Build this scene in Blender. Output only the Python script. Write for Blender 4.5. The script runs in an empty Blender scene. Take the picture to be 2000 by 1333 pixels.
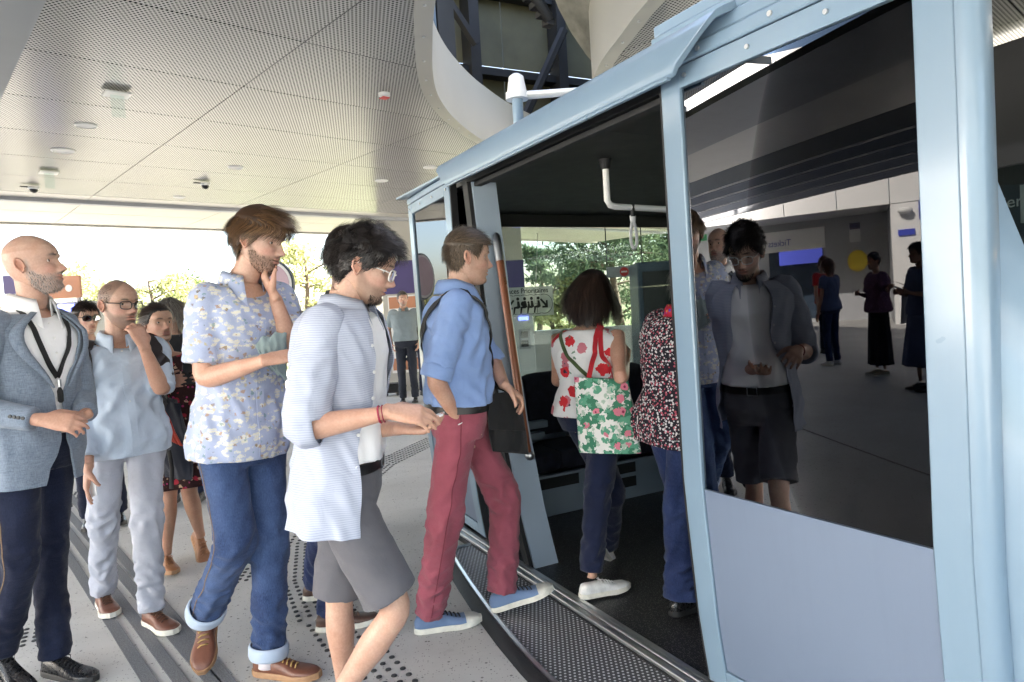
import bpy, bmesh, math, random
import numpy as np
from mathutils import Vector, Matrix, noise as mnoise
from mathutils.geometry import delaunay_2d_cdt
random.seed(7)
R_ = math.radians
SC = bpy.context.scene
COL = SC.collection
# ------------------------------------------------------------------ camera
CAM_H = 1.42
PITCH, ROLL = R_(-2.75), R_(-3.4)
cam_d = bpy.data.cameras.new('camera'); cam = bpy.data.objects.new('camera', cam_d); COL.objects.link(cam)
cam_d.sensor_width = 36.0; cam_d.lens = 24.0; cam_d.clip_start = 0.05; cam_d.clip_end = 900
CAM_R = Matrix.Rotation(math.pi/2+PITCH, 3, 'X') @ Matrix.Rotation(ROLL, 3, 'Z')
cam.matrix_world = Matrix.Translation((0, 0, CAM_H)) @ CAM_R.to_4x4()
SC.camera = cam
# ------------------------------------------------------------------ world, sun, exposure
SUN_DIR = Vector((0.78, 0.36, 0.66)).normalized()          # towards the sun
wd = bpy.data.worlds.new('World'); SC.world = wd; wd.use_nodes = True
nt = wd.node_tree; nt.nodes.clear()
wo = nt.nodes.new('ShaderNodeOutputWorld'); wb = nt.nodes.new('ShaderNodeBackground'); ws = nt.nodes.new('ShaderNodeTexSky')
ws.sky_type = 'NISHITA'; ws.sun_disc = False
ws.sun_elevation = math.asin(SUN_DIR.z); ws.sun_rotation = math.atan2(SUN_DIR.x, SUN_DIR.y)
ws.air_density = 1.0; ws.dust_density = 2.5; ws.ozone_density = 1.0
wb.inputs['Strength'].default_value = 0.08
nt.links.new(ws.outputs[0], wb.inputs['Color']); nt.links.new(wb.outputs[0], wo.inputs['Surface'])
sd = bpy.data.lights.new('sun', 'SUN'); sun = bpy.data.objects.new('sun', sd); COL.objects.link(sun)
sd.energy = 5.0; sd.angle = R_(0.6); sd.color = (1.0, 0.93, 0.82)
sun.rotation_euler = SUN_DIR.to_track_quat('Z', 'Y').to_euler(); sun.location = (10, 8, 30)
SC.view_settings.view_transform = 'Standard'; SC.view_settings.look = 'None'
SC.view_settings.gamma = 1.0; SC.view_settings.use_curve_mapping = False
SC.view_settings.exposure = 3.72
SC.view_settings.use_white_balance = True; SC.view_settings.white_balance_temperature = 6600; SC.view_settings.white_balance_tint = 10
SC.render.engine = 'CYCLES'
SC.cycles.use_denoising = True
SC.cycles.max_bounces = 9; SC.cycles.diffuse_bounces = 5; SC.cycles.glossy_bounces = 4
SC.cycles.transparent_max_bounces = 12; SC.cycles.transmission_bounces = 4
SC.cycles.sample_clamp_indirect = 8.0
SC.cycles.caustics_reflective = False; SC.cycles.caustics_refractive = False
# ------------------------------------------------------------------ layout helpers: where a sight line of the survey meets a plane
FPX = 1333.3
CAM_P = Vector((0, 0, CAM_H))
GA = R_(27.8)
UU = Vector((-math.sin(GA), math.cos(GA), 0)); VV = Vector((math.cos(GA), math.sin(GA), 0))
PA = R_(42.4)
PP = Vector((-math.sin(PA), math.cos(PA), 0)); QQ = Vector((math.cos(PA), math.sin(PA), 0))
def ray(x, y): return CAM_R @ Vector(((x-1000)/FPX, -(y-666.5)/FPX, -1.0))
def at(x, y, D): d = ray(x, y); return CAM_P + d*(D/d.y)
def onz(x, y, z=0.0): d = ray(x, y); return CAM_P + d*((z-CAM_H)/d.z)
def onu(x, y, u): d = ray(x, y); return CAM_P + d*(u/d.dot(UU))
def onv(x, y, v): d = ray(x, y); return CAM_P + d*(v/d.dot(VV))
def G(v, u, z): return VV*v + UU*u + Vector((0, 0, z))       # cabin coordinates to world
def vu(p): return (p.dot(VV), p.dot(UU), p.z)
MIRROR_V = 1.575
def behind(p): return p - VV*(2*(p.dot(VV)-MIRROR_V))        # a place seen in the cabin glass, set where it stands
# ------------------------------------------------------------------ materials
MATS = {}
class N:
    """small node-tree writer"""
    def __init__(s, name):
        m = bpy.data.materials.new(name); m.use_nodes = True; s.m = m; s.t = m.node_tree
        s.t.nodes.clear(); s.out = s.t.nodes.new('ShaderNodeOutputMaterial')
        s.co = s.t.nodes.new('ShaderNodeTexCoord')
        MATS[name] = m
    def n(s, typ, ins=None, **kw):
        nd = s.t.nodes.new('ShaderNode'+typ)
        for k, v in kw.items(): setattr(nd, k, v)
        for k, v in (ins or {}).items():
            sock = nd.inputs[k]
            if isinstance(v, bpy.types.NodeSocket): s.t.links.new(v, sock)
            else:
                if sock.type == 'RGBA' and len(v) == 3: v = (*v, 1)
                sock.default_value = v
        return nd
    def obj(s, scale=1.0, off=None):
        if scale == 1.0: return s.co.outputs['Object']
        sc = scale if isinstance(scale, (tuple, list)) else (scale,)*3
        return s.n('Mapping', {'Vector': s.co.outputs['Object'], 'Scale': sc, 'Location': off or (0, 0, 0)}).outputs[0]
    def noise(s, scale, detail=3, rough=.55, vec=None, dist=0.0):
        return s.n('TexNoise', {'Vector': vec or s.co.outputs['Object'], 'Scale': scale, 'Detail': detail, 'Roughness': rough, 'Distortion': dist})
    def vor(s, scale, vec=None, feature='F1', rand=1.0):
        return s.n('TexVoronoi', {'Vector': vec or s.co.outputs['Object'], 'Scale': scale, 'Randomness': rand}, feature=feature)
    def ramp(s, fac, stops, interp='LINEAR'):
        r = s.n('ValToRGB', {'Fac': fac}); cr = r.color_ramp; cr.interpolation = interp
        while len(cr.elements) < len(stops): cr.elements.new(0.5)
        for e, (p, c) in zip(cr.elements, stops):
            e.position = p; e.color = (*c, 1) if not isinstance(c, (int, float)) else (c, c, c, 1)
        return r.outputs[0]
    def mix(s, fac, a, b, blend='MIX'):
        nd = s.n('Mix', data_type='RGBA', blend_type=blend)
        for idx, v in ((0, fac), (6, a), (7, b)):
            sock = nd.inputs[idx]
            if isinstance(v, bpy.types.NodeSocket): s.t.links.new(v, sock)
            else: sock.default_value = (*v, 1) if isinstance(v, (tuple, list)) and len(v) == 3 else v
        return nd.outputs[2]
    def math(s, op, a, b=0.0, c=None):
        ins = {0: a, 1: b}
        if c is not None: ins[2] = c
        nd = s.t.nodes.new('ShaderNodeMath'); nd.operation = op
        for k, v in ins.items():
            if isinstance(v, bpy.types.NodeSocket): s.t.links.new(v, nd.inputs[k])
            else: nd.inputs[k].default_value = v
        return nd.outputs[0]
    def bump(s, h, strength=.2, dist=.01):
        return s.n('Bump', {'Height': h, 'Strength': strength, 'Distance': dist}).outputs[0]
    def pbr(s, color, rough=.5, metal=0.0, normal=None, **kw):
        ins = {'Base Color': color, 'Roughness': rough, 'Metallic': metal}
        if normal is not None: ins['Normal'] = normal
        ins.update(kw)
        p = s.n('BsdfPrincipled', ins)
        s.t.links.new(p.outputs[0], s.out.inputs['Surface']); return s.m
def paint(name, col, rough=.4, metal=0.0, var=.06, vs=3.0, bump=.0, bs=60, coat=0.0, spec=.5):
    k = N(name)
    a = k.noise(vs, 4)
    lo = tuple(c*(1-var*1.6) for c in col); hi = tuple(min(1, c*(1+var)) for c in col)
    c = k.ramp(a.outputs[0], [(.3, lo), (.7, hi)])
    rr = k.math('MULTIPLY_ADD', k.noise(vs*4, 3).outputs[0], .14, rough-.07)
    nrm = k.bump(k.noise(bs, 3).outputs[0], bump) if bump else None
    return k.pbr(c, rr, metal, nrm, **{'Coat Weight': coat, 'Specular IOR Level': spec})
def cloth(name, col, var=.12, weave=900, wb=.25, rough=.85, col2=None, sheen=.15, fs=14):
    k = N(name)
    a = k.noise(6, 5).outputs[0]
    c = k.ramp(a, [(.3, tuple(x*(1-var) for x in col)), (.7, col2 or tuple(min(1, x*(1+var)) for x in col))])
    h = k.math('ADD', k.noise(weave, 1).outputs[0], k.math('MULTIPLY', k.noise(fs, 3, dist=1.2).outputs[0], 3.0))
    return k.pbr(c, rough, 0, k.bump(h, wb, .006), **{'Sheen Weight': sheen, 'Specular IOR Level': .25})
BLUE = (.185, .27, .355)
def coachwork(name, col, rough, coat):
    """sprayed metal with faint rain streaks, scuffs and wiped patches"""
    k = N(name); a = k.noise(1.1, 4).outputs[0]; st = k.noise(1, 5, .65, vec=k.obj((26, 26, 1.3))).outputs[0]; sc = k.noise(1, 4, .7, vec=k.obj((5, 5, 70)), dist=1.5).outputs[0]
    c = k.ramp(a, [(.3, tuple(x*.95 for x in col)), (.7, tuple(x*1.03 for x in col))])
    c = k.mix(k.math('MULTIPLY', k.ramp(st, [(.50, 0.0), (.72, 1.0)]), .07), c, tuple(x*.62 for x in col)); c = k.mix(k.math('MULTIPLY', k.ramp(sc, [(.66, 0.0), (.74, 1.0)]), .25), c, tuple(x*.55+.10 for x in col))
    r = k.math('ADD', k.math('MULTIPLY', k.noise(2.6, 5, .6).outputs[0], .30), rough-.13)
    k.pbr(c, r, 0, k.bump(k.noise(320, 1).outputs[0], .03, .001), **{'Coat Weight': coat, 'Coat Roughness': .12})
coachwork('cabin_blue', BLUE, .32, .5); coachwork('cabin_panel', (.145, .185, .26), .42, .15)
paint('cabin_grey', (.24, .30, .36), .45, var=.05)
paint('cabin_black', (.008, .008, .009), .6, var=.1)
paint('cabin_dark_lining', (.018, .019, .021), .7, var=.15)
paint('rubber', (.012, .012, .013), .6, var=.2, bump=.1)
paint('white_metal', (.74, .74, .72), .35, var=.03)
paint('grey_plastic', (.55, .56, .57), .5, var=.04)
paint('aluminium', (.62, .63, .64), .32, metal=.9, var=.05, vs=8)
paint('steel', (.45, .46, .47), .3, metal=1.0, var=.06)
paint('copper', (.25, .085, .038), .30, metal=.25, var=.02, coat=.5)
paint('cream', (.40, .385, .345), .38, var=.04, vs=1.5)
paint('margin_grey', (.20, .215, .23), .5, var=.03)
paint('navy_beam', (.05, .055, .085), .75, var=.06)
paint('fin_grey', (.34, .35, .37), .6, var=.05)
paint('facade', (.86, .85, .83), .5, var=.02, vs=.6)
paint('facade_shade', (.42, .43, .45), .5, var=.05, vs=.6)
paint('cavity_olive', (.15, .135, .08), .6, var=.15, vs=2)
paint('cavity_dark', (.022, .022, .025), .6, var=.2)
paint('cavity_blue_steel', (.10, .14, .19), .5, var=.15)
paint('concrete', (.24, .235, .22), .8, var=.25, vs=5, bump=.3, bs=30)
paint('purple', (.055, .04, .15), .5, var=.04)
paint('orange', (.46, .20, .11), .55, var=.06)
paint('poster_white', (.75, .74, .72), .5, var=.03)
paint('machine_navy', (.03, .05, .08), .4, var=.1)
paint('red', (.55, .03, .03), .5, var=.03)
paint('green_sign', (.02, .25, .09), .5, var=.03)
paint('blue_sign', (.05, .07, .42), .5, var=.03)
paint('yellow', (.75, .55, .05), .5, var=.03)
paint('black_print', (.012, .012, .014), .6, var=.05)
paint('seat_navy', (.012, .014, .028), .8, var=.3, vs=20, bump=.2, bs=300)
paint('parapet', (.52, .53, .54), .6, var=.06, vs=1.5)
paint('stud_black', (.03, .03, .032), .55, var=.3, vs=40)
# perforated sheet: round holes, staggered, dark void behind
def perforated(name, col, pitch=.026, r=.27, hole=(.012, .012, .013)):
    k = N(name)
    sep = k.n('SeparateXYZ', {0: k.co.outputs['Object']})
    def cell(off):
        fx = k.math('SUBTRACT', k.math('FRACT', k.math('ADD', k.math('MULTIPLY', sep.outputs[0], 1/pitch), off)), .5)
        fy = k.math('MULTIPLY', k.math('SUBTRACT', k.math('FRACT', k.math('ADD', k.math('MULTIPLY', sep.outputs[1], 1/(pitch*1.732)), off)), .5), 1.732)
        return k.math('SQRT', k.math('ADD', k.math('MULTIPLY', fx, fx), k.math('MULTIPLY', fy, fy)))
    d = k.math('MINIMUM', cell(0.0), cell(0.5))
    isin = k.math('LESS_THAN', d, r)
    base = k.ramp(k.noise(.8, 3).outputs[0], [(.3, tuple(c*.93 for c in col)), (.7, col)])
    c = k.mix(isin, base, hole)
    ro = k.math('MULTIPLY_ADD', isin, .4, .27)
    sp = k.math('MULTIPLY_ADD', isin, -.75, .75)
    return k.pbr(c, ro, 0.0, **{'Specular IOR Level': sp})
perforated('perforated_sheet', (.455, .447, .425))
perforated('perforated_dark', (.10, .10, .095), r=.3)
perforated('tread_dots', (.10, .10, .105), pitch=.021, r=.23, hole=(.55, .56, .58))
# exposed-aggregate platform concrete
k = N('platform_concrete')
v1 = k.vor(95, rand=1.0); v2 = k.vor(38, rand=1.0); nb = k.noise(1.3, 5).outputs[0]; nf = k.noise(160, 2).outputs[0]
base = k.ramp(nb, [(.3, (.55, .54, .51)), (.7, (.65, .64, .61))])
base = k.mix(k.math('MULTIPLY', nf, .30), base, (.30, .29, .28)); st_ = k.ramp(k.noise(.9, 9, .68, dist=.6).outputs[0], [(.42, 0.0), (.62, 1.0)]); base = k.mix(k.math('MULTIPLY', st_, .30), base, (.33, .32, .30)); sp_ = k.ramp(k.noise(5.5, 6, .7).outputs[0], [(.60, 0.0), (.68, 1.0)]); base = k.mix(k.math('MULTIPLY', sp_, .30), base, (.27, .26, .25))
dark = k.math('MULTIPLY', k.math('LESS_THAN', v1.outputs['Distance'], .26), k.math('LESS_THAN', k.n('SeparateColor', {0: v1.outputs['Color']}).outputs[0], .25))
dark2 = k.math('MULTIPLY', k.math('LESS_THAN', v2.outputs['Distance'], .22), k.math('LESS_THAN', k.n('SeparateColor', {0: v2.outputs['Color']}).outputs[1], .16))
c = k.mix(k.math('MULTIPLY', dark, .75), base, (.13, .12, .11)); c = k.mix(k.math('MULTIPLY', dark2, .8), c, (.10, .095, .09))
k.pbr(c, .75, 0, k.bump(k.math('ADD', nf, k.math('MULTIPLY', dark, -.8)), .25, .003))
k = N('stripe_grey'); c = k.ramp(k.noise(180, 2).outputs[0], [(.35, (.10, .105, .115)), (.65, (.21, .215, .225))]); k.pbr(c, .8, 0, k.bump(k.noise(220, 2).outputs[0], .4, .003))
k = N('cabin_floor'); v = k.vor(240); sp = k.math('MULTIPLY', k.math('LESS_THAN', v.outputs['Distance'], .36), k.math('LESS_THAN', k.n('SeparateColor', {0: v.outputs['Color']}).outputs[0], .33))
c = k.mix(sp, (.014, .014, .016), (.32, .31, .30)); k.pbr(c, .42, 0, k.bump(k.noise(90, 2).outputs[0], .15, .003))
k = N('ground_pale'); c = k.ramp(k.noise(.4, 5).outputs[0], [(.3, (.26, .24, .20)), (.7, (.33, .31, .27))]); k.pbr(c, .9)
k = N('grass_ground'); c = k.ramp(k.noise(.7, 6).outputs[0], [(.3, (.07, .10, .03)), (.7, (.16, .17, .06))]); k.pbr(c, .95)
def glass(name, tint, refl, rcol=(1, 1, 1), rough=0.0, fres=.45):
    k = N(name)
    tr = k.n('BsdfTransparent', {'Color': tint}); gl = k.n('BsdfGlossy', {'Color': rcol, 'Roughness': rough})
    fr = k.n('LayerWeight', {'Blend': .35}); f = k.math('ADD', k.math('MULTIPLY', fr.outputs['Fresnel'], fres), refl)
    mx = k.n('MixShader', {0: f, 1: tr.outputs[0], 2: gl.outputs[0]})
    k.t.links.new(mx.outputs[0], k.out.inputs['Surface'])
glass('clear_glass', (.86, .90, .88), .03)
glass('tinted_glass', (.03, .035, .05), .014, (.95, .96, 1.0), fres=.18)
glass('cabin_glass', (.62, .68, .66), .03)
k = N('sticker_film'); mx = k.n('MixShader', {0: .55, 1: k.n('BsdfTransparent', {'Color': (.9, .9, .9)}).outputs[0], 2: k.n('BsdfTranslucent', {'Color': (.85, .86, .86)}).outputs[0]}); k.t.links.new(mx.outputs[0], k.out.inputs['Surface'])
def leafmat(name, a, b):
    k = N(name); c = k.ramp(k.noise(1.6, 3).outputs[0], [(.35, a), (.65, b)])
    df = k.n('BsdfDiffuse', {'Color': c}); tl = k.n('BsdfTranslucent', {'Color': c})
    mx = k.n('MixShader', {0: .4, 1: df.outputs[0], 2: tl.outputs[0]}); k.t.links.new(mx.outputs[0], k.out.inputs['Surface'])
leafmat('leaf_pine', (.07, .11, .07), (.15, .19, .11)); leafmat('leaf_overexposed', (.24, .26, .11), (.46, .46, .24)); leafmat('leaf_mid', (.07, .11, .04), (.15, .18, .06))  # pale leaves: blown-out glare is put into the leaf colour
paint('bark', (.12, .085, .06), .9, var=.3, vs=9, bump=.5, bs=20)
def M(x): return MATS[x]
# ------------------------------------------------------------------ mesh builder
def world_of(o):
    return (world_of(o.parent) if o.parent is not None else Matrix()) @ o.matrix_basis
class MB:
    def __init__(s): s.v = []; s.f = []; s.c = None
    def add(s, vs, fs):
        o = len(s.v); s.v += [tuple(p) for p in vs]; s.f += [tuple(i+o for i in f) for f in fs]; return s
    def box(s, a, b, fr=None):
        x0, y0, z0 = a; x1, y1, z1 = b
        vs = [(x, y, z) for z in (z0, z1) for y in (y0, y1) for x in (x0, x1)]
        if fr: vs = [fr(*p) for p in vs]
        return s.add(vs, [(0, 2, 3, 1), (4, 5, 7, 6), (0, 1, 5, 4), (2, 6, 7, 3), (0, 4, 6, 2), (1, 3, 7, 5)])
    def prism(s, poly, fn0, fn1):
        """poly: 2-D outline; fn0/fn1 map (a,b) to the two end faces"""
        n = len(poly); vs = [fn0(*p) for p in poly]+[fn1(*p) for p in poly]
        fs = [tuple(range(n-1, -1, -1)), tuple(range(n, 2*n))]+[(i, (i+1) % n, n+(i+1) % n, n+i) for i in range(n)]
        return s.add(vs, fs)
    def loft(s, rings, cap=True, closed=True):
        n = len(rings[0]); vs = [p for r in rings for p in r]; fs = []
        for i in range(len(rings)-1):
            for j in range(n if closed else n-1):
                a = i*n+j; b = i*n+(j+1) % n; fs.append((a, b, b+n, a+n))
        if cap: fs.append(tuple(range(n-1, -1, -1))); fs.append(tuple(range((len(rings)-1)*n, len(rings)*n)))
        return s.add(vs, fs)
    def tube(s, pts, r, n=12, cap=True, flat=1.0, side=None):
        pts = [Vector(p) for p in pts]; rr = r if isinstance(r, (list, tuple)) else [r]*len(pts)
        rings = []; prev = None
        for i, p in enumerate(pts):
            t = (pts[min(i+1, len(pts)-1)]-pts[max(i-1, 0)]).normalized()
            if prev is None:
                h = Vector(side) if side is not None else (Vector((0, 0, 1)) if abs(t.z) < .9 else Vector((1, 0, 0)))
                x = (h-t*h.dot(t)).normalized()
            else: x = (prev-t*prev.dot(t)).normalized()
            prev = x; y = t.cross(x)
            rings.append([p+x*(rr[i]*math.cos(2*math.pi*j/n))+y*(rr[i]*flat*math.sin(2*math.pi*j/n)) for j in range(n)])
        return s.loft(rings, cap)
    def ball(s, c, r, nu=14, nv=9, sc=(1, 1, 1), rot=None):
        c = Vector(c); rings = []
        for i in range(nv+1):
            th = math.pi*(i+.001 if i == 0 else i-.001 if i == nv else i)/nv
            ring = []
            for j in range(nu):
                p = Vector((math.sin(th)*math.cos(2*math.pi*j/nu)*sc[0], math.sin(th)*math.sin(2*math.pi*j/nu)*sc[1], math.cos(th)*sc[2]))*r
                ring.append(c+(rot @ p if rot else p))
            rings.append(ring)
        return s.loft(rings[::-1])
    def cyl(s, c, r, h, n=24, r2=None, axis=Vector((0, 0, 1))):
        c = Vector(c); return s.tube([c, c+axis*h], [r, r if r2 is None else r2], n)
    def build(s, name, mat, parent=None, smooth=False, bevel=0.0, seg=2, local=True, angle=40):
        me = bpy.data.meshes.new(name)
        vs = s.v
        if parent is not None and local:
            inv = world_of(parent).inverted(); vs = [inv @ Vector(p) for p in vs]
        me.from_pydata(vs, [], s.f); me.update()
        o = bpy.data.objects.new(name, me); COL.objects.link(o)
        if parent is not None: o.parent = parent
        me.materials.append(M(mat) if isinstance(mat, str) else mat)
        if smooth:
            me.polygons.foreach_set('use_smooth', [True]*len(me.polygons))
        if smooth == 'auto': me.set_sharp_from_angle(angle=R_(angle))
        if bevel:
            b = o.modifiers.new('b', 'BEVEL'); b.width = bevel; b.segments = seg; b.limit_method = 'ANGLE'; b.angle_limit = R_(35)
        return o
def tag(o, label=None, cat=None, group=None, kind=None):
    if label: o['label'] = label
    if cat: o['category'] = cat
    if group: o['group'] = group
    if kind: o['kind'] = kind
    return o
def empty(name, loc=(0, 0, 0), rz=0.0):
    o = bpy.data.objects.new(name, None); COL.objects.link(o); o.empty_display_size = .2
    o.location = loc; o.rotation_euler = (0, 0, rz)
    o.matrix_world = Matrix.Translation(loc) @ Matrix.Rotation(rz, 4, 'Z'); return o
def text_mesh(name, body, size, mat, parent, origin, xdir, ydir, extrude=.001, align='LEFT', font_bold=False):
    """flat lettering as real mesh; origin is the baseline start"""
    cu = bpy.data.curves.new('tmp', 'FONT'); cu.body = body; cu.size = size; cu.extrude = extrude; cu.align_x = align
    if font_bold: cu.offset = size*.012
    to = bpy.data.objects.new('tmp', cu); COL.objects.link(to)
    me = bpy.data.meshes.new_from_object(to.evaluated_get(bpy.context.evaluated_depsgraph_get()))
    COL.objects.unlink(to); bpy.data.objects.remove(to)
    xd = Vector(xdir).normalized(); yd = Vector(ydir).normalized(); zd = xd.cross(yd)
    m = Matrix((xd, yd, zd)).transposed().to_4x4(); m.translation = Vector(origin)
    if parent is not None: m = world_of(parent).inverted() @ m
    me.transform(m); me.materials.clear(); me.materials.append(M(mat))
    o = bpy.data.objects.new(name, me); COL.objects.link(o); o.parent = parent; return o
Z = Vector((0, 0, 1))
# ================================================================== THE SETTING
PLAN_K = .020    # the side bows out gently in plan
def nz0(v): return v.normalized()
def seen_ray(x, y, tilt=R_(.85)):
    """sight line after it bounces off the cabin's door glass"""
    d = ray(x, y); h = CAM_P+d*((MIRROR_V+.022)/d.dot(VV)); u = h.dot(UU)
    n = nz0(-VV-Z*math.sin(tilt)+UU*(2*PLAN_K*(u-2.6)))
    return h, d-n*(2*d.dot(n))
def seen_z(x, y, z=0.0): h, r = seen_ray(x, y); return h+r*((z-h.z)/r.z)
WALL_X = -16.5
def seen_wall(x, y, X=WALL_X): h, r = seen_ray(x, y); return h+r*((X-h.x)/r.x)
# ---- ground beyond the platform
g = MB(); g.add([(-400, -400, -.35), (400, -400, -.35), (400, 400, -.35), (-400, 400, -.35)], [(0, 1, 2, 3)])
tag(g.build('ground', 'grass_ground'), kind='structure')
g = MB(); g.add([(-60, -40, -.30), (60, -40, -.30), (60, 24, -.30), (-60, 24, -.30)], [(0, 1, 2, 3)])
tag(g.build('path', 'ground_pale'), kind='structure')
fl = MB(); fl.box((-34, -26, -.25), (22, 14.4, 0)); floor = tag(fl.build('floor', 'platform_concrete'), kind='structure')
# guiding strips let into the floor
for k_, (a, b) in enumerate([((150, 985), (455, 1345)), ((150, 1022), (425, 1345)), ((150, 1060), (362, 1345)), ((140, 1098), (300, 1345))]):
    A = onz(*a); B = onz(*b); t = (B-A).normalized(); n = Vector((-t.y, t.x, 0)); w = .026
    A2 = A-t*2.2; B2 = B+t*1.2
    m = MB(); m.prism([(0, 0), (1, 0), (1, 1), (0, 1)], lambda a_, b_: A2.lerp(B2, a_)+n*(w*(2*b_-1))+Z*.001, lambda a_, b_: A2.lerp(B2, a_)+n*(w*(2*b_-1))+Z*.006)
    m.build('guide_strip', 'stripe_grey', floor)
# expansion joints
for (a, b) in [((1640, 870), (1835, 945))]:
    A = seen_z(*a); B = seen_z(*b); t = (B-A).normalized(); n = Vector((-t.y, t.x, 0))
    m = MB(); m.prism([(0, 0), (1, 0), (1, 1), (0, 1)], lambda p, q: (A-t*3).lerp(B+t*2, p)+n*(.008*(2*q-1))+Z*.0005, lambda p, q: (A-t*3).lerp(B+t*2, p)+n*(.008*(2*q-1))+Z*.0025)
    m.build('floor_joint', 'rubber', floor)
# tactile studs: rows of cast domes
sm = MB(); sm.loft([[(math.cos(2*math.pi*j/10)*r, math.sin(2*math.pi*j/10)*r, h) for j in range(10)] for r, h in ((.0125, .0002), (.0115, .004), (.007, .0055))])
stud0 = sm.build('stud', 'stud_black', floor, smooth=True); stud_pts = []
def studs(a, b, rows, pitch, far=0):
    """a band of studs that follows the line a-b (floor points)"""
    t = (b-a); L = t.length; t.normalize(); n = Vector((-t.y, t.x, 0))
    for i in range(int(L/pitch)+1):
        for r in range(rows): stud_pts.append(a+t*(pitch*(i+(r % 2)*.5))+n*(pitch*.87*(r-(rows-1)/2)))
# curved warning band parallel to the cabin, bending away behind the queue
band = [onz(800, 1390), onz(720, 1300), onz(640, 1205), onz(603, 1130), onz(605, 1060), onz(645, 990), onz(745, 908), onz(850, 858)]
for a, b in zip(band[:-1], band[1:]): studs(a, b, 6 if (a.y > 2.9) else 5, .058)
for a, b in [((455, 1130), (500, 1118)), ((25, 1255), (62, 1240)), ((150, 990), (160, 975))]:
    A, B = onz(*a), onz(*b); studs(A, B+(B-A)*1.2, 5, .05)
stud_pts.sort(key=lambda p: (p-Vector((0, 0, 0))).length)
first = True; stud_me = stud0.data; rest = MB(); nst = 0; keep = []
for p in stud_pts:
    if all((p-q).length > .034 for q in keep): keep.append(p)
for p in keep:
    if first: o = stud0; first = False
    elif nst < 290: o = bpy.data.objects.new('stud', stud_me); COL.objects.link(o); o.parent = floor
    else:
        rest.loft([[(p.x+math.cos(2*math.pi*j/8)*r, p.y+math.sin(2*math.pi*j/8)*r, h) for j in range(8)] for r, h in ((.0125, .0002), (.0115, .004), (.007, .0055))]); continue
    o.location = p; nst += 1
if rest.v: tag(rest.build('stud', 'stud_black', floor, smooth=True), kind='stuff')
# ---- ceiling
CZ = 3.17
ceil = empty('ceiling', (0, 0, CZ), PA); tag(ceil, kind='structure')
def slot_curve():
    L = [(1.2, 1.02), (2.2, 1.12), (3.0, 1.27), (3.65, 1.45), (4.2, 1.65), (4.7, 1.85), (5.13, 2.06), (5.55, 2.33), (5.89, 2.6), (6.2, 2.88), (6.47, 3.16), (6.9, 3.66), (7.3, 4.25), (7.7, 5.0)]
    Rr = [(6.4, 5.7), (5.9, 4.75), (5.2, 3.95), (4.6, 3.42), (4.08, 3.11), (3.57, 2.92), (3.16, 2.78), (2.4, 2.6), (1.2, 2.45)]
    return [G(v, u, 0) for u, v in L+Rr]
slot = slot_curve(); slot_pq = [(p.dot(QQ), p.dot(PP)) for p in slot]
def inpoly(x, y, poly):
    r = False; n = len(poly)
    for i in range(n):
        x1, y1 = poly[i]; x2, y2 = poly[(i+1) % n]
        if (y1 > y) != (y2 > y) and x < (x2-x1)*(y-y1)/(y2-y1)+x1: r = not r
    return r
p_lines = [-5.0+1.0*i+.05 for i in range(16)]   # ..., 4.05, 5.05 ... 10.05
q_lines = [-.44, .205, 2.08, 3.96, 5.83, 7.70, 9.57, 11.44, 13.3, 15.2]
J = .004
cache = {}
def ceiling_panel(q0, q1, p0, p1, mat, z0=0.0):
    q0 += J; q1 -= J; p0 += J; p1 -= J
    hit = any(q0 < q < q1 and p0 < p < p1 for q, p in slot_pq) or any(inpoly(q, p, slot_pq) for q in (q0, (q0+q1)/2, q1) for p in (p0, (p0+p1)/2, p1))
    if not hit:
        key = (round(q1-q0, 3), round(p1-p0, 3), mat)
        if key not in cache:
            m = MB(); m.box((0, 0, 0), (q1-q0, p1-p0, .018)); o = m.build('ceiling_panel', mat, ceil, local=False); cache[key] = o.data
        else:
            o = bpy.data.objects.new('ceiling_panel', cache[key]); COL.objects.link(o); o.parent = ceil
        o.location = (q0, p0, z0); return
    pts = [Vector(v) for v in ((q0, p0), (q1, p0), (q1, p1), (q0, p1))]+[Vector(v) for v in slot_pq]
    ns = len(slot_pq); ed = [(0, 1), (1, 2), (2, 3), (3, 0)]+[(4+i, 4+(i+1) % ns) for i in range(ns)]
    ov, oe, of, *_ = delaunay_2d_cdt(pts, ed, [], 0, 1e-5)
    fs = []
    for f in of:
        c = sum((ov[i] for i in f), Vector((0, 0)))/len(f)
        if q0 < c.x < q1 and p0 < c.y < p1 and not inpoly(c.x, c.y, slot_pq): fs.append(tuple(f))
    if not fs: return
    used = sorted({i for f in fs for i in f}); mp = {i: k for k, i in enumerate(used)}
    m = MB(); m.add([(ov[i].x-q0, ov[i].y-p0, 0) for i in used], [tuple(mp[i] for i in f) for f in fs])
    o = m.build('ceiling_panel', mat, ceil, local=False); o.location = (q0, p0, z0)
for i in range(len(p_lines)-1):
    for j in range(len(q_lines)-1):
        ceiling_panel(q_lines[j], q_lines[j+1], p_lines[i], p_lines[i+1], 'perforated_sheet')
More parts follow.
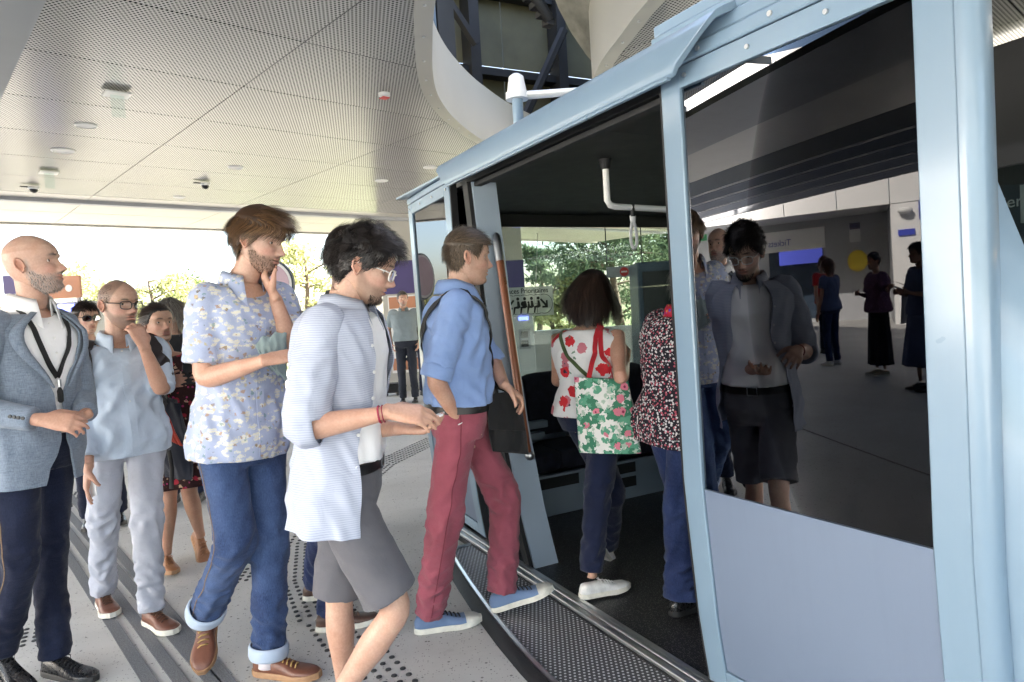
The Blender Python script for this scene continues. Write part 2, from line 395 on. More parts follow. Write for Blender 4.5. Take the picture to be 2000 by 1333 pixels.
# the plain outer rows and the track that parts them from the perforated field
q_o = [-.44, 2.08, 3.96, 5.83, 7.70, 9.57, 11.44, 13.3, 15.2]
for j in range(len(q_o)-1):
    ceiling_panel(q_o[j], q_o[j+1], 10.06, 10.42, 'cream')
    ceiling_panel(q_o[j], q_o[j+1], 10.58, 11.55, 'cream')
    ceiling_panel(q_o[j], q_o[j+1], 11.56, 12.75, 'cream')
m = MB(); m.box((-.3, 10.43, -.045), (15.2, 10.56, .03), lambda x, y, z: ceil.matrix_world @ Vector((x, y, z))); m.build('ceiling_track', 'fin_grey', ceil, bevel=.006)
m = MB(); m.box((-.44, 12.76, -.03), (15.2, 12.86, .5), lambda x, y, z: ceil.matrix_world @ Vector((x, y, z))); m.build('edge_trim', 'cream', ceil, bevel=.01)
# slab above the sheets keeps the void behind the holes dark
def slab(q0, q1, p0, p1, z):
    pts = [Vector(v) for v in ((q0, p0), (q1, p0), (q1, p1), (q0, p1))]+[Vector(v) for v in slot_pq]
    ns = len(slot_pq); ed = [(0, 1), (1, 2), (2, 3), (3, 0)]+[(4+i, 4+(i+1) % ns) for i in range(ns)]
    ov, oe, of, *_ = delaunay_2d_cdt(pts, ed, [], 0, 1e-5); fs = []
    for f in of:
        c = sum((ov[i] for i in f), Vector((0, 0)))/len(f)
        if not inpoly(c.x, c.y, slot_pq): fs.append(tuple(f))
    m = MB(); m.add([ceil.matrix_world @ Vector((p.x, p.y, z)) for p in ov], fs); return m.build('roof_slab', 'cavity_dark', ceil)
slab(-.44, 15.2, -5, 12.8, .12)
# rim of the cable slot
def smooth_closed(pts, sub=4):
    n = len(pts); out = []
    for i in range(n):
        p0, p1, p2, p3 = pts[i-1], pts[i], pts[(i+1) % n], pts[(i+2) % n]
        for k_ in range(sub):
            t = k_/sub
            out.append(.5*((2*p1)+(p2-p0)*t+(2*p0-5*p1+4*p2-p3)*t*t+(3*p1-p0-3*p2+p3)*t**3))
    return out
sl = slot; ns = len(sl)
def offset(pts, d):
    out = []
    for i in range(len(pts)):
        t = (pts[(i+1) % len(pts)]-pts[i-1]).normalized(); out.append(pts[i]+Vector((t.y, -t.x, 0))*d)
    return out
inner = offset(sl, .10); area = sum(a.x*b.y-b.x*a.y for a, b in zip(sl, sl[1:]+sl[:1]))
if area > 0: inner = offset(sl, -.10)
outer = offset(sl, .012 if area > 0 else -.012)
sm_o, sm_i = smooth_closed(outer), smooth_closed(inner)
rings = [[p+Z*(CZ-.022) for p in sm_o], [p+Z*(CZ-.030) for p in sm_i], [p+Z*(CZ+.55) for p in sm_i], [p+Z*(CZ+.55) for p in sm_o]]
m = MB(); m.loft(rings+[rings[0]], cap=False); rim = m.build('slot_rim', 'cream', ceil, smooth='auto')
# bolts on the rim
for i in range(0, len(sm_i), 3):
    p = (sm_i[i]+sm_o[i])/2
    if p.y < 3 or p.y > 9: continue
    m = MB(); m.cyl(p+Z*(CZ-.033), .009, .008, 10); m.build('bolt', 'aluminium', ceil, smooth='auto')
# ---- void above the slot: cladding, posts, rails and a concrete drum
void = empty('machine_hall', G(3, 8, CZ+.6), GA); tag(void, kind='structure')
def gb(a, b, name, mat, par=void, bevel=0.0):
    m = MB(); m.box(a, b, G); return m.build(name, mat, par, bevel=bevel)
for i in range(9):
    for j in range(4):
        gb((-1.5+i*1.1, 9.4, 3.4+j*1.72), (-1.5+i*1.1+1.085, 9.44, 3.4+j*1.72+1.70), 'cladding_panel', 'cavity_olive')
for z in (3.75, 4.9, 6.1): gb((-1.5, 9.18, z), (8.6, 9.38, z+.10), 'rail', 'cavity_dark')
for v in (1.45, 2.9, 4.4, 5.9, 7.4): gb((v, 9.08, 3.3), (v+.16, 9.38, 8.4), 'post', 'cavity_dark')
gb((2.92, 7.2, 3.3), (3.08, 7.36, 8.4), 'steel_column', 'cavity_blue_steel'); gb((3.10, 7.2, 3.3), (3.30, 7.5, 8.4), 'steel_column', 'cavity_dark')
gb((.9, 6.2, 3.4), (1.0, 6.35, 8.4), 'steel_column', 'cavity_blue_steel')
for (a, b) in [((1.6, 9.0, 6.2), (2.9, 9.0, 7.2)), ((3.1, 8.9, 7.0), (4.4, 8.9, 5.2)), ((5.9, 8.9, 5.6), (5.0, 8.9, 4.0))]:
    m = MB(); m.tube([G(*a), G(*b)], .07, 6); m.build('brace', 'cavity_dark', void)
m = MB(); m.tube([G(3.35, 6.8, 5.6), G(3.7, 6.4, 5.0), G(3.95, 6.2, 4.4)], .06, 8); m.build('cable_chain', 'cavity_dark', void, smooth=True)
for k_ in range(14):
    p = G(3.35, 6.8, 5.7).lerp(G(3.95, 6.2, 4.4), k_/13); m = MB(); m.box((-.05, -.02, -.035), (.05, .1, .035), lambda x, y, z: p+VV*x+UU*y+Z*z); m.build('chain_link', 'cavity_dark', void, bevel=.008)
rg = []
for i in range(25):
    t = R_(-40+i*8); rg.append((math.cos(t), math.sin(t)))
m = MB(); cc = G(5.55, 5.6, 5.3)
m.loft([[cc+UU*(.0)+VV*(-r*math.cos(2*math.pi*j/40))+Z*(r*math.sin(2*math.pi*j/40))+UU*o_ for j in range(40)] for r, o_ in ((1.75, 0), (1.75, .5))]); m.build('concrete_drum', 'concrete', void, smooth='auto')
gb((-1.6, 1.0, 3.3), (-1.5, 9.5, 8.4), 'side_wall', 'cavity_olive'); gb((8.6, 1.0, 3.3), (8.7, 9.5, 11.5), 'side_wall', 'cavity_olive')  # right-hand wall raised out of view to keep the sun out
# ---- ceiling fittings
def lamp(px, r=.085, label=''):
    p = onz(*px, CZ); e = empty('downlight', (p.x, p.y, CZ-.02)); tag(e, label, 'ceiling light', 'round ceiling lights')
    m = MB(); n = 28
    m.loft([[p+Vector((math.cos(2*math.pi*j/n)*rr, math.sin(2*math.pi*j/n)*rr, z)) for j in range(n)] for rr, z in ((r*1.0, .0), (r*1.0, -.008), (r*.86, -.012), (r*.84, -.004))], cap=False); m.build('trim_ring', 'white_metal', e, smooth='auto')
    m = MB(); m.cyl(p-Z*.006, r*.85, .004, n); m.build('diffuser', 'poster_white', e)
for px, r, lb in [((168, 245), .085, 'round white light in ceiling between square exit sign and second light'), ((123, 294), .10, 'widest round ceiling light, just before the far exit light at left'), ((460, 327), .085, 'round white light in ceiling above the man in floral shirt'),
                  ((745, 353), .085, 'round ceiling light left of the cabin roof, nearer the white column'), ((840, 327), .085, 'round ceiling light beside the tip of the cabin roof edge'), ((350, 385), .075, 'small round flat light just before the ceiling track')]:
    lamp(px, r, lb)
def exit_blade(px, s, label):
    p = onz(*px, CZ); e = empty('exit_light', (p.x, p.y, CZ-.02)); tag(e, label, 'exit sign', 'glass-blade ceiling exit lights')
    X, Y = QQ*s, PP*s
    m = MB(); m.box((-.085, -.075, -.012), (.085, .075, -.001), lambda x, y, z: Vector((p.x, p.y, CZ-.02))+X*x+Y*y+Z*z); m.build('plate', 'white_metal', e, bevel=.003)
    m = MB(); m.box((-.045, -.004, -.17), (.045, .004, -.012), lambda x, y, z: Vector((p.x, p.y, CZ-.02))+X*x+Y*y+Z*(z*s)); m.build('blade', 'green_glass', e, bevel=.001)
glass('green_glass', (.92, .97, .96), .06)
exit_blade((228, 178), 1.0, 'square white plate with clear green glass blade hanging from ceiling')
exit_blade((95, 333), 1.0, 'smaller looking far glass-blade exit light above the dome camera')
def dome_cam(px, label):
    p = onz(*px, CZ); e = empty('dome_camera', (p.x, p.y, CZ-.02)); tag(e, label, 'camera', 'ceiling dome cameras'); c = Vector((p.x, p.y, CZ-.02))
    m = MB(); m.tube([c, c-Z*.018, c-Z*.030], [.060, .060, .048], 24); m.build('housing', 'white_metal', e, smooth='auto')
    m = MB(); m.ball(c-Z*.030, .043, 20, 12); m.build('dome', 'glossy_black', e, smooth=True)
    m = MB(); m.box((-.13, -.022, -.010), (-.05, .022, 0), lambda x, y, z: c+QQ*x+PP*y+Z*z); m.build('bracket', 'cabin_black', e)
paint('glossy_black', (.01, .01, .012), .12, var=.05)
dome_cam((65, 362), 'black dome camera on ceiling at far left'); dome_cam((400, 355), 'black dome camera on ceiling left of the brown-haired man')
p = onz(750, 178, CZ); e = empty('smoke_detector', (p.x, p.y, CZ-.02)); tag(e, 'small white ceiling detector with a red mark', 'detector')
m = MB(); m.tube([p-Z*.018, p-Z*.04, p-Z*.05], [.045, .045, .03], 20); m.build('housing', 'white_metal', e, smooth='auto')
m = MB(); m.box((-.03, -.03, -.058), (.03, .03, -.052), lambda x, y, z: p+QQ*x+PP*y+Z*z); m.build('mark', 'red', e)
# ---- canopy behind the photographer: skylight bars, lowered soffit, fins
can = empty('canopy', PP*3+QQ*(-1)+Z*2.6, PA); tag(can, 'grey lowered canopy soffit with fins running beside the ceiling edge', 'canopy')
def cb(a, b, name, mat, bevel=0.0):
    m = MB(); m.box(a, b, lambda q, p_, z: QQ*q+PP*p_+Z*z); return m.build(name, mat, can, bevel=bevel)
cb((-.27, -6, 2.61), (.51, 26, 2.655), 'soffit', 'margin_grey')
cb((-1.3, -6, 2.63), (-.275, 26, 2.68), 'soffit_edge', 'cream')
for k_ in range(14): cb((-.34, -3+k_*1.3, 3.02), (.50, -3+k_*1.3+.03, 3.07), 'skylight_bar', 'white_metal')
for q, z, l1 in [(-2.1, 2.62, 15), (-2.9, 2.66, 14.6), (-3.8, 2.70, 14.2), (-4.9, 2.76, 13.8), (-6.2, 2.84, 13.6)]:
    cb((q, -6, z), (q+.10, l1+2, z+.42), 'fin', 'fin_grey'); cb((q-.30, -6, z+.43), (q+.10, l1+2, z+.47), 'fin', 'fin_grey')
# ---- station building behind the photographer (shows in the door glass)
st = empty('station_building', (WALL_X, 4, 0)); tag(st, 'white panelled station front reflected in the dark door glass', 'building')
zb = seen_wall(1600, 415).z; ye = [seen_wall(x, 420).y for x in (1735, 1632, 1530, 1430, 1340)]
zt = zb+4.2
yy = sorted(ye); step = (yy[-1]-yy[0])/4
edges = [yy[0]-step*k_ for k_ in range(4, 0, -1)]+yy+[yy[-1]+step*k_ for k_ in range(1, 5)]
for a, b in zip(edges[:-1], edges[1:]):
    m = MB(); m.box((WALL_X-.2, a+.012, zb), (WALL_X, b-.012, zt)); m.build('wall_panel', 'facade', st)
y_r = yy[0]   # right end of the recess in the reflection
for k_ in range(4):
    b = y_r-step*k_; m = MB(); m.box((WALL_X-.2, b-step+.012, -.0), (WALL_X, b-.012, zb-.02)); m.build('wall_panel', 'facade', st)
rx = WALL_X-2.6
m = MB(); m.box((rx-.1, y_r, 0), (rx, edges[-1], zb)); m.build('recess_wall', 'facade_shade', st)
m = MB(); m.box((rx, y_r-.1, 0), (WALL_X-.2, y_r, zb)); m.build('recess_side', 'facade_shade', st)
m = MB(); m.box((rx-.1, y_r-.1, zb), (WALL_X-.2, edges[-1], zb+.1)); m.build('recess_ceiling', 'fin_grey', st)
m = MB(); m.box((-30, edges[0]-6, 0), (WALL_X-.25, edges[0], zt)); m.build('side_wall', 'facade', st)
def rec(x0, y0, x1, y1, X, name, mat, dx=.04):
    a = seen_wall(x0, y0, X); b = seen_wall(x1, y1, X)
    m = MB(); m.box((X+.003, min(a.y, b.y), min(a.z, b.z)), (X+dx, max(a.y, b.y), max(a.z, b.z))); return m.build(name, mat, st)
rec(1500, 487, 1612, 620, rx, 'ticket_hall_opening', 'machine_navy', .02)
sg = rec(1480, 458, 1610, 484, rx, 'sign_board', 'facade', .10)
a = seen_wall(1535, 480, rx+.1); text_mesh('lettering', 'Tickets', .26, 'blue_sign', st, (rx+.103, a.y-.15, a.z-.0), (0, 1, 0), (0, 0, 1))
k = N('screen'); k.t.links.new(k.n('Emission', {'Color': (.15, .18, .8), 'Strength': .9}).outputs[0], k.out.inputs['Surface'])
rec(1520, 492, 1605, 512, rx+.03, 'screen', 'screen', .03)
rec(1348, 462, 1382, 470, WALL_X-1.0, 'exit_sign', 'green_sign', .03)
rec(1655, 438, 1678, 472, rx+.6, 'notice', 'poster_white', .02); rec(1656, 437, 1677, 447, rx+.63, 'notice_header', 'purple', .02)
rec(1750, 450, 1782, 458, WALL_X, 'display', 'screen', .05)
rec(1788, 392, 1830, 425, WALL_X+.02, 'blue_sign', 'blue_sign', .05)
a = seen_wall(1763, 412); m = MB(); m.ball((WALL_X+.12, a.y, a.z), .14, 16, 10, (1, 1.3, .6)); m.build('wall_camera', 'white_metal', st, smooth=True)
a = seen_wall(1672, 510, rx+.4); m = MB(); m.cyl((rx+.4, a.y, a.z), .30, .05, 28, axis=Vector((1, 0, 0))); m.build('yellow_disc', 'yellow', st)
# ---- parapet at the platform's far side
par = empty('parapet', (3, 14, 0)); tag(par, 'low pale grey parapet wall of panels behind the cabin window', 'wall')
for k_ in range(11):
    m = MB(); m.box((-1.3+k_*1.25, 13.9, 0), (-1.3+k_*1.25+1.235, 14.05, .86)); m.build('panel', 'parapet', par)
m = MB(); m.box((-1.35, 13.82, .865), (12.5, 14.12, .93)); m.build('capping', 'aluminium', par, bevel=.008)
# ---- white columns with violet bands
def column(x0, x1, D, label, letter=None, poster=False):
    a = at(x0, 600, D); b = at(x1, 600, D); w = b.x-a.x; cx = (a.x+b.x)/2
    e = empty('column', (cx, D+.3, 0)); tag(e, label, 'column')
    m = MB(); m.box((a.x, D, 0), (b.x, D+.6, CZ-.01)); m.build('shaft', 'cream', e, bevel=.01)
    z0, z1 = at(x0, 576, D).z, at(x0, 512, D).z
    m = MB(); m.box((a.x-.012, D-.012, z0), (b.x+.012, D+.612, z1)); m.build('band', 'purple', e)
    if letter: text_mesh('lettering', letter, .26, 'facade', e, (cx-.30, D-.014, (z0+z1)/2-.17), (1, 0, 0), (0, 0, 1))
    if poster:
        m = MB(); m.box((a.x+.1, D-.03, .35), (b.x-.05, D-.004, z0-.03)); pf = m.build('poster_board', 'poster_white', e)
        m = MB(); m.box((a.x+.12, D-.034, z0-.27), (b.x-.07, D-.031, z0-.06)); m.build('poster_header', 'orange', e)
        m = MB(); m.box((a.x+.12, D-.034, .4), (b.x-.07, D-.031, .62)); m.build('poster_footer', 'orange', e)
column(748, 835, 12.6, 'white column with violet band and orange-topped poster behind grey polo man', None, True)
column(950, 1026, 12.8, 'white column with violet band seen through the cabin end window', 'ie')
# ---- ticket validators and posters
def validator(x0, x1, ytop, D, label, screen=True):
    a = at(x0, 640, D); b = at(x1, 640, D); zt_ = at(x0, ytop, D).z; cx = (a.x+b.x)/2; w = b.x-a.x
    e = empty('ticket_machine', (cx, D+.2, 0)); tag(e, label, 'ticket machine')
    m = MB(); m.prism([(0, 0), (0, zt_-.2), (.08, zt_), (.42, zt_), (.42, 0)], lambda y, z: Vector((a.x, D+y, z)), lambda y, z: Vector((b.x, D+y, z))); m.build('body', 'grey_plastic', e, bevel=.012)
    m = MB(); m.box((cx-w*.28, D-.012, zt_-.62), (cx+w*.28, D-.001, zt_-.28)); pn = m.build('keypad_panel', 'fin_grey', e)
    for i in range(2):
        m = MB(); m.box((cx-w*.18, D-.02, zt_-.58+i*.15), (cx+w*.18, D-.013, zt_-.47+i*.15)); m.build('slot', 'cabin_black', e)
    m = MB(); m.prism([(.035, zt_-.13), (.065, zt_-.04), (.06, zt_-.036), (.03, zt_-.126)], lambda y, z: Vector((cx-w*.25, D+y-.012, z)), lambda y, z: Vector((cx+w*.25, D+y-.012, z))); m.build('display', 'screen', e)
    m = MB(); m.box((a.x-.03, D-.03, 0), (b.x+.03, D+.45, .06)); m.build('plinth', 'fin_grey', e)
validator(1004, 1043, 612, 11.6, 'pale grey validator post behind the priority seat sticker')
validator(92, 172, 592, 9.4, 'grey ticket machine under orange poster behind the bald men')
def poster(x0, x1, y0, y1, D, mat, label, dot=True):
    a = at(x0, y1, D); b = at(x1, y0, D); e = empty('poster_panel', ((a.x+b.x)/2, D, 0)); tag(e, label, 'poster')
    m = MB(); m.box((a.x, D, a.z), (b.x, D+.05, b.z)); m.build('board', mat, e, bevel=.004)
    for x in (a.x+.06, b.x-.1):
        m = MB(); m.box((x, D+.06, 0), (x+.04, D+.10, b.z)); m.build('leg', 'fin_grey', e)
    if dot: m = MB(); m.cyl((b.x-.16, D-.006, a.z+.14), .05, .005, 20, axis=Vector((0, 1, 0))); m.build('emblem', 'poster_white', e)
poster(76, 154, 538, 586, 9.9, 'orange', 'orange poster board above ticket machine behind the man in blazer')
poster(8, 27, 538, 575, 10.4, 'purple', 'violet edge of a poster board behind the bald head', False)
# ---- round dark-rimmed sign behind the floral shirt
c = at(524, 556, 6.6); e = empty('round_sign', (c.x, 6.6, 0)); tag(e, 'large round sign with dark rim and pale pink face behind floral shirt', 'sign')
m = MB(); m.cyl(c, .245, .05, 48, axis=Vector((0, 1, 0))); m.build('rim', 'machine_navy', e, smooth='auto')
m = MB(); m.cyl(c-Vector((0, .012, 0)), .228, .01, 48, axis=Vector((0, 1, 0))); m.build('ring', 'poster_white', e)
paint('pink_face', (.52, .36, .42), .4, var=.1)
m = MB(); m.cyl(c-Vector((0, .016, 0)), .205, .004, 48, axis=Vector((0, 1, 0))); m.build('face', 'pink_face', e)
m = MB(); m.tube([(c.x, 6.66, 0), (c.x, 6.66, c.z)], .03, 12); m.build('post', 'fin_grey', e)
# ---- hanging no-entry banner beyond the cabin
a, b = at(1186, 543, 9.6), at(1258, 518, 9.6)
e = empty('hanging_sign', ((a.x+b.x)/2, 9.6, a.z)); tag(e, 'hanging grey sign with round red no-entry mark seen through cabin', 'sign')
m = MB(); m.box((a.x, 9.6, a.z), (b.x, 9.66, b.z)); m.build('board', 'fin_grey', e, bevel=.004)
cx, cz = at(1219, 531, 9.6).x, at(1219, 531, 9.6).z
m = MB(); m.cyl((cx, 9.598, cz), .062, .004, 32, axis=Vector((0, -1, 0))); m.build('red_disc', 'red', e)
m = MB(); m.box((cx-.042, 9.589, cz-.011), (cx+.042, 9.593, cz+.011)); m.build('white_bar', 'poster_white', e)
for x in (a.x+.01, b.x-.02): m = MB(); m.tube([(x, 9.63, b.z), (x, 9.63, CZ)], .008, 8); m.build('rod', 'cabin_dark_lining', e)
# ---- dark machine seen through the cabin's far corner
a, b = at(1254, 720, 8.6), at(1345, 507, 8.6); e = empty('service_cabinet', ((a.x+b.x)/2, 8.9, 0)); tag(e, 'tall dark navy cabinet beyond cabin right of hanging sign', 'cabinet')
m = MB(); m.box((a.x, 8.6, 0), (b.x, 9.2, b.z)); m.build('body', 'machine_navy', e, bevel=.02)
m = MB(); m.box((a.x+.06, 8.585, .9), (b.x-.06, 8.598, b.z-.12)); m.build('door_panel', 'cabin_dark_lining', e, bevel=.01)
# ---- dark station wall on the far right, past the cabin; lengthened out of view to block light
a = at(1925, 400, 5.2)
e = empty('station_wall', (a.x+1.5, 5.6, 0)); tag(e, 'dark panelled wall past the cabin at the right edge, lengthened unseen to block light', 'wall')
w0 = G(5.6, -1.5, 0); w1 = G(5.6, 9, 0)
for k_ in range(9):
    for j_ in range(2):
        m = MB(); m.box((5.6, -8.8+k_*1.4+.01, j_*1.59+.01), (5.65, -8.8+(k_+1)*1.4-.01, min(3.12, (j_+1)*1.59-.01)), G); m.build('wall_panel', 'cabin_dark_lining', e)
b = onv(1976, 405, 5.585); text_mesh('lettering', 'nier', .12, 'grey_plastic', e, b+UU*.12, -UU, (0, 0, 1))
b = onv(1994, 395, 5.57); m = MB(); m.box((5.56, vu(b)[1]-.5, b.z-.15), (5.59, vu(b)[1], b.z+.12), G); m.build('notice_plate', 'fin_grey', e)
# ---- trees
def tree(name, base, h, trunk_r, clumps, leaf, mat, label, group='trees beyond the station', crown0=.35, spread=1.0, rnd=1, needle=False, nleaf=170):
    rg_ = random.Random(rnd); e = empty(name, base); tag(e, label, 'tree', group)
    B = Vector(base); m = MB(); top = B+Vector((rg_.uniform(-.4, .4), rg_.uniform(-.4, .4), h*.93))
    pts = [B.lerp(top, t)+Vector((math.sin(t*4+rnd)*.12, math.cos(t*5+rnd)*.12, 0))*t*2 for t in np.linspace(0, 1, 8)]
    m.tube(pts, [trunk_r*(1-.85*t) for t in np.linspace(0, 1, 8)], 10)
    cl = []
    for i in range(clumps):
        t = crown0+(1-crown0)*rg_.random()**.8; k_ = min(6.99, t*7); q = pts[int(k_)].lerp(pts[min(7, int(k_)+1)], k_-int(k_))
        az = rg_.random()*6.283; rr = spread*h*.34*(1-.75*abs(t-.55)**1.2)*rg_.uniform(.35, 1.0)
        c = q+Vector((math.cos(az)*rr, math.sin(az)*rr, rr*rg_.uniform(-.05, .35))); cl.append(c)
        m.tube([q, q.lerp(c, .5)+Z*rr*.08, c], [trunk_r*.32*(1-t*.6), trunk_r*.18, trunk_r*.06], 5)
    m.build('trunk', 'bark', e, smooth=True)
    n = nleaf; tot = clumps*n; rs = np.random.RandomState(rnd)
    C_ = np.repeat(np.array([tuple(c) for c in cl]), n, 0); sz = h*.06*spread
    off = rs.normal(size=(tot, 3))*np.array([sz, sz, sz*.55]); Pn = C_+off
    a_ = rs.normal(size=(tot, 3)); a_ /= np.linalg.norm(a_, axis=1)[:, None]; b_ = np.cross(a_, rs.normal(size=(tot, 3))); b_ /= np.linalg.norm(b_, axis=1)[:, None]
    L = leaf*rs.uniform(.6, 1.3, (tot, 1)); W = L*(.22 if needle else .55)
    q = np.stack([Pn-a_*L, Pn+b_*W, Pn+a_*L, Pn-b_*W], 1).reshape(-1, 3)
    cm = MB(); cm.v = [tuple(x) for x in q]; cm.f = [(4*i, 4*i+1, 4*i+2, 4*i+3) for i in range(tot)]
    cm.build('crown', mat, e)
def tb(x, D): p = at(x, 640, D); return (p.x, p.y, -.3)
tree('pine_tree', tb(1215, 24), 5.6, .20, 48, .15, 'leaf_pine', 'spreading dark pine seen through the cabin above the dark-haired woman', rnd=3, needle=True, crown0=.2, spread=1.25)
tree('pine_tree', tb(1320, 30), 6.0, .2, 40, .15, 'leaf_pine', 'pine further back beside the service cabinet', rnd=5, needle=True, crown0=.25, spread=1.1)
tree('pine_tree', tb(1052, 30), 4.6, .16, 16, .15, 'leaf_pine', 'thin pine behind the priority seat sticker', rnd=6, needle=True, crown0=.5, spread=.7)
tree('broad_tree', tb(848, 22), 4.6, .16, 33, .085, 'leaf_overexposed', 'pale green tree behind the cabin end window', rnd=8, crown0=.2, spread=.9)
tree('broad_tree', tb(1085, 24), 2.6, .12, 18, .085, 'leaf_overexposed', 'low pale shrub-like tree over the parapet', rnd=9, crown0=.15, spread=1.2)
tree('broad_tree', tb(600, 26), 4.7, .17, 27, .085, 'leaf_overexposed', 'sunlit pale tree between the two standing men heads', rnd=11, crown0=.2, spread=1.0)
tree('broad_tree', tb(300, 24), 3.7, .17, 33, .085, 'leaf_overexposed', 'overexposed pale tree above the women at left', rnd=12, crown0=.12, spread=1.3)
tree('broad_tree', tb(215, 27), 4.2, .17, 30, .085, 'leaf_overexposed', 'overexposed pale tree above the man with glasses', rnd=13, crown0=.12, spread=1.2)
tree('broad_tree', tb(400, 29), 3.9, .17, 24, .085, 'leaf_mid', 'low tree hidden mostly by the floral shirt', rnd=14, crown0=.12, spread=1.2)
tree('broad_tree', tb(20, 27), 3.2, .17, 24, .085, 'leaf_overexposed', 'pale tree behind the bald head at left edge', rnd=15, crown0=.12, spread=1.2)
# ================================================================== THE CABIN
cab = empty('cable_car', G(2.9, 2.6, 0), GA)
tag(cab, 'pale blue cable car cabin with open sliding doors and dark windows', 'cable car')
def cbx(a, b, name, mat, bevel=0.0, par=cab, **k): m = MB(); m.box(a, b, G); return m.build(name, mat, par, bevel=bevel, **k)
def vside(z):    # outer side profile: waist out, foot drawn in
    pts = [(-.1, 1.735), (0, 1.71), (.3, 1.665), (.775, 1.625), (1.3, 1.605), (2.12, 1.60), (2.4, 1.62)]
    for (z0, v0), (z1, v1) in zip(pts[:-1], pts[1:]):
        if z <= z1: return v0+(v1-v0)*(z-z0)/(z1-z0)
    return pts[-1][1]
def bow(u): return PLAN_K*(u-2.6)**2
def vleaf(z): return (1.566+(2.10-z)*.0148) if z > .775 else 1.5856+(vside(z)-vside(.775))
U0, U1, VF = 1.02, 4.58, 4.15     # cabin ends and far side
FZ = .03
# floor, sill rails, step
cbx((1.70, 1.0, -.02), (VF-.03, U1-.03, FZ), 'cabin_floor', 'cabin_floor')
for i, (v, w) in enumerate([(1.605, .028), (1.640, .022), (1.668, .026)]):
    cbx((v, 1.0, FZ-.02), (v+w, 4.2, FZ+.012+.004*(i % 2)), 'sill_rail', 'aluminium', .004)
cbx((1.595, 1.0, -.05), (1.70, 4.2, FZ-.004), 'sill_bed', 'cabin_black')
stp = [(1.597, 3.70), (1.53, 3.70), (1.485, 3.68), (1.46, 3.63), (1.42, 3.45), (1.365, 3.15), (1.315, 2.85), (1.275, 2.55), (1.25, 2.3), (1.235, 2.0), (1.235, 1.6), (1.26, 1.2), (1.597, 1.2)]
m = MB(); m.prism(stp, lambda a, b: G(a, b, -.03), lambda a, b: G(a, b, FZ-.008)); m.build('step_tread', 'tread_dots', cab)
edge = [G(v, u, 0) for v, u in stp[:-1]]
def off_edge(d, z): return [p+(VV*-1)*d+Z*z for p in edge]
m = MB()
rings = []
for i, p in enumerate(edge):
    t = (edge[min(i+1, len(edge)-1)]-edge[max(i-1, 0)]).normalized(); n = Vector((-t.y, t.x, 0))
    if n.dot(VV) > 0 and i > 2: n = -n
    if i <= 2: n = Vector((t.y, -t.x, 0)); n = n if n.dot(UU)-n.dot(VV) > 0 else -n
    rings.append([p+Z*(FZ-.006), p+n*.012+Z*(FZ+.004), p+n*.022+Z*(FZ-.006), p+n*.022+Z*-.03, p+Z*-.03])
m.loft(rings); m.build('step_nosing', 'steel', cab, smooth='auto')
m = MB(); r2 = []
for r in rings:
    n = (r[2]-r[0]); n.z = 0; n.normalize(); b = r[2]
    r2.append([Vector((b.x, b.y, 0))+n*.002+Z*(FZ-.012), Vector((b.x, b.y, 0))+n*.045+Z*.012, Vector((b.x, b.y, 0))+n*.062+Z*.001, Vector((b.x, b.y, 0))+n*.002+Z*.001])
m.loft(r2); m.build('gap_seal', 'rubber', cab, smooth='auto')
# lower skirt at the far end
def skirt(u0, u1, name='skirt', z0=.04, z1=.62, push=0.0):
    m = MB(); rr = []
    for u in np.linspace(u0, u1, 5):
        rr.append([G(vside(z)-.055-push, u, z) for z in np.linspace(z0, z1, 9)]+[G(vside(z)+.02, u, z) for z in np.linspace(z1, z0, 9)])
    m.loft(rr); return m.build(name, 'cabin_blue', cab, smooth='auto')
# side wall strips left and right of the doorway (behind the opened leaves)
def side_strip(u0, u1, z0, z1, name, mat, dv=0.0, th=.03):
    m = MB(); zs = np.linspace(z0, z1, 12)
    rr = [[G(vside(z)+dv, u, z) for z in zs]+[G(vside(z)+dv+th, u, z) for z in zs[::-1]] for u in (u0, u1)]
    m.loft(rr); return m.build(name, mat, cab, smooth='auto')
side_strip(3.42, U1, .06, .75, 'side_panel', 'cabin_blue', .05)
side_strip(U0, 1.76, .06, .75, 'side_panel', 'cabin_blue', .05)
side_strip(3.46, U1, .76, 2.12, 'side_glass', 'tinted_glass', .06, .008); side_strip(U0+.1, 1.76, .76, 2.12, 'side_glass', 'tinted_glass', .06, .008)
# door jambs: broad reveals with rubber seals
def jamb(ub, ut, s):
    zs = np.linspace(FZ, 2.12, 14)
    m = MB(); m.loft([[G(vside(z)+.005, ub+(ut-ub)*z/2.12+.0, z), G(vside(z)+.150, ub+(ut-ub)*z/2.12+.0, z), G(vside(z)+.150, ub+(ut-ub)*z/2.12+s*.05, z), G(vside(z)+.005, ub+(ut-ub)*z/2.12+s*.05, z)] for z in zs]); m.build('door_jamb', 'cabin_blue_grey', cab, smooth='auto')
    m = MB(); m.loft([[G(vside(z)-.02, ub+(ut-ub)*z/2.12+s*.012, z), G(vside(z)+.003, ub+(ut-ub)*z/2.12+s*.012, z), G(vside(z)+.003, ub+(ut-ub)*z/2.12+s*.075, z), G(vside(z)-.02, ub+(ut-ub)*z/2.12+s*.075, z)] for z in zs]); m.build('door_seal', 'rubber', cab, smooth='auto')
paint('cabin_blue_grey', (.36, .44, .53), .4, var=.03)
jamb(3.13, 3.40, 1); jamb(1.83, 1.83, -1)
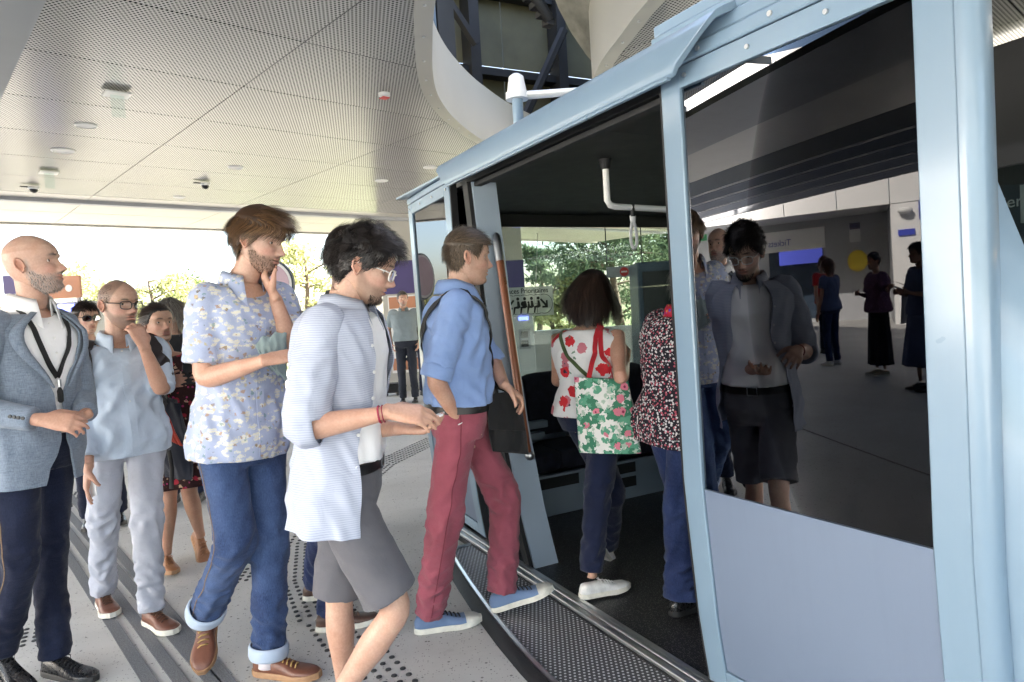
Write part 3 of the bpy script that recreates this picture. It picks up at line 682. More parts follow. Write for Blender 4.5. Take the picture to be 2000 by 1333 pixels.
# head lining, header beam and black track
cbx((1.66, 1.45, 2.12), (2.3, 2.3, 2.16), 'ceiling_lining', 'cabin_black'); cbx((1.66, 2.301, 2.12), (VF, U1, 2.16), 'ceiling_lining', 'cabin_black')
cbx((1.60, 1.82, 2.122), (1.655, 3.60, 2.26), 'door_track', 'cabin_black'); cbx((1.70, 1.05, 2.165), (1.76, 4.25, 2.26), 'door_track', 'cabin_black')
cbx((1.615, 1.82, 2.095), (1.66, 3.45, 2.118), 'door_head', 'cabin_dark_lining', .004)
# roof: shell plus the projecting mechanism cover with its S-curved end
m = MB()
prof = [(1.67, 2.165), (1.66, 2.24), (1.74, 2.38), (1.95, 2.47), (2.4, 2.50), (3.4, 2.50), (3.85, 2.47), (4.08, 2.40), (4.16, 2.28), (4.15, 2.165)]
m.prism(prof, lambda a, b: G(a+.10, 2.35, b-.03), lambda a, b: G(a+.10, U1-.12, b-.03)); m.build('roof_shell', 'cabin_blue', cab, smooth='auto', bevel=.02)
cov_prof = [(1.512, 2.118), (1.502, 2.127), (1.500, 2.15), (1.503, 2.225), (1.518, 2.252), (1.56, 2.275), (1.70, 2.335), (1.70, 2.30), (1.56, 2.248), (1.532, 2.235), (1.524, 2.21), (1.521, 2.15), (1.521, 2.118)]
def cover_u(z, side):   # end outline of the cover: the lower lip runs further than the top
    if side > 0: return 3.53+.13*(1/(1+math.exp(-(z-2.155)/.010)))
    t = (z-2.12)/.14; return 1.672-.185*(t*t*(3-2*t) if 0 < t < 1 else (0 if t <= 0 else 1))
m = MB(); m.prism(cov_prof, lambda a, b: G(a, cover_u(b, -1), b), lambda a, b: G(a, cover_u(b, 1), b)); m.build('mechanism_cover', 'cabin_blue', cab, smooth='auto', bevel=.004, angle=50)
cbx((1.497, 1.69, 2.110), (1.516, 3.52, 2.121), 'cover_lip', 'cabin_blue', .003)
# header strips above the leaves
def header(u0, u1):
    for k_, (v0, z0, z1) in enumerate([(1.548, 2.169, 2.215), (1.560, 2.219, 2.262), (1.574, 2.266, 2.308), (1.588, 2.312, 2.352)]):
        us_ = np.linspace(u0, u1, 14); m = MB(); m.loft([[G(v0+bow(u), u, z0), G(v0+bow(u), u, z1), G(v0+bow(u)+.06, u, z1), G(v0+bow(u)+.06, u, z0)] for u in us_]); m.build('header_strip', 'cabin_blue', cab, bevel=.006, smooth='auto')
header(.885, 1.86)
us_ = np.linspace(3.58, 4.50, 12); m = MB(); m.loft([[G(1.548+bow(u), u, 2.168), G(1.548+bow(u), u, 2.205), G(1.61+bow(u), u, 2.205), G(1.61+bow(u), u, 2.168)] for u in us_]); m.build('header_strip', 'cabin_blue', cab, bevel=.005, smooth='auto')
cbx((1.66, U0+.04, 2.353), (1.80, 1.7, 2.365), 'roof_gutter', 'cabin_black')
cbx((1.555, 3.68, 2.209), (1.72, 4.53, 2.221), 'drip_edge', 'cabin_blue', .002)
# sliding door leaves, hung outside the wall
def leaf(u0, u1, tall=True):
    e = MB(); zs = [.10, .13]+list(np.linspace(.2, 2.14, 16)); wst = .085
    parts = []
    lo, hi = (u0, u1)
    def stile(a, b):
        m = MB(); m.loft([[G(vleaf(z)-.012+bow(a), a, z), G(vleaf(z)-.012+bow(b), b, z), G(vleaf(z)+.03+bow(b), b, z), G(vleaf(z)+.03+bow(a), a, z)] for z in np.linspace(.06, 2.165, 18)]); return m.build('leaf_stile', 'cabin_blue', cab, smooth='auto', bevel=.004)
    stile(u0, u0+wst*1.05); stile(u1-wst, u1)
    def rail(z0, z1):
        m = MB(); m.loft([[G(vleaf(z0)-.0115+bow(u), u, z0), G(vleaf(z1)-.0115+bow(u), u, z1), G(vleaf(z1)+.03+bow(u), u, z1), G(vleaf(z0)+.03+bow(u), u, z0)] for u in np.linspace(u0+wst*1.05+.001, u1-wst-.001, 14)]); return m.build('leaf_rail', 'cabin_blue', cab, bevel=.003)
    rail(2.098, 2.165); rail(.062, .13)
    a, b = u0+wst*1.05+.003, u1-wst-.003
    us = np.linspace(a, b, 26)
    m = MB(); m.loft([[G(vleaf(z)+bow(u), u, z) for u in us]+[G(vleaf(z)+.006+bow(u), u, z) for u in us[::-1]] for z in np.linspace(.779, 2.095, 3)]); m.build('leaf_glass', 'tinted_glass', cab, smooth='auto')
    m = MB(); m.loft([[G(vleaf(z)-.004+bow(u), u, z) for u in us]+[G(vleaf(z)+.02+bow(u), u, z) for u in us[::-1]] for z in np.linspace(.133, .776, 8)]); m.build('leaf_panel', 'cabin_panel', cab, smooth='auto')
    m = MB(); m.loft([[G(vleaf(z)+.032+bow(a), a-.002, z), G(vleaf(z)+.032+bow(b), b+.002, z), G(vleaf(z)+.038+bow(b), b+.002, z), G(vleaf(z)+.038+bow(a), a-.002, z)] for z in np.linspace(.133, 2.095, 8)]); m.build('leaf_backing', 'cabin_black', cab)  # added black sheet behind the whole leaf; no interior shows through the glass
    for s in ((u1+.006,) if u0 < 2 else (u0-.006,)):
        m = MB(); m.loft([[G(vleaf(z)-.008+bow(s-.0055), s-.0055, z), G(vleaf(z)-.008+bow(s+.0055), s+.0055, z), G(vleaf(z)+.034+bow(s+.0055), s+.0055, z), G(vleaf(z)+.034+bow(s-.0055), s-.0055, z)] for z in np.linspace(.06, 2.16, 14)]); m.build('edge_seal', 'rubber', cab, smooth='auto')
    for u in (u0+.05, u0+.3, u0+.55, u0+.8):
        if u < u1: m = MB(); m.cyl(G(vleaf(2.13)-.013+bow(u), u, 2.132), .007, .006, 12, axis=-VV); m.build('bolt', 'aluminium', cab, smooth='auto')
leaf(.885, 1.80); leaf(3.66, 4.50)
for u in (1.10, 1.35, 1.62): m = MB(); m.cyl(G(1.549+bow(u), u, 2.192), .008, .006, 12, axis=-VV); m.build('bolt', 'aluminium', cab, smooth='auto')
# rounded corner post and swelling end shell at the near end
m = MB(); zs = np.linspace(.0, 2.42, 20)
def corner(z):
    v = vleaf(z)-.013+bow(.885); p = [(v, .8835), (v+.001, .872), (v+.008, .856), (v+.022, .845), (v+.045, .842), (v+.09, .852), (v+.16, .89), (v+.16, .94), (v+.05, .935), (v+.05, .8835)]
    return [G(a, b, z) for a, b in p]
m.loft([corner(z) for z in zs]); m.build('corner_post', 'cabin_blue', cab, smooth='auto', angle=60)
m = MB()
def endring(z):
    u = float(np.interp(z, [0, .5, 1.0, 1.5, 1.94, 2.42], [.50, .46, .60, .845, .985, 1.12])); v = vleaf(z)+bow(.9)+.03
    o_ = [(v, .895), (v+.055, lerp0(u, .90, .42)), (v+.13, u), (v+.30, u+.115), (v+.6, u+.28), (3.6, u+.98), (3.95, u+1.2)]
    i_ = [(3.93, u+1.26), (3.58, u+1.04), (v+.6, u+.34), (v+.30, u+.17), (v+.15, u+.06), (v+.09, lerp0(u, .90, .42)+.04), (v+.05, .94)]
    return [G(a, b, z) for a, b in o_+i_]
def lerp0(a, b, t): return a+(b-a)*t
m.loft([endring(z) for z in np.linspace(.02, 1.96, 26)]); m.build('end_shell', 'cabin_blue', cab, smooth='auto', angle=28)
# far end wall: seat wall below, window above, posts
cbx((1.72, U1-.05, .03), (VF, U1, .86), 'end_wall', 'cabin_grey'); cbx((1.72, U1-.05, 2.03), (VF, U1, 2.14), 'end_wall_head', 'cabin_dark_lining')
cbx((1.80, U1-.03, .865), (4.05, U1-.02, 2.025), 'end_window', 'cabin_glass')
cbx((1.72, U1-.05, .861), (1.80, U1, 2.029), 'window_post', 'cabin_grey', .005); cbx((4.05, U1-.05, .861), (VF, U1, 2.029), 'window_post', 'cabin_grey', .005)
# far side: lower wall, window, posts
cbx((VF, U0, .03), (VF+.05, U1, .95), 'far_wall', 'cabin_dark_lining'); cbx((VF, U0, 2.03), (VF+.05, U1, 2.14), 'far_wall_head', 'cabin_dark_lining')
cbx((VF+.01, U0+.1, .955), (VF+.02, U1-.1, 2.025), 'far_window', 'cabin_glass')
for u in (U0, 2.55, U1-.1): cbx((VF, u, .951), (VF+.05, u+.1, 2.029), 'window_post', 'cabin_dark_lining', .005)
cbx((2.3, 1.75, .03), (VF, 1.80, .95), 'near_end_wall', 'cabin_dark_lining')
# end bench: grey plinth with vents, cushions with pale piping, tipped backs
cbx((1.80, 3.86, .03), (4.05, 3.90, .30), 'bench_plinth', 'cabin_grey', .004)
for (v, w, n) in ((2.12, .36, 1), (2.62, .34, 2)):
    for j in range(n):
        cbx((v, 3.852, .215-.10*j), (v+w, 3.861, .285-.10*j), 'vent', 'cabin_dark_lining')
def cushion(v0, v1, u0, u1, z0, z1, tilt=0.0, name='seat_cushion'):
    m = MB(); rr = []
    for t in np.linspace(0, 1, 9):
        v = v0+(v1-v0)*t; s = 1-.12*abs(2*t-1)**6; ring = []
        for a in np.linspace(0, 2*math.pi, 20, endpoint=False):
            cu, su = math.cos(a), math.sin(a); cu = math.copysign(abs(cu)**.45, cu); su = math.copysign(abs(su)**.45, su)
            uu_ = (u0+u1)/2+(u1-u0)/2*cu*s; zz = (z0+z1)/2+(z1-z0)/2*su*s
            ring.append(G(v, uu_+(zz-z0)*tilt, zz))
        rr.append(ring)
    m.loft(rr); c_ = m.build(name, 'seat_navy', cab, smooth='auto')
    return c_
for i in range(4):
    v0 = 1.83+i*.56
    cushion(v0, v0+.545, 3.87, 4.36, .30, .45)
    cushion(v0, v0+.545, 4.30, 4.44, .47, .93, .12, 'seat_back')
    m = MB(); vv = v0+.27
    m.tube([G(vv, 4.27, .462), G(vv, 4.05, .463), G(vv, 3.92, .45), G(vv, 3.866, .40), G(vv, 3.862, .33)], .007, 6, flat=1.5); m.build('seat_piping', 'grey_plastic', cab, smooth=True)
    m = MB(); m.tube([G(vv, 4.300, .50), G(vv, 4.305, .70), G(vv, 4.325, .88), G(vv, 4.37, .936)], .007, 6); m.build('seat_piping', 'grey_plastic', cab, smooth=True)
for j, z in enumerate((.47, .56)): cbx((1.80, 4.22-.05*j, z), (2.45, 4.29-.05*j, z+.05), 'seat_hinge', 'cabin_grey', .006)
# copper grab pole beside the jamb with grey end caps
a, b = G(1.80, 3.30, 1.79), G(1.93, 3.25, .45)
p0 = onu(975, 500, 3.28); p1 = onu(1030, 885, 3.06); dirp = (p1-p0).normalized()
m = MB(); m.tube([p0, p0.lerp(p1, .5), p1], .0215, 20); m.build('grab_pole', 'copper', cab, smooth='auto')
m = MB(); m.tube([p0+dirp*.03, p0-dirp*.06, p0-dirp*.11, p0-dirp*.128], [.024, .024, .020, .008], 20); m.build('pole_cap', 'steel', cab, smooth='auto')
m = MB(); m.ball(p1+dirp*.015+VV*.012, .026, 16, 10); m.build('pole_foot', 'steel', cab, smooth=True)
# white ceiling handrail with strap
h0 = onu(1183, 335, 2.75); h1 = onu(1186, 392, 2.75); h2 = onu(1202, 404, 2.75); h3 = onu(1330, 411, 2.75)
hp = [Vector((h1.x, h1.y, 2.12)), h1, h1.lerp(h2, .35)-Z*.012, h2, h2.lerp(h3, .5), h3]
m = MB(); m.tube(hp, .016, 14); m.build('hand_rail', 'white_metal', cab, smooth='auto')
m = MB(); m.tube([Vector((h1.x, h1.y, 2.119)), Vector((h1.x, h1.y, 2.07))], [.034, .022], 16); m.build('rail_socket', 'cabin_black', cab, smooth='auto')
s0 = onu(1235, 408, 2.75); m = MB()
m.tube([s0+Z*.022, s0-Z*.02, s0-Z*.04], [.012, .012, .014], 10, flat=1.6); m.build('strap_clamp', 'cabin_dark_lining', cab, smooth=True)
m = MB(); pts = []
for t in np.linspace(0, 2*math.pi, 22): pts.append(s0-Z*(.055+.068*(1-math.cos(t))*1.05)+(VV*.55-UU*.2).normalized()*(.021*math.sin(t)*(.4+.6*(1-math.cos(t))/2)))
m.tube(pts, .008, 8, flat=.45); m.build('strap_loop', 'grey_plastic', cab, smooth=True)
m = MB(); m.tube([s0-Z*.035, s0-Z*.065], [.016, .014], 12); m.build('strap_collar', 'grey_plastic', cab, smooth='auto')
# priority-seat sticker on the end window (film, outline of joined circles, pictograms, lettering)
US = U1-.032
c0 = onu(975, 565, US); c1 = onu(1082, 615, US); v0, v1 = vu(c0)[0], vu(c1)[0]; z1, z0 = onu(1050, 560, US).z, onu(1050, 617, US).z
cbx((v0, US-.001, z0), (v1, US, z1), 'priority_sticker', 'sticker_film')
zc = z0+(z1-z0)*.40; rC = (z1-z0)*.33; n_c = 6; sp = (v1-v0-2*rC-.02)/(n_c-1)
text_mesh('sticker_lettering', 'Places Prioritaires', (z1-z0)*.24, 'black_print', cab, G((v0+v1)/2-.005, US-.004, z1-(z1-z0)*.21), VV, Z, .0005, 'CENTER', True)
def dab(pts2, name='pictogram'):   # flat printed shape from 2-D outline (v,z)
    m = MB(); m.prism(pts2, lambda a, b: G(a, US-.002, b), lambda a, b: G(a, US-.004, b)); return m.build(name, 'black_print', cab)
for i in range(n_c):
    cv = v0+.01+rC+i*sp; pl = []
    for t in np.linspace(0, 2*math.pi, 60):
        q_ = (cv+rC*math.cos(t), zc+rC*math.sin(t))
        pl.append(q_ if all(math.hypot(q_[0]-(v0+.01+rC+j*sp), q_[1]-zc) > rC*.985 for j in range(n_c) if j != i) else None)
    seg = []
    for q_ in pl+[None]:
        if q_ is not None: seg.append(q_)
        else:
            if len(seg) > 2: m = MB(); m.tube([G(a, US-.003, b) for a, b in seg], .0022, 5); m.build('sticker_outline', 'black_print', cab)
            seg = []
    s = rC
    if i in (0, n_c-1):
        sg = 1 if i else -1
        P2 = lambda x, y: (cv+sg*x*s, zc+y*s)
        dab([P2(-.5, .45), P2(-.35, .58), P2(.22, .0), P2(.22, .35), P2(.42, .35), P2(.42, -.42), P2(-.25, -.42), P2(-.25, -.22), P2(.1, -.22)], 'arrow')
    else:
        P2 = lambda x, y: (cv+x*s, zc+y*s)
        m = MB(); m.cyl(G(cv+.1*s, US-.002, zc+.62*s), .17*s, .002, 16, axis=-UU); m.build('pictogram', 'black_print', cab)
        dab([P2(.0, .4), P2(.24, .38), P2(.36, -.25), P2(.1, -.38), P2(-.22, -.36), P2(-.36, -.9), P2(-.5, -.88), P2(-.42, -.2), P2(0, -.12)])
        if i == 2: m = MB(); m.cyl(G(cv-.12*s, US-.0021, zc+.1*s), .26*s, .002, 16, axis=-UU); m.build('pictogram', 'black_print', cab)
        if i == 3: m = MB(); m.cyl(G(cv-.28*s, US-.0021, zc+.22*s), .12*s, .002, 14, axis=-UU); m.build('pictogram', 'black_print', cab); dab([P2(-.34, .12), P2(-.16, .12), P2(-.1, -.2), P2(-.4, -.2)])
        if i == 4: m = MB(); m.tube([G(cv-.3*s, US-.003, zc+.05*s), G(cv-.06*s, US-.003, zc+.08*s), G(cv-.06*s, US-.003, zc-.9*s)], .0018, 5); m.build('pictogram', 'black_print', cab)
# thin hanging cord in front of the end window
a, b = onu(1050, 455, US), onu(1043, 655, US); m = MB(); m.tube([a, a.lerp(b, .5), b], .0022, 6); m.build('cord', 'poster_white', cab)
# sensor mast on the roof
b0 = onv(1013, 240, 1.75); mz = b0.z
t0 = onv(1012, 160, 1.75)
m = MB(); m.tube([b0-Z*.12, Vector((b0.x, b0.y, t0.z-.07))], .028, 20); m.build('mast_tube', 'cabin_blue', cab, smooth='auto')
tp = Vector((b0.x, b0.y, 0))
m = MB(); m.tube([tp+Z*(t0.z-.085), tp+Z*(t0.z-.05), tp+Z*(t0.z-.045), tp+Z*(t0.z+.03), tp+Z*(t0.z+.045)], [.058, .058, .050, .038, .018], 24); m.build('mast_cap', 'white_metal', cab, smooth='auto')
ax = (VV*.85-UU*.5).normalized(); m = MB(); c = tp+Z*(t0.z-.066)
m.tube([c, c+ax*.30, c+ax*.55], [.020, .018, .018], 10, flat=1.7); m.build('mast_arm', 'white_metal', cab, smooth='auto')
m = MB(); c2 = tp+VV*.33-UU*.05+Z*(mz-.03)
m.ball(c2, .20, 24, 12, (1, 1, .45)); m.build('roof_dome', 'white_metal', cab, smooth=True)
m = MB(); pl = [tp+VV*.15-UU*.05+Z*(mz+.035), tp+VV*.2-UU*.1+Z*(mz+.06), tp+VV*.3-UU*.12+Z*(mz+.055)]; m.tube(pl, .006, 8); m.build('cable', 'cabin_black', cab, smooth=True)
# ================================================================== PEOPLE: builders
def lerp(a, b, t): return a+(b-a)*t
def nz(v): v = Vector(v); return v.normalized() if v.length > 1e-9 else Vector((0, 0, 1))
def fbm(x, y, z): return mnoise.noise(Vector((x, y, z)))+.5*mnoise.noise(Vector((x*2.1+7, y*2.1, z*2.1)))
def ridge(x, y, z): return .55-1.35*abs(mnoise.noise(Vector((x, y, z))))+.35*mnoise.noise(Vector((x*2.3+5, y*2.3, z*2.3)))
def reach(par, px, py, L, near=True):
    """the point of the sight line at bone length L from the parent joint"""
    d = ray(px, py).normalized(); oc = CAM_P-par; b = oc.dot(d); disc = b*b-(oc.length_squared-L*L)
    t = -b if disc < 0 else -b-(math.sqrt(disc) if near else -math.sqrt(disc)); return CAM_P+d*t
def fuse(mb, voxel, it=5, fac=.5):
    """one continuous skin over overlapping lofts"""
    me = bpy.data.meshes.new('tmp'); me.from_pydata([tuple(v) for v in mb.v], [], mb.f); me.update()
    o = bpy.data.objects.new('tmp', me); COL.objects.link(o)
    r = o.modifiers.new('r', 'REMESH'); r.mode = 'VOXEL'; r.voxel_size = voxel; r.adaptivity = 0.0
    if it: s = o.modifiers.new('s', 'SMOOTH'); s.iterations = it; s.factor = fac
    dg = bpy.context.evaluated_depsgraph_get(); ev = o.evaluated_get(dg); m2 = bpy.data.meshes.new_from_object(ev)
    n = len(m2.vertices); co = np.empty(n*3); m2.vertices.foreach_get('co', co)
    fs = [tuple(p.vertices) for p in m2.polygons]
    COL.objects.unlink(o); bpy.data.objects.remove(o); bpy.data.meshes.remove(me); bpy.data.meshes.remove(m2)
    out = MB(); out.v = [tuple(x) for x in co.reshape(-1, 3)]; out.f = fs; return out
def bone_path(pts, n=26, rnd=.22):
    """smooth polyline through joints with rounded bends"""
    P = [Vector(p) for p in pts]; dense = [P[0]]
    for i in range(1, len(P)-1):
        a = P[i].lerp(P[i-1], rnd); b = P[i].lerp(P[i+1], rnd)
        for t in np.linspace(0, 1, 9): dense.append(a*(1-t)**2+P[i]*2*t*(1-t)+b*t*t)
    dense.append(P[-1])
    L = [0.0]
    for a, b in zip(dense[:-1], dense[1:]): L.append(L[-1]+(b-a).length)
    out = []
    for s in np.linspace(0, L[-1], n):
        k_ = max(0, min(len(dense)-2, next((i for i in range(len(L)-1) if L[i+1] >= s-1e-9), len(L)-2)))
        out.append(dense[k_].lerp(dense[k_+1], (s-L[k_])/max(1e-9, L[k_+1]-L[k_])))
    return out, L[-1]
def limb(mb, pts, radii, side, n=26, seg=20, wr=None, flat=1.0, rnd=.22, seed=0.0):
    """radii: [(t, rx, ry)]; wr: list of (centre t, width t, amplitude, frequency) for cloth creases"""
    path, L = bone_path(pts, n, rnd); T = [r[0] for r in radii]; RX = [r[1] for r in radii]; RY = [r[2] if len(r) > 2 else r[1]*flat for r in radii]
    prev = Vector(side); rings = []
    for i, p in enumerate(path):
        t = i/(n-1); tg = nz(path[min(i+1, n-1)]-path[max(i-1, 0)]); x = nz(prev-tg*prev.dot(tg)); prev = x; y = tg.cross(x)
        rx, ry = np.interp(t, T, RX), np.interp(t, T, RY); ring = []
        for j in range(seg):
            a = 2*math.pi*j/seg; d = 0.0
            if wr:
                for (c, w, amp, fr) in wr:
                    g_ = math.exp(-((t-c)/w)**2)
                    if g_ > .03: d += amp*g_*ridge(math.cos(a)*1.0+seed, math.sin(a)*1.0-seed, t*fr*.75+.8*math.sin(a+seed*3))
            ring.append(p+x*((rx+d)*math.cos(a))+y*((ry+d)*math.sin(a)))
        rings.append(ring)
    mb.loft(rings)
# ---- torso
MALE = [(0, .155, .10), (.10, .172, .118), (.22, .168, .118), (.40, .150, .108), (.60, .163, .116), (.76, .180, .122), (.855, .184, .112), (.90, .165, .098), (.945, .125, .085), (.975, .085, .072), (1.0, .064, .064)]
FEMALE = [(0, .155, .10), (.10, .178, .120), (.22, .170, .115), (.42, .130, .095), (.60, .143, .106), (.74, .158, .118), (.85, .160, .100), (.90, .142, .088), (.945, .105, .076), (.975, .072, .063), (1.0, .054, .055)]
class Torso:
    def __init__(s, pelvis, neck, hipR, shR, tab=MALE, k=1.0, lean=0.0):
        s.P, s.N = Vector(pelvis), Vector(neck); s.hr, s.sr = nz(hipR), nz(shR); s.tab = tab; s.k = k
        s.up = nz(s.N-s.P); s.P0 = s.P-s.up*((s.N-s.P).length*.09); s.lean = lean
    def frame(s, t):
        c = s.P0.lerp(s.N, t); up = s.up; r = nz(s.hr.lerp(s.sr, max(0, min(1, (t-.2)/.6)))); r = nz(r-up*r.dot(up)); f = up.cross(r)
        c = c+f*(s.lean*math.sin(math.pi*min(1, max(0, t)))); return c, r, f
    def wd(s, t): return float(np.interp(t, [a[0] for a in s.tab], [a[1] for a in s.tab]))*s.k, float(np.interp(t, [a[0] for a in s.tab], [a[2] for a in s.tab]))*s.k
    def pt(s, t, th, infl=0.0, ww=1.0, dd=1.0, fo=0.0, ex=.86):
        c, r, f = s.frame(t); w, d = s.wd(t); sn, cs = math.sin(th), math.cos(th)
        sn2 = math.copysign(abs(sn)**ex, sn); cs2 = math.copysign(abs(cs)**ex, cs)
        return c+r*((w*ww+infl)*sn2)+f*((d*dd+infl)*cs2+fo)
def tor_rings(T, t0, t1, n=30, seg=44, infl=.012, hemw=0.0, belly=0.0, fold=.006, seed=1.0, drape=0.0, arc=(0, 2*math.pi), gap=None, top_infl=None, vneck=0.0):
    rings = []
    for i in range(n):
        t = lerp(t0, t1, i/(n-1)); ring = []; hm = max(0.0, 1-(t-t0)/.45)**1.3
        inf = infl if top_infl is None else lerp(infl, top_infl, min(1, max(0, (t-.7)/.25)))
        a0, a1 = arc if gap is None else (gap(t), 2*math.pi-gap(t))
        full = gap is None and abs(arc[1]-arc[0]-2*math.pi) < 1e-6
        m_ = seg if full else seg+1
        for j in range(m_):
            th = a0+(a1-a0)*j/seg
            d = fold*1.7*ridge(math.sin(th)*1.9+seed, math.cos(th)*1.9+t*2.2, t*5.0+seed+math.sin(th+seed)*1.1)*(1 if t < .9 else max(0, (1-t)/.1))
            d += drape*hm*math.sin(th*7+3*fbm(math.sin(th), math.cos(th), seed+t))
            tv = t-vneck*max(0.0, math.cos(th))**7*max(0.0, (t-t0)/(t1-t0))**5 if vneck else t
            ring.append(T.pt(tv, th, inf+hemw*hm+d, fo=belly*math.exp(-((t-.38)/.2)**2)*max(0, math.cos(th))))
        rings.append(ring)
    return rings
def torso_solid(mb, T, **k): mb.loft(tor_rings(T, **k))
def torso_open(mb, T, th=.006, **k):
    """front-opening garment: shell with thickness and free edges"""
    ro = tor_rings(T, **k); n = len(ro[0])
    cen = [sum(r, Vector())/n for r in ro]
    rings = [list(r)+[p.lerp(c, th/max(.02, (p-c).length)) for p in reversed(r)] for r, c in zip(ro, cen)]
    mb.loft(rings)
# ---- hands
def hand(mb, wrist, direc, palm, side, curl=.45, spread=.09, k=1.0, thumb=.5, curls=None):
    """palm: direction the palm faces; side: +1 when the thumb lies along direc x palm"""
    d = nz(direc); pn = nz(Vector(palm)-d*Vector(palm).dot(d)); x = d.cross(pn)*side   # towards the thumb
    W = Vector(wrist); rings = []
    for t, w, h in ((-.02, .027, .020), (.0, .027, .019), (.03, .034, .017), (.06, .040, .015), (.085, .041, .0135), (.097, .037, .010)):
        c = W+d*(t*k)+x*(.003*k); rings.append([c+x*(w*k*math.copysign(abs(math.cos(a))**.7, math.cos(a)))+pn*(h*k*math.copysign(abs(math.sin(a))**.8, math.sin(a))) for a in np.linspace(0, 2*math.pi, 14, endpoint=False)])
    mb.loft(rings)
    for i, (ox, ln, r) in enumerate(((.030, .074, .0088), (.010, .083, .0092), (-.010, .077, .0088), (-.029, .061, .0078))):
        c_ = curls[i] if curls else curl; base = W+d*(.088-.006*abs(i-1.2))*k+x*(ox*k); ang = 0.0; p = base; path = [base-d*.02*k, base]; dx = x*(spread*(1.5-i)*.8)
        for ph, fr in ((.46, .75), (.31, 1.15), (.25, .75)):
            ang += c_*fr; q = nz(d*math.cos(ang)+pn*math.sin(ang)+dx*max(0, math.cos(ang))); p = p+q*(ln*ph*k); path.append(p)
        pp, _ = bone_path(path, 12, .25); mb.tube(pp, [r*k*(1.04-.22*(j/11)) for j in range(12)], 10)
    b = W+d*.022*k+x*.028*k; q1 = nz(d*.62+x*.75+pn*(.25+thumb*.5)); q2 = nz(d*.90+x*.30+pn*(.2+thumb*.7))
    pts = [W+d*.01*k+x*.010*k, b, b+q1*.036*k, b+q1*.036*k+q2*.030*k, b+q1*.036*k+nz(q2*1.0+pn*.15)*.053*k]
    pp, _ = bone_path(pts, 12, .25); mb.tube(pp, [r_*k for r_ in np.interp(np.linspace(0, 1, 12), [0, .3, .7, 1], [.016, .0145, .0105, .008])], 10)
def arm(mb, sh, el, wr, k=1.0, fem=False):
    f = .84 if fem else 1.0; d = nz(Vector(el)-Vector(sh)); side = nz(d.cross(nz(Vector(wr)-Vector(el))+Vector((.01, .02, .03))))
    limb(mb, [sh, el, wr], [(0, .052*f*k), (.2, .047*f*k), (.42, .038*f*k), (.5, .037*f*k), (.62, .041*f*k), (.8, .033*f*k), (.95, .0255*f*k, .0235*f*k), (1, .026*f*k, .022*f*k)], side, 30, 16, rnd=.12)
LEG_K = [.76]
def leg(mb, hip, kn, an, k=1.0, fem=False):
    k = k*LEG_K[0]
    d = nz(Vector(kn)-Vector(hip)); 
    limb(mb, [hip, kn, an], [(0, .085*k), (.25, .075*k), (.45, .058*k), (.5, .056*k), (.57, .052*k), (.68, .056*k), (.8, .045*k), (.95, .033*k), (1, .034*k)], (1, .3, 0), 34, 18, rnd=.1)
# ---- heads
def smooth_tab(tab, zz):
    x = np.array([a[0] for a in tab]); y = np.array([a[1] for a in tab]); o = np.argsort(x); f = np.linspace(x.min()-.01, x.max()+.01, 600)
    g_ = np.interp(f, x[o], y[o]); kk = np.exp(-np.linspace(-2, 2, 13)**2); kk /= kk.sum(); g2 = np.convolve(np.pad(g_, 6, 'edge'), kk, 'valid'); return np.interp(zz, f, g2)
YF = [(-.122, .050), (-.118, .070), (-.112, .082), (-.100, .0885), (-.088, .0865), (-.075, .0895), (-.064, .0895), (-.05, .0905), (-.03, .090), (-.01, .0885), (.01, .0905), (.022, .0950), (.04, .0945), (.06, .088), (.08, .073), (.095, .055), (.108, .033), (.115, .012), (.118, -.01)]
YB = [(-.122, .030), (-.115, .010), (-.10, -.010), (-.085, -.030), (-.07, -.052), (-.05, -.072), (-.02, -.090), (.02, -.100), (.05, -.098), (.075, -.086), (.095, -.066), (.108, -.046), (.115, -.028), (.118, -.012)]
WW = [(-.122, .016), (-.117, .024), (-.108, .035), (-.095, .046), (-.08, .054), (-.06, .0615), (-.035, .067), (-.01, .071), (.02, .0755), (.045, .0755), (.07, .067), (.09, .051), (.105, .033), (.114, .016), (.118, .004)]
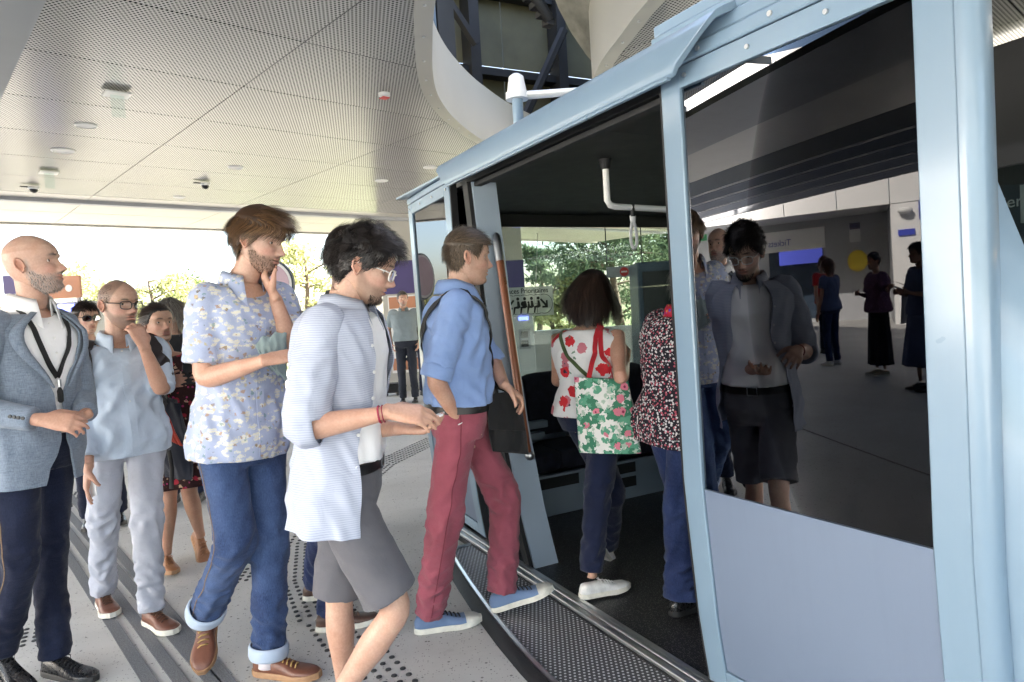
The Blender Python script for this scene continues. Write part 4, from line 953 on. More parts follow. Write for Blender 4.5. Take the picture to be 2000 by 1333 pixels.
class Head:
    def __init__(s, c, face, up=(0, 0, 1), k=1.0, fem=False, **o):
        s.c = Vector(c); f = nz(face); r = nz(f.cross(nz(up))); u = r.cross(f); s.r, s.f, s.u = r, f, u; s.k = k; s.o = o; s.fem = fem
    def W(s, p): return s.c+(s.r*p[0]+s.f*p[1]+s.u*p[2])*s.k
    def surf(s):
        """grid of local points (rows z, columns azimuth) with sculpted features"""
        nzr, nth = (54, 70) if s.o.get('lod') else (84, 104)
        t = np.linspace(0, 1, nzr); z = -.122+.24*(t+.045*np.sin(2*np.pi*t)*np.where(t > .5, 1, 0))
        a = np.linspace(0, 1, nth, endpoint=False); th = 2*np.pi*a-.62*np.sin(2*np.pi*a)
        jw = s.o.get('jaw', 1.0)
        yf, yb, w = smooth_tab(YF, z), smooth_tab(YB, z), smooth_tab(WW, z)
        w = w*np.where(z < -.03, lerp(1.0, jw*(.93 if s.fem else 1.0), np.clip((-.03-z)/.05, 0, 1)), 1.0)
        yc = np.clip(lerp(yb, yf, .47), -.02, .06)[:, None]; Zz = np.repeat(z[:, None], nth, 1); TH = th[None, :]
        cs, sn = np.cos(TH), np.sin(TH); ex = .88
        c2 = np.sign(cs)*np.abs(cs)**ex; s2 = np.sign(sn)*np.abs(sn)**.92
        X = w[:, None]*s2; Y = yc+np.where(cs > 0, (yf[:, None]-yc)*c2, (yc-yb[:, None])*c2); fr = np.clip(cs*3, 0, 1)
        g = lambda x0, z0, sx, sz: np.exp(-((X-x0)/sx)**2-((Zz-z0)/sz)**2)
        nz_ = s.o.get('nose', 1.0)
        A = np.interp(Zz, [-.056, -.050, -.045, -.040, -.034, -.02, 0, .014], [0, .007, .018, .0255, .0275, .0175, .0055, 0])*nz_
        sg = np.interp(Zz, [-.05, -.04, -.03, -.01, .01], [.0165, .0160, .0125, .0095, .0105])
        Y = Y+fr*A*np.exp(-(np.abs(X)/sg)**2.4)
        Y = Y+fr*(.0055*(g(.0135, -.041, .006, .007)+g(-.0135, -.041, .006, .007)))
        Y = Y-fr*.0115*(g(.031, -.001, .0155, .0115)+g(-.031, -.001, .0155, .0115))
        Y = Y+fr*.0045*(g(.028, .0195, .020, .007)+g(-.028, .0195, .020, .007))*(.5 if s.fem else 1)
        Y = Y+fr*.004*(g(.044, -.026, .017, .014)+g(-.044, -.026, .017, .014))
        Y = Y-fr*.004*(g(.040, -.066, .014, .02)+g(-.040, -.066, .014, .02))
        lw = .0225; lips = np.exp(-(np.abs(X)/lw)**4)
        Y = Y+fr*lips*(.0052*np.exp(-((Zz+.0605)/.0042)**2)-.0048*np.exp(-((Zz+.0665)/.0017)**2)+.0056*np.exp(-((Zz+.0735)/.0048)**2)-.003*np.exp(-((Zz+.083)/.005)**2))
        Y = Y+fr*.003*g(0, -.102, .017, .009)
        return X, Y, Zz
    def build(s, skin=(.66, .45, .35), neck_to=None, neck_r=.056, beard=None, brow=(.06, .04, .03), scalp=None, eye=(.10, .06, .03), lips=None, lids=.35, stub=None, gaze=0.0):
        """returns (MB, colours)"""
        mb = MB(); col = []; X, Y, Zz = s.surf(); s.grid = (X, Y, Zz); R, Cn = X.shape; o = s.o
        sk = np.array(skin); lipc = np.array(lips or (skin[0]*.92, skin[1]*.62, skin[2]*.62))
        front = Y > .02
        C_ = np.ones((R, Cn, 3))*sk
        bl = np.exp(-((np.abs(X)-.043)/.02)**2-((Zz+.035)/.02)**2)*front; C_ = C_*(1-bl[..., None]*np.array([0.0, .16, .14]))
        nb = np.exp(-(X/.014)**2-((Zz+.036)/.014)**2)*front; C_ = C_*(1-nb[..., None]*np.array([0, .16, .12]))
        lp = np.clip(np.exp(-(np.abs(X)/.0235)**6)*(np.exp(-((Zz+.0607)/.0045)**4)+np.exp(-((Zz+.0732)/.0055)**4)), 0, 1)*front
        C_ = C_+(lipc-C_)*(lp*.85)[..., None]
        ml = np.exp(-(np.abs(X)/.024)**6-((Zz+.0665)/.0014)**2)*front; C_ = C_*(1-.65*ml[..., None])
        nos = np.exp(-((np.abs(X)-.0075)/.0035)**2-((Zz+.0475)/.0025)**2)*front; C_ = C_*(1-(.35 if s.fem else .7)*nos[..., None])
        br = np.exp(-((np.abs(X)-.031)/.0155)**4-((Zz-.0185-.004*np.sin((np.abs(X)-.012)/.04*np.pi))/.0042)**2)*front
        C_ = C_+(np.array(brow)-C_)*np.clip(br*1.0, 0, .9)[..., None]
        def bmask():
            side = np.clip((.075-np.abs(X)*.0)*100, 0, 1)
            jaw = np.clip((-.048-Zz+.9*(np.clip(.045-Y, 0, .06)))*60, 0, 1)       # lower face, rising to the ear
            jaw = jaw*np.clip((Y+.004)*90, 0, 1)
            mous = np.exp(-(np.abs(X)/.027)**4-((Zz+.0535)/.0055)**2)
            burn = np.exp(-((Y-.006)/.009)**2)*np.clip((.02-Zz)*60, 0, 1)*np.clip((np.abs(X)-.05)*100, 0, 1)
            return np.clip(np.maximum(np.maximum(jaw, mous*1.0), burn)*(1-lp*1.4), 0, 1)
        s.bm = bmask()
        if beard is not None:
            amt = beard[3] if len(beard) > 3 else .85
            C_ = C_+(np.array(beard[:3])-C_)*(s.bm*amt)[..., None]
        hl = s.hairline(X, Y, Zz)
        if scalp is not None: C_ = C_+(np.array(scalp[:3])-C_)*(hl*(scalp[3] if len(scalp) > 3 else .8))[..., None]
        pts = [[s.W((X[i, j], Y[i, j], Zz[i, j])) for j in range(Cn)] for i in range(R)]
        o0 = len(mb.v); mb.loft(pts); col += [tuple(C_[i, j]) for i in range(R) for j in range(Cn)]
        # eyes and lids
        for sx in (-1, 1):
            i = int(np.argmin(np.abs(Zz[:, 0]))); j = int(np.argmin(np.abs(X[i]-sx*.031)+(Y[i] < 0)*1)); ys = Y[i, j]
            ce = Vector((sx*.031, ys-.0085, 0)); r = .0122
            def sph(r_, lo, hi, cf, nu=18, nv=10):
                rings = []; cl = []
                for a in np.linspace(lo, hi, nv):
                    ring = []
                    for q in np.linspace(0, 2*math.pi, nu, endpoint=False):
                        d = Vector((math.cos(q)*math.cos(a), math.sin(q)*math.cos(a), math.sin(a))); ring.append(s.W(ce+d*r_)); cl.append(cf(d))
                    rings.append(ring)
                mb.loft(rings); col.extend(cl)
            gd = nz(Vector((gaze, 1, -.12 if lids > .4 else 0)))
            def ecol(d):
                q = d.dot(gd); return (.008, .008, .008) if q > .955 else (eye if q > .84 else (.62, .58, .55))
            sph(r, -1.45, 1.45, ecol, 28, 20)
            dk = (.035, .025, .02); lidc = tuple(np.array(sk)*np.array([.93, .86, .84]))
            open_ = .52*(1-lids*1.3)
            sph(r*1.09, 1.5, open_, lambda d: dk if math.asin(max(-1, min(1, d.z))) < open_+.10 else lidc, 18, 9)
            sph(r*1.09, -1.5, -.42, lambda d: lidc, 18, 7)
        # ears
        for sx in (-1, 1):
            ec = Vector((sx*.0695, -.004, -.010)); rings = []; cl = []
            ax = Vector((sx*.42, -.90, 0)).normalized(); az = Vector((0, -.20, 1)).normalized(); out = ax.cross(az)*(1 if ax.cross(az).x*sx > 0 else -1)
            for rr, ho in ((.02, .0035), (.35, .0025), (.55, .004), (.72, .0105), (.88, .0125), (1.0, .0095), (1.0, .002), (.7, -.006)):
                ring = []
                for q in np.linspace(0, 2*math.pi, 22, endpoint=False):
                    zz = math.sin(q)*.0315*rr; yy = math.cos(q)*(.0175 if zz > -.01 else .0125)*rr+.013
                    ring.append(s.W(ec+ax*yy+az*zz+out*ho)); cl.append(tuple(sk*np.array([1.0, .80, .76]))*1 if rr < .6 else tuple(sk*np.array([1.02, .88, .85])))
                rings.append(ring)
            mb.loft(rings); col += cl
        if neck_to is not None:
            N0 = s.W((0, -.022, -.01)); N1 = Vector(neck_to); mid = s.W((0, -.015, -.115)).lerp(N1, .35)
            nb_ = MB(); limb(nb_, [N0, mid, N1, N1-Z*.05], [(0, neck_r*.9, neck_r*.95), (.5, neck_r*.96, neck_r), (.75, neck_r*1.03, neck_r*1.03), (.9, neck_r*1.35, neck_r*1.15), (1, neck_r*1.5, neck_r*1.2)], s.r, 18, 28, rnd=.3)
            mb.add(nb_.v, nb_.f); nc = np.array(sk)
            col += [tuple(nc*np.array([.98, .95, .94])) for _ in nb_.v]
        return mb, col
    def hairline(s, X, Y, Zz, shift=0.0):
        az = np.degrees(np.arctan2(np.abs(X), Y))
        hl = np.interp(az, [0, 25, 40, 52, 62, 72, 85, 98, 112, 140, 180], [.068, .066, .058, .040, .016, -.004, .014, .024, -.030, -.066, -.078])+shift
        rec = s.o.get('recede', 0.0); hl = hl+rec*np.exp(-(az/38)**2)
        return np.clip((Zz-hl)*160+.5, 0, 1)
    def roots(s, n, rs, shift=0.0, mask=None):
        X, Y, Zz = s.grid; m = (s.hairline(X, Y, Zz, shift) if mask is None else mask)
        P_ = np.stack([X, Y, Zz], -1); R, Cn = X.shape
        dY = np.linalg.norm(np.roll(P_, -1, 1)-P_, axis=2); dZ = np.abs(np.gradient(Zz, axis=0))+np.abs(np.gradient(Y, axis=0))*.8
        wgt = (m*dY*dZ).ravel(); wgt[-Cn:] *= .3; wgt = wgt/wgt.sum(); idx = rs.choice(len(wgt), n, p=wgt)
        i, j = idx // Cn, idx % Cn; p = P_[i, j]+rs.normal(size=(n, 3))*.0012
        c0 = np.array([0, -.005, -.005+0*0]); nn = p-np.stack([np.zeros(n), np.full(n, -.006), np.clip(p[:, 2], -.05, .03)], -1); nn /= np.linalg.norm(nn, axis=1)[:, None]
        return p, nn
    def inside_push(s, p, off):
        """keep points off the skull (ellipsoid)"""
        c = np.array([0, -.004, .012]); r = np.array([.0765, .100, .108])+off; q = (p-c)/r; l = np.linalg.norm(q, axis=1)[:, None]
        low = (p[:, 2:3] < -.02); return np.where((l < 1) & ~low, c+q/np.maximum(l, 1e-6)*r, p)
def strands(H, n, length, flow, seed=1, width=.0022, lift=.25, steps=6, grav=.0, curl=0.0, shift=0.0, mask=None, lenv=.35, taper=.25, keep=.003, clump=0, jitter=.25):
    """ribbon hair grown from the scalp. flow(p,n)->direction field in head space"""
    rs = np.random.RandomState(seed); p, nn = H.roots(n, rs, shift, mask); L = length(p) if callable(length) else np.full(n, length)
    L = L*(1+lenv*rs.uniform(-1, 1, n)); P_ = [p]; fl = flow(p, nn); fl /= np.linalg.norm(fl, axis=1)[:, None]+1e-9
    cur = p.copy(); ph = rs.uniform(0, 6.28, n); jt = rs.normal(size=(n, 3))*jitter
    if clump:
        cid = rs.randint(0, clump, n); cc = p[rs.randint(0, n, clump)]; d = ((p[:, None, :]-cc[None])**2).sum(-1); cid = d.argmin(1); jt = jt*.45+rs.normal(size=(clump, 3))[cid]*jitter*1.1; ph = rs.uniform(0, 6.28, clump)[cid]+rs.normal(size=n)*.3
    for k_ in range(1, steps+1):
        t = k_/steps; f_ = flow(cur, nn); f_ /= np.linalg.norm(f_, axis=1)[:, None]+1e-9
        d = nn*(lift*(1-t)**1.0)[..., None] if hasattr(lift, 'shape') else nn*(lift*(1-t))
        d = d+f_*(.45+.55*t)+jt*(.6+.4*t); d[:, 2] -= grav*t*2
        if curl: d = d+curl*np.stack([np.sin(ph+t*7), np.cos(ph+t*7), np.sin(ph*1.7+t*6)], -1)
        d /= np.linalg.norm(d, axis=1)[:, None]; cur = cur+d*(L/steps)[:, None]; cur = H.inside_push(cur, keep); P_.append(cur)
    P_ = np.stack(P_, 1); tg = np.gradient(P_, axis=1); sd = np.cross(tg, nn[:, None, :]); sd /= np.linalg.norm(sd, axis=2)[..., None]+1e-9
    wt = width*np.linspace(1, taper, steps+1)[None, :, None]*rs.uniform(.7, 1.3, (n, 1, 1)); A = P_-sd*wt/2; B = P_+sd*wt/2
    Mx = np.array([H.r, H.f, H.u]).T*H.k; V = np.stack([A, B], 2).reshape(-1, 3) @ Mx.T+np.array(H.c)
    fs = []; st = (steps+1)*2
    for i in range(n):
        b = i*st
        for k_ in range(steps): fs.append((b+2*k_, b+2*k_+1, b+2*k_+3, b+2*k_+2))
    out = MB(); out.v = [tuple(v) for v in V]; out.f = fs; out.c = list(np.repeat(np.clip(rs.normal(.5, .22, n), 0, 1), st)); return out
def hair_cap(H, off, shift=0.004, vol=None):
    """closed cap under the strands"""
    X, Y, Zz = H.grid; m = H.hairline(X, Y, Zz, shift); P_ = np.stack([X, Y, Zz], -1); c = np.array([0, -.006, .0]); d = P_-c; d /= np.linalg.norm(d, axis=2)[..., None]
    o_ = off*m; 
    if vol is not None: o_ = o_+vol(P_)*m
    Q = P_+d*o_[..., None]; R, Cn = X.shape; mb = MB(); idx = {}; 
    for i in range(R-1):
        for j in range(Cn):
            j2 = (j+1) % Cn
            if m[i, j]+m[i+1, j]+m[i, j2]+m[i+1, j2] > .6:
                f = []
                for a, b in ((i, j), (i, j2), (i+1, j2), (i+1, j)):
                    if (a, b) not in idx: idx[(a, b)] = len(mb.v); mb.v.append(tuple(H.W(Q[a, b])))
                    f.append(idx[(a, b)])
                mb.f.append(tuple(f))
    top = [idx.get((R-1, j)) for j in range(Cn)]
    if all(t is not None for t in top): mb.f.append(tuple(top))
    return mb
def hairmat(name, root, tip, rough=.42):
    k = N(name); at2 = k.n('Attribute', attribute_name='shade'); f_ = k.math('MULTIPLY_ADD', k.noise(14, 2).outputs[0], .5, k.math('MULTIPLY_ADD', at2.outputs['Fac'], .9, -.25))
    c2 = k.ramp(f_, [(.02, tuple(x*.6 for x in root)), (.32, root), (.80, tip)]); k.pbr(c2, rough, 0, **{'Specular IOR Level': .45, 'Sheen Weight': .0}); return name
k = N('skin')
at_ = k.n('Attribute', attribute_name='tone'); nf = k.noise(130, 3).outputs[0]; nb = k.noise(16, 3).outputs[0]
c = k.mix(1.0, at_.outputs['Color'], k.ramp(nb, [(.28, (.86, .78, .76)), (.72, (1.0, 1.0, 1.0))]), 'MULTIPLY')
c = k.mix(1.0, c, k.ramp(nf, [(.35, (.90, .87, .86)), (.65, (1.0, 1.0, 1.0))]), 'MULTIPLY')
k.pbr(c, k.math('MULTIPLY_ADD', nb, .25, .30), 0, k.bump(k.math('ADD', nf, k.math('MULTIPLY', nb, .8)), .22, .002), **{'Subsurface Weight': .12, 'Subsurface Radius': (.010, .004, .002), 'Subsurface Scale': .6, 'Specular IOR Level': .4})
def build_tone(name, mb, cols, par, mat='skin'):
    o = mb.build(name, mat, par, smooth=True); me = o.data
    ca = me.color_attributes.new('tone', 'FLOAT_COLOR', 'POINT'); arr = np.ones((len(mb.v), 4), np.float32); arr[:, :3] = np.array(cols, np.float32); ca.data.foreach_set('color', arr.ravel()); return o
# ---- shoes
def shoe(par, ankle, toe, kind='derby', k=1.0, mats=('leather_brown', 'sole_white', 'lace_tan'), roll=None, L=.285):
    """ankle: joint 9 cm over the sole; toe: direction the foot points; the sole lies under both"""
    A = Vector(ankle); f = nz(toe); up = nz(Z-f*Z.dot(f)) if roll is None else nz(Vector(roll)-f*Vector(roll).dot(f)); r = f.cross(up)
    L = L*k; heel = A-up*(.088*k)-f*(.072*k)
    def P_(x, y, z): return heel+r*x+f*y+up*z
    t_ = np.linspace(0, 1, 22)
    wl = np.interp(t_, [0, .04, .12, .3, .5, .68, .82, .93, 1], [.012, .026, .034, .034, .036, .046, .045, .034, .010])*k
    hi = np.interp(t_, [0, .03, .1, .28, .36, .5, .65, .8, .92, 1], [.05, .072, .078, .080, .078, .066, .050, .042, .036, .022])*k
    if kind == 'sneaker_low': hi = np.interp(t_, [0, .03, .1, .28, .36, .5, .65, .8, .92, 1], [.05, .070, .074, .072, .074, .066, .050, .043, .038, .024])*k
    spring = np.interp(t_, [0, .65, 1], [0, 0, .010])*k; sole_t = .021*k
    m = MB(); rings = []
    for t, w, h, sp in zip(t_, wl, hi, spring):
        ring = []
        for a in np.linspace(0, math.pi, 15):
            x = math.cos(a); ring.append(P_(w*math.copysign(abs(x)**.72, x), t*L, sole_t*.8+sp+(h-sole_t*.8)*math.sin(a)**.62))
        ring += [P_(-w*.9, t*L, sole_t*.6+sp), P_(w*.9, t*L, sole_t*.6+sp)]; rings.append(ring)
    m.loft(rings); o = m.build('shoe', mats[0], par, smooth='auto', angle=70)
    m = MB(); rings = []
    for t, w, sp in zip(t_, wl, spring):
        rings.append([P_((w+.0035*k)*x, t*L+(-.003 if t < .03 else .004 if t > .97 else 0), z+sp) for x, z in ((1, 0), (1.0, sole_t), (.96, sole_t+.003), (-.96, sole_t+.003), (-1.0, sole_t), (-1, 0))])
    m.loft(rings); m.build('sole', mats[1], o, smooth='auto')
    for i in range(5):
        t = .40+i*.062; h = np.interp(t, t_, hi)+.002; w = .020*k
        pts = [P_(-w, t*L, h-.006), P_(-w*.4, (t+.012)*L, h+.003), P_(w*.4, (t+.022)*L, h+.003), P_(w, (t+.034)*L, h-.007)]
        m = MB(); m.tube(pts, .0032*k, 6); m.build('lace', mats[2], o, smooth=True)
    t = .395; h = np.interp(t, t_, hi)
    for sx in (-1, 1):
        m = MB(); m.tube([P_(0, t*L, h+.004), P_(sx*.015*k, (t+.01)*L, h+.012), P_(sx*.030*k, (t-.0)*L, h+.002), P_(sx*.020*k, (t+.05)*L, h-.004), P_(0, (t+.01)*L, h+.004)], .0024*k, 6); m.build('lace_loop', mats[2], o, smooth=True)
    if kind == 'toecap':
        m = MB(); rings = []
        for t, w, h, sp in list(zip(t_, wl, hi, spring))[16:]:
            rings.append([P_((w+.0015)*math.copysign(abs(math.cos(a))**.72, math.cos(a)), t*L+(.002 if t > .98 else 0), sole_t*.8+sp+(h+.002-sole_t*.8)*math.sin(a)**.62) for a in np.linspace(0, math.pi, 15)])
        m.loft(rings); m.build('toe_cap', mats[1], o, smooth='auto', angle=70)
    return o
# ---- garment pieces
def trousers(par, T, hips, knees, ankles, mat, k=1.0, waist_t=.26, infl=.010, r=None, wr=.006, ankr=.054, cut=1.0, name='trousers', voxel=.0078, flare=0.0, seed=2.0, kr=.063):
    mb = MB(); torso_solid(mb, T, t0=-.02, t1=waist_t, n=12, infl=infl, fold=.003, seed=seed)
    for i, (h, kn, a) in enumerate(zip(hips, knees, ankles)):
        h, kn, a = Vector(h), Vector(kn), Vector(a); end = kn.lerp(a, cut) if cut < 1 else a+(a-kn).normalized()*.01
        if cut < 0: end = h.lerp(kn, 1+cut)
        pts = [h+Z*.05, kn, end] if cut >= 0 else [h+Z*.05, h.lerp(end, .5), end]
        rad = [(0, .072*k), (.12, .081*k), (.3, .075*k), (.5, kr*k), (.56, kr*.97*k), (.75, lerp(kr, ankr, .55)*k), (.93, ankr*k), (1, (ankr+flare)*k)] if cut >= 0 else [(0, .075*k), (.3, .087*k), (1, .092*k)]
        limb(mb, pts, rad, (1, .3, 0), 120, 40, wr=[(.5, .11, wr*2.4, 20), (.88, .17, wr*2.6, 24), (.10, .14, wr*1.8, 13), (.5, .8, wr*1.1, 9)] if cut >= 0 else [(.5, .6, wr, 7)], seed=seed+i*3.1, rnd=.14)
    return fuse(mb, voxel, 1).build(name, mat, par, smooth=True)
def shirt(par, T, mat, sleeves=(), t0=.0, t1=.962, infl=.016, name='shirt', hemw=.008, fold=.007, drape=.004, belly=0.0, seed=1.0, voxel=.0078, top_infl=None, it=2, vneck=.035):
    """sleeves: list of (shoulder, elbow, end, r0, r1) or (shoulder, end, None, r0, r1)"""
    mb = MB(); torso_solid(mb, T, t0=t0, t1=t1, n=84, seg=96, infl=infl, hemw=hemw, fold=fold, drape=drape, belly=belly, seed=seed, top_infl=top_infl, vneck=vneck)
    for i, (sh, el, en, r0, r1) in enumerate(sleeves):
        sh, el = Vector(sh), Vector(el); pts = [sh.lerp(T.frame(.84)[0], .30), sh, el] if en is None else [sh.lerp(T.frame(.84)[0], .30), sh, el, Vector(en)]
        d = nz(el-sh)
        rad = [(0, r0*1.0), (.25, r0*1.08), (.6, lerp(r0, r1, .55)), (.94, r1), (1, r1*1.03)]
        limb(mb, pts, rad, nz(d.cross(T.frame(.8)[2])+Vector((.01, 0, .01))), 70, 36, wr=[(.55, .5, .013, 11), (.9, .25, .010, 17)], seed=seed+2.3*i, rnd=.3)
    return fuse(mb, voxel, it).build(name, mat, par, smooth=True)
def cuff(par, a, d, r, w, mat, name='cuff'):
    a = Vector(a); d = nz(d); m = MB(); x = nz(d.cross(Z)+Vector((.001, .002, 0))); y = d.cross(x); n = 28; rr = []
    for t, rr_ in ((0, r*.93), (0, r), (.25, r*1.05), (.8, r*1.05), (1, r), (1, r*.90)):
        rr.append([a+d*(w*t)+x*(rr_*(1+.03*math.sin(3*q))*math.cos(q))+y*(rr_*(1+.03*math.cos(2*q))*math.sin(q)) for q in np.linspace(0, 2*math.pi, n, endpoint=False)])
    m.loft(rr, cap=False); return m.build(name, mat, par, smooth=True)
def collar(par, H, N_, fwd, right, mat, r=.068, h=.040, gap=.42, open_=.0, name='collar', point=.045, stand=.038):
    """folded shirt collar round the neck base"""
    f, rt = nz(fwd), nz(right); up = nz(rt.cross(f)); f = up.cross(rt); N_ = Vector(N_); m = MB(); n = 40; rows = []
    for (rad, z, pf) in ((r*.97, -.022, 0), (r*.95, stand, 0), (r*1.02, stand+.004, 0), (r*1.20, stand-.016, .25), (r*1.36, stand-h-.004, 1.0), (r*1.33, stand-h-.006, 1.0)):
        row = []
        for j in range(n+1):
            th = gap+(2*math.pi-2*gap)*j/n; e = math.exp(-((min(th-gap, 2*math.pi-gap-th))/.38)**2)
            fr = max(0, math.cos(th))
            row.append(N_+rt*((rad+.0*e)*math.sin(th))+f*(rad*.98*math.cos(th)+.016*fr+e*pf*.018)+up*(z-.030*max(0, math.cos(th))-open_*e-e*pf*point*.55))
        rows.append(row)
    m.loft(rows, cap=False, closed=False); o = m.build(name, mat, par, smooth=True)
    s = o.modifiers.new('s', 'SOLIDIFY'); s.thickness = .0025; return o
from mathutils.bvhtree import BVHTree
def bvh_of(objs):
    vs = []; fs = []
    for o in objs:
        b = len(vs); mw = world_of(o)
        vs += [mw @ v.co for v in o.data.vertices]; fs += [tuple(i+b for i in p.vertices) for p in o.data.polygons]
    return BVHTree.FromPolygons(vs, fs)
def strap(par, bvh, pts, width, mat, name='strap', off=.004, n=40, thick=.003, closed=False):
    """flat band laid on a body surface through guide points"""
    pp, _ = bone_path(pts, n, .35); C_ = []; Nn = []
    for p in pp:
        l, nn, i, d = bvh.find_nearest(p)
        if l is None: C_.append(p); Nn.append(Z); continue
        if d < .06: C_.append(l+nn*off); Nn.append(nn)
        else: C_.append(p); Nn.append(nz(p-l))
    for _ in range(2): C_ = [C_[0]]+[(C_[i-1]+C_[i]*2+C_[i+1])/4 for i in range(1, n-1)]+[C_[-1]]
    rings = []
    for i in range(n):
        t = nz(C_[min(i+1, n-1)]-C_[max(i-1, 0)]); s_ = nz(t.cross(Nn[i])); nn = nz(s_.cross(t)); c_ = C_[i]
        rings.append([c_-s_*width/2, c_-s_*width/2+nn*thick, c_+s_*width/2+nn*thick, c_+s_*width/2])
    m = MB(); m.loft(rings); return m.build(name, mat, par, smooth='auto')
def buttons(par, bvh, a, b, n, d, mat='button_white', r=.0055):
    for i in range(n):
        p = Vector(a).lerp(Vector(b), i/(max(1, n-1))); h = bvh.ray_cast(p+nz(d)*.3, -nz(d))
        if h[0] is None: continue
        m = MB(); m.tube([h[0]-h[1]*.001, h[0]+h[1]*.0025], [r, r*.9], 10); m.build('button', mat, par, smooth='auto')
def belt(par, T, t, infl, mat='belt_black', h=.034, buckle=True, kt=None):
    m = MB(); rings = []
    for dz, di in ((-.5, 0), (-.5, .004), (.5, .004), (.5, 0)):
        rings.append([T.pt(t, th, infl+di)+T.up*(h*dz) for th in np.linspace(0, 2*math.pi, 40, endpoint=False)])
    m.loft(rings, cap=False); o = m.build('belt', mat, par, smooth='auto')
    if buckle:
        c = T.pt(t, 0.0, infl+.006); f = T.frame(t)[2]; r = T.frame(t)[1]; m = MB()
        q = [c+r*x+T.up*y for x, y in ((-.024, -.02), (.024, -.02), (.024, .02), (-.024, .02), (-.024, -.02))]; m.tube(q, .0035, 8); m.build('buckle', 'steel', o, smooth=True)
def glasses(par, H, mat='frame_dark', lens=None, r=.0022, size=1.0, drop=.0, shape=.6):
    X, Y, Zz = H.grid; yf = .104
    g_ = MB(); ringsL = []
    for sx in (-1, 1):
        pts = []
        for q in np.linspace(0, 2*math.pi, 29):
            cx = math.copysign(abs(math.cos(q))**shape, math.cos(q)); sy = math.copysign(abs(math.sin(q))**shape, math.sin(q))
            x = sx*.0335+.0265*size*cx; pts.append(H.W((x, yf-.012*(abs(x)/.06)**2, -.004-drop+.0195*size*sy)))
        g_.tube(pts, r, 7); ringsL.append(pts[:-1])
        g_.tube([H.W((sx*.060*size, yf-.014, .004-drop)), H.W((sx*.072, yf-.03, .006-drop)), H.W((sx*.0765, .03, .004)), H.W((sx*.0755, -.004, .010)), H.W((sx*.073, -.022, -.008))], r, 7)
    g_.tube([H.W((-.008, yf+.001, .001-drop)), H.W((0, yf+.005, .004-drop)), H.W((.008, yf+.001, .001-drop))], r, 7)
    g_.build('glasses_frame', mat, par, smooth=True)
    for pts in ringsL: m = MB(); m.add(pts, [tuple(range(len(pts)))]); m.build('lens', lens or 'lens_clear', par)
glass('lens_clear', (.92, .94, .94), .05); glass('lens_dark', (.05, .035, .03), .12)
# cloth and leather
cloth('cotton_white', (.84, .84, .85), .04); cloth('cotton_black', (.015, .015, .017), .2); cloth('denim_button', (.2, .2, .2))
def denim(name, dark, light, wear=.45):
    k = N(name); a = k.noise(4.5, 4).outputs[0]; w = k.n('TexWave', {'Vector': k.obj((1, 1, .35)), 'Scale': 300, 'Distortion': 1.0, 'Detail': 1})
    f = k.math('MULTIPLY_ADD', k.noise(420, 2, vec=k.obj((1, 1, .22))).outputs[0], .5, k.math('MULTIPLY', a, .75))
    c = k.ramp(f, [(wear, dark), (wear+.35, light)]); h = k.math('ADD', k.noise(500, 2).outputs[0], k.math('MULTIPLY', k.noise(1, 3, dist=.5, vec=k.obj((9, 9, 42))).outputs[0], 3.0))
    k.pbr(c, .85, 0, k.bump(h, .30, .006), **{'Sheen Weight': .1, 'Specular IOR Level': .2})
denim('denim_dark', (.005, .007, .020), (.016, .022, .050)); denim('denim_mid', (.012, .026, .080), (.060, .10, .21), .42); denim('denim_blue', (.010, .018, .062), (.030, .050, .135))
cloth('chino_pale', (.44, .46, .53), .10, fs=20); cloth('chino_red', (.33, .082, .115), .2, fs=22, wb=.4); cloth('navy_twill', (.009, .014, .042), .15, fs=18); cloth('shorts_grey', (.115, .112, .125), .10)
cloth('shirt_pale_blue', (.56, .65, .78), .05, wb=.4); cloth('shirt_blue', (.25, .37, .66), .07, wb=.4); cloth('polo_grey', (.20, .245, .27), .10); cloth('jacket_navy', (.018, .022, .035), .2); cloth('cotton_teal', (.26, .33, .33), .1)
cloth('strap_black', (.012, .012, .013), .2, rough=.7); cloth('lining_red', (.42, .05, .03), .1); cloth('cloth_red', (.45, .02, .03), .1); cloth('strap_green', (.06, .09, .035), .15); cloth('skirt_black', (.012, .012, .015), .2); cloth('dress_blue', (.10, .13, .25), .1)
cloth('sock_white', (.72, .66, .68), .04); cloth('cuff_pale', (.46, .54, .66), .06); cloth('canvas_blue', (.15, .22, .36), .1, weave=600); cloth('tote_grey', (.42, .43, .45), .08)
for n_, c_, r_ in (('leather_brown', (.16, .060, .035), .42), ('leather_dark', (.09, .045, .030), .45), ('leather_black', (.012, .012, .013), .28), ('leather_white', (.76, .75, .73), .45), ('leather_tan', (.30, .13, .055), .5), ('sole_white', (.72, .69, .60), .6), ('sole_tan', (.36, .20, .10), .6), ('sole_black', (.015, .015, .015), .6),
                   ('lace_tan', (.42, .27, .09), .7), ('lace_brown', (.10, .05, .03), .7), ('lace_black', (.012, .012, .014), .7), ('lace_white', (.75, .74, .72), .7), ('gold_shoe', (.42, .33, .20), .3), ('button_white', (.80, .80, .78), .3), ('button_black', (.02, .02, .02), .4), ('belt_black', (.012, .011, .011), .4), ('frame_dark', (.03, .022, .02), .3), ('frame_clear', (.78, .76, .72), .2), ('phone_black', (.012, .012, .014), .15), ('bracelet_red', (.30, .02, .05), .5), ('pack_leather', (.028, .022, .024), .38)):
    paint(n_, c_, r_, var=.12, vs=30, bump=.12, bs=220)
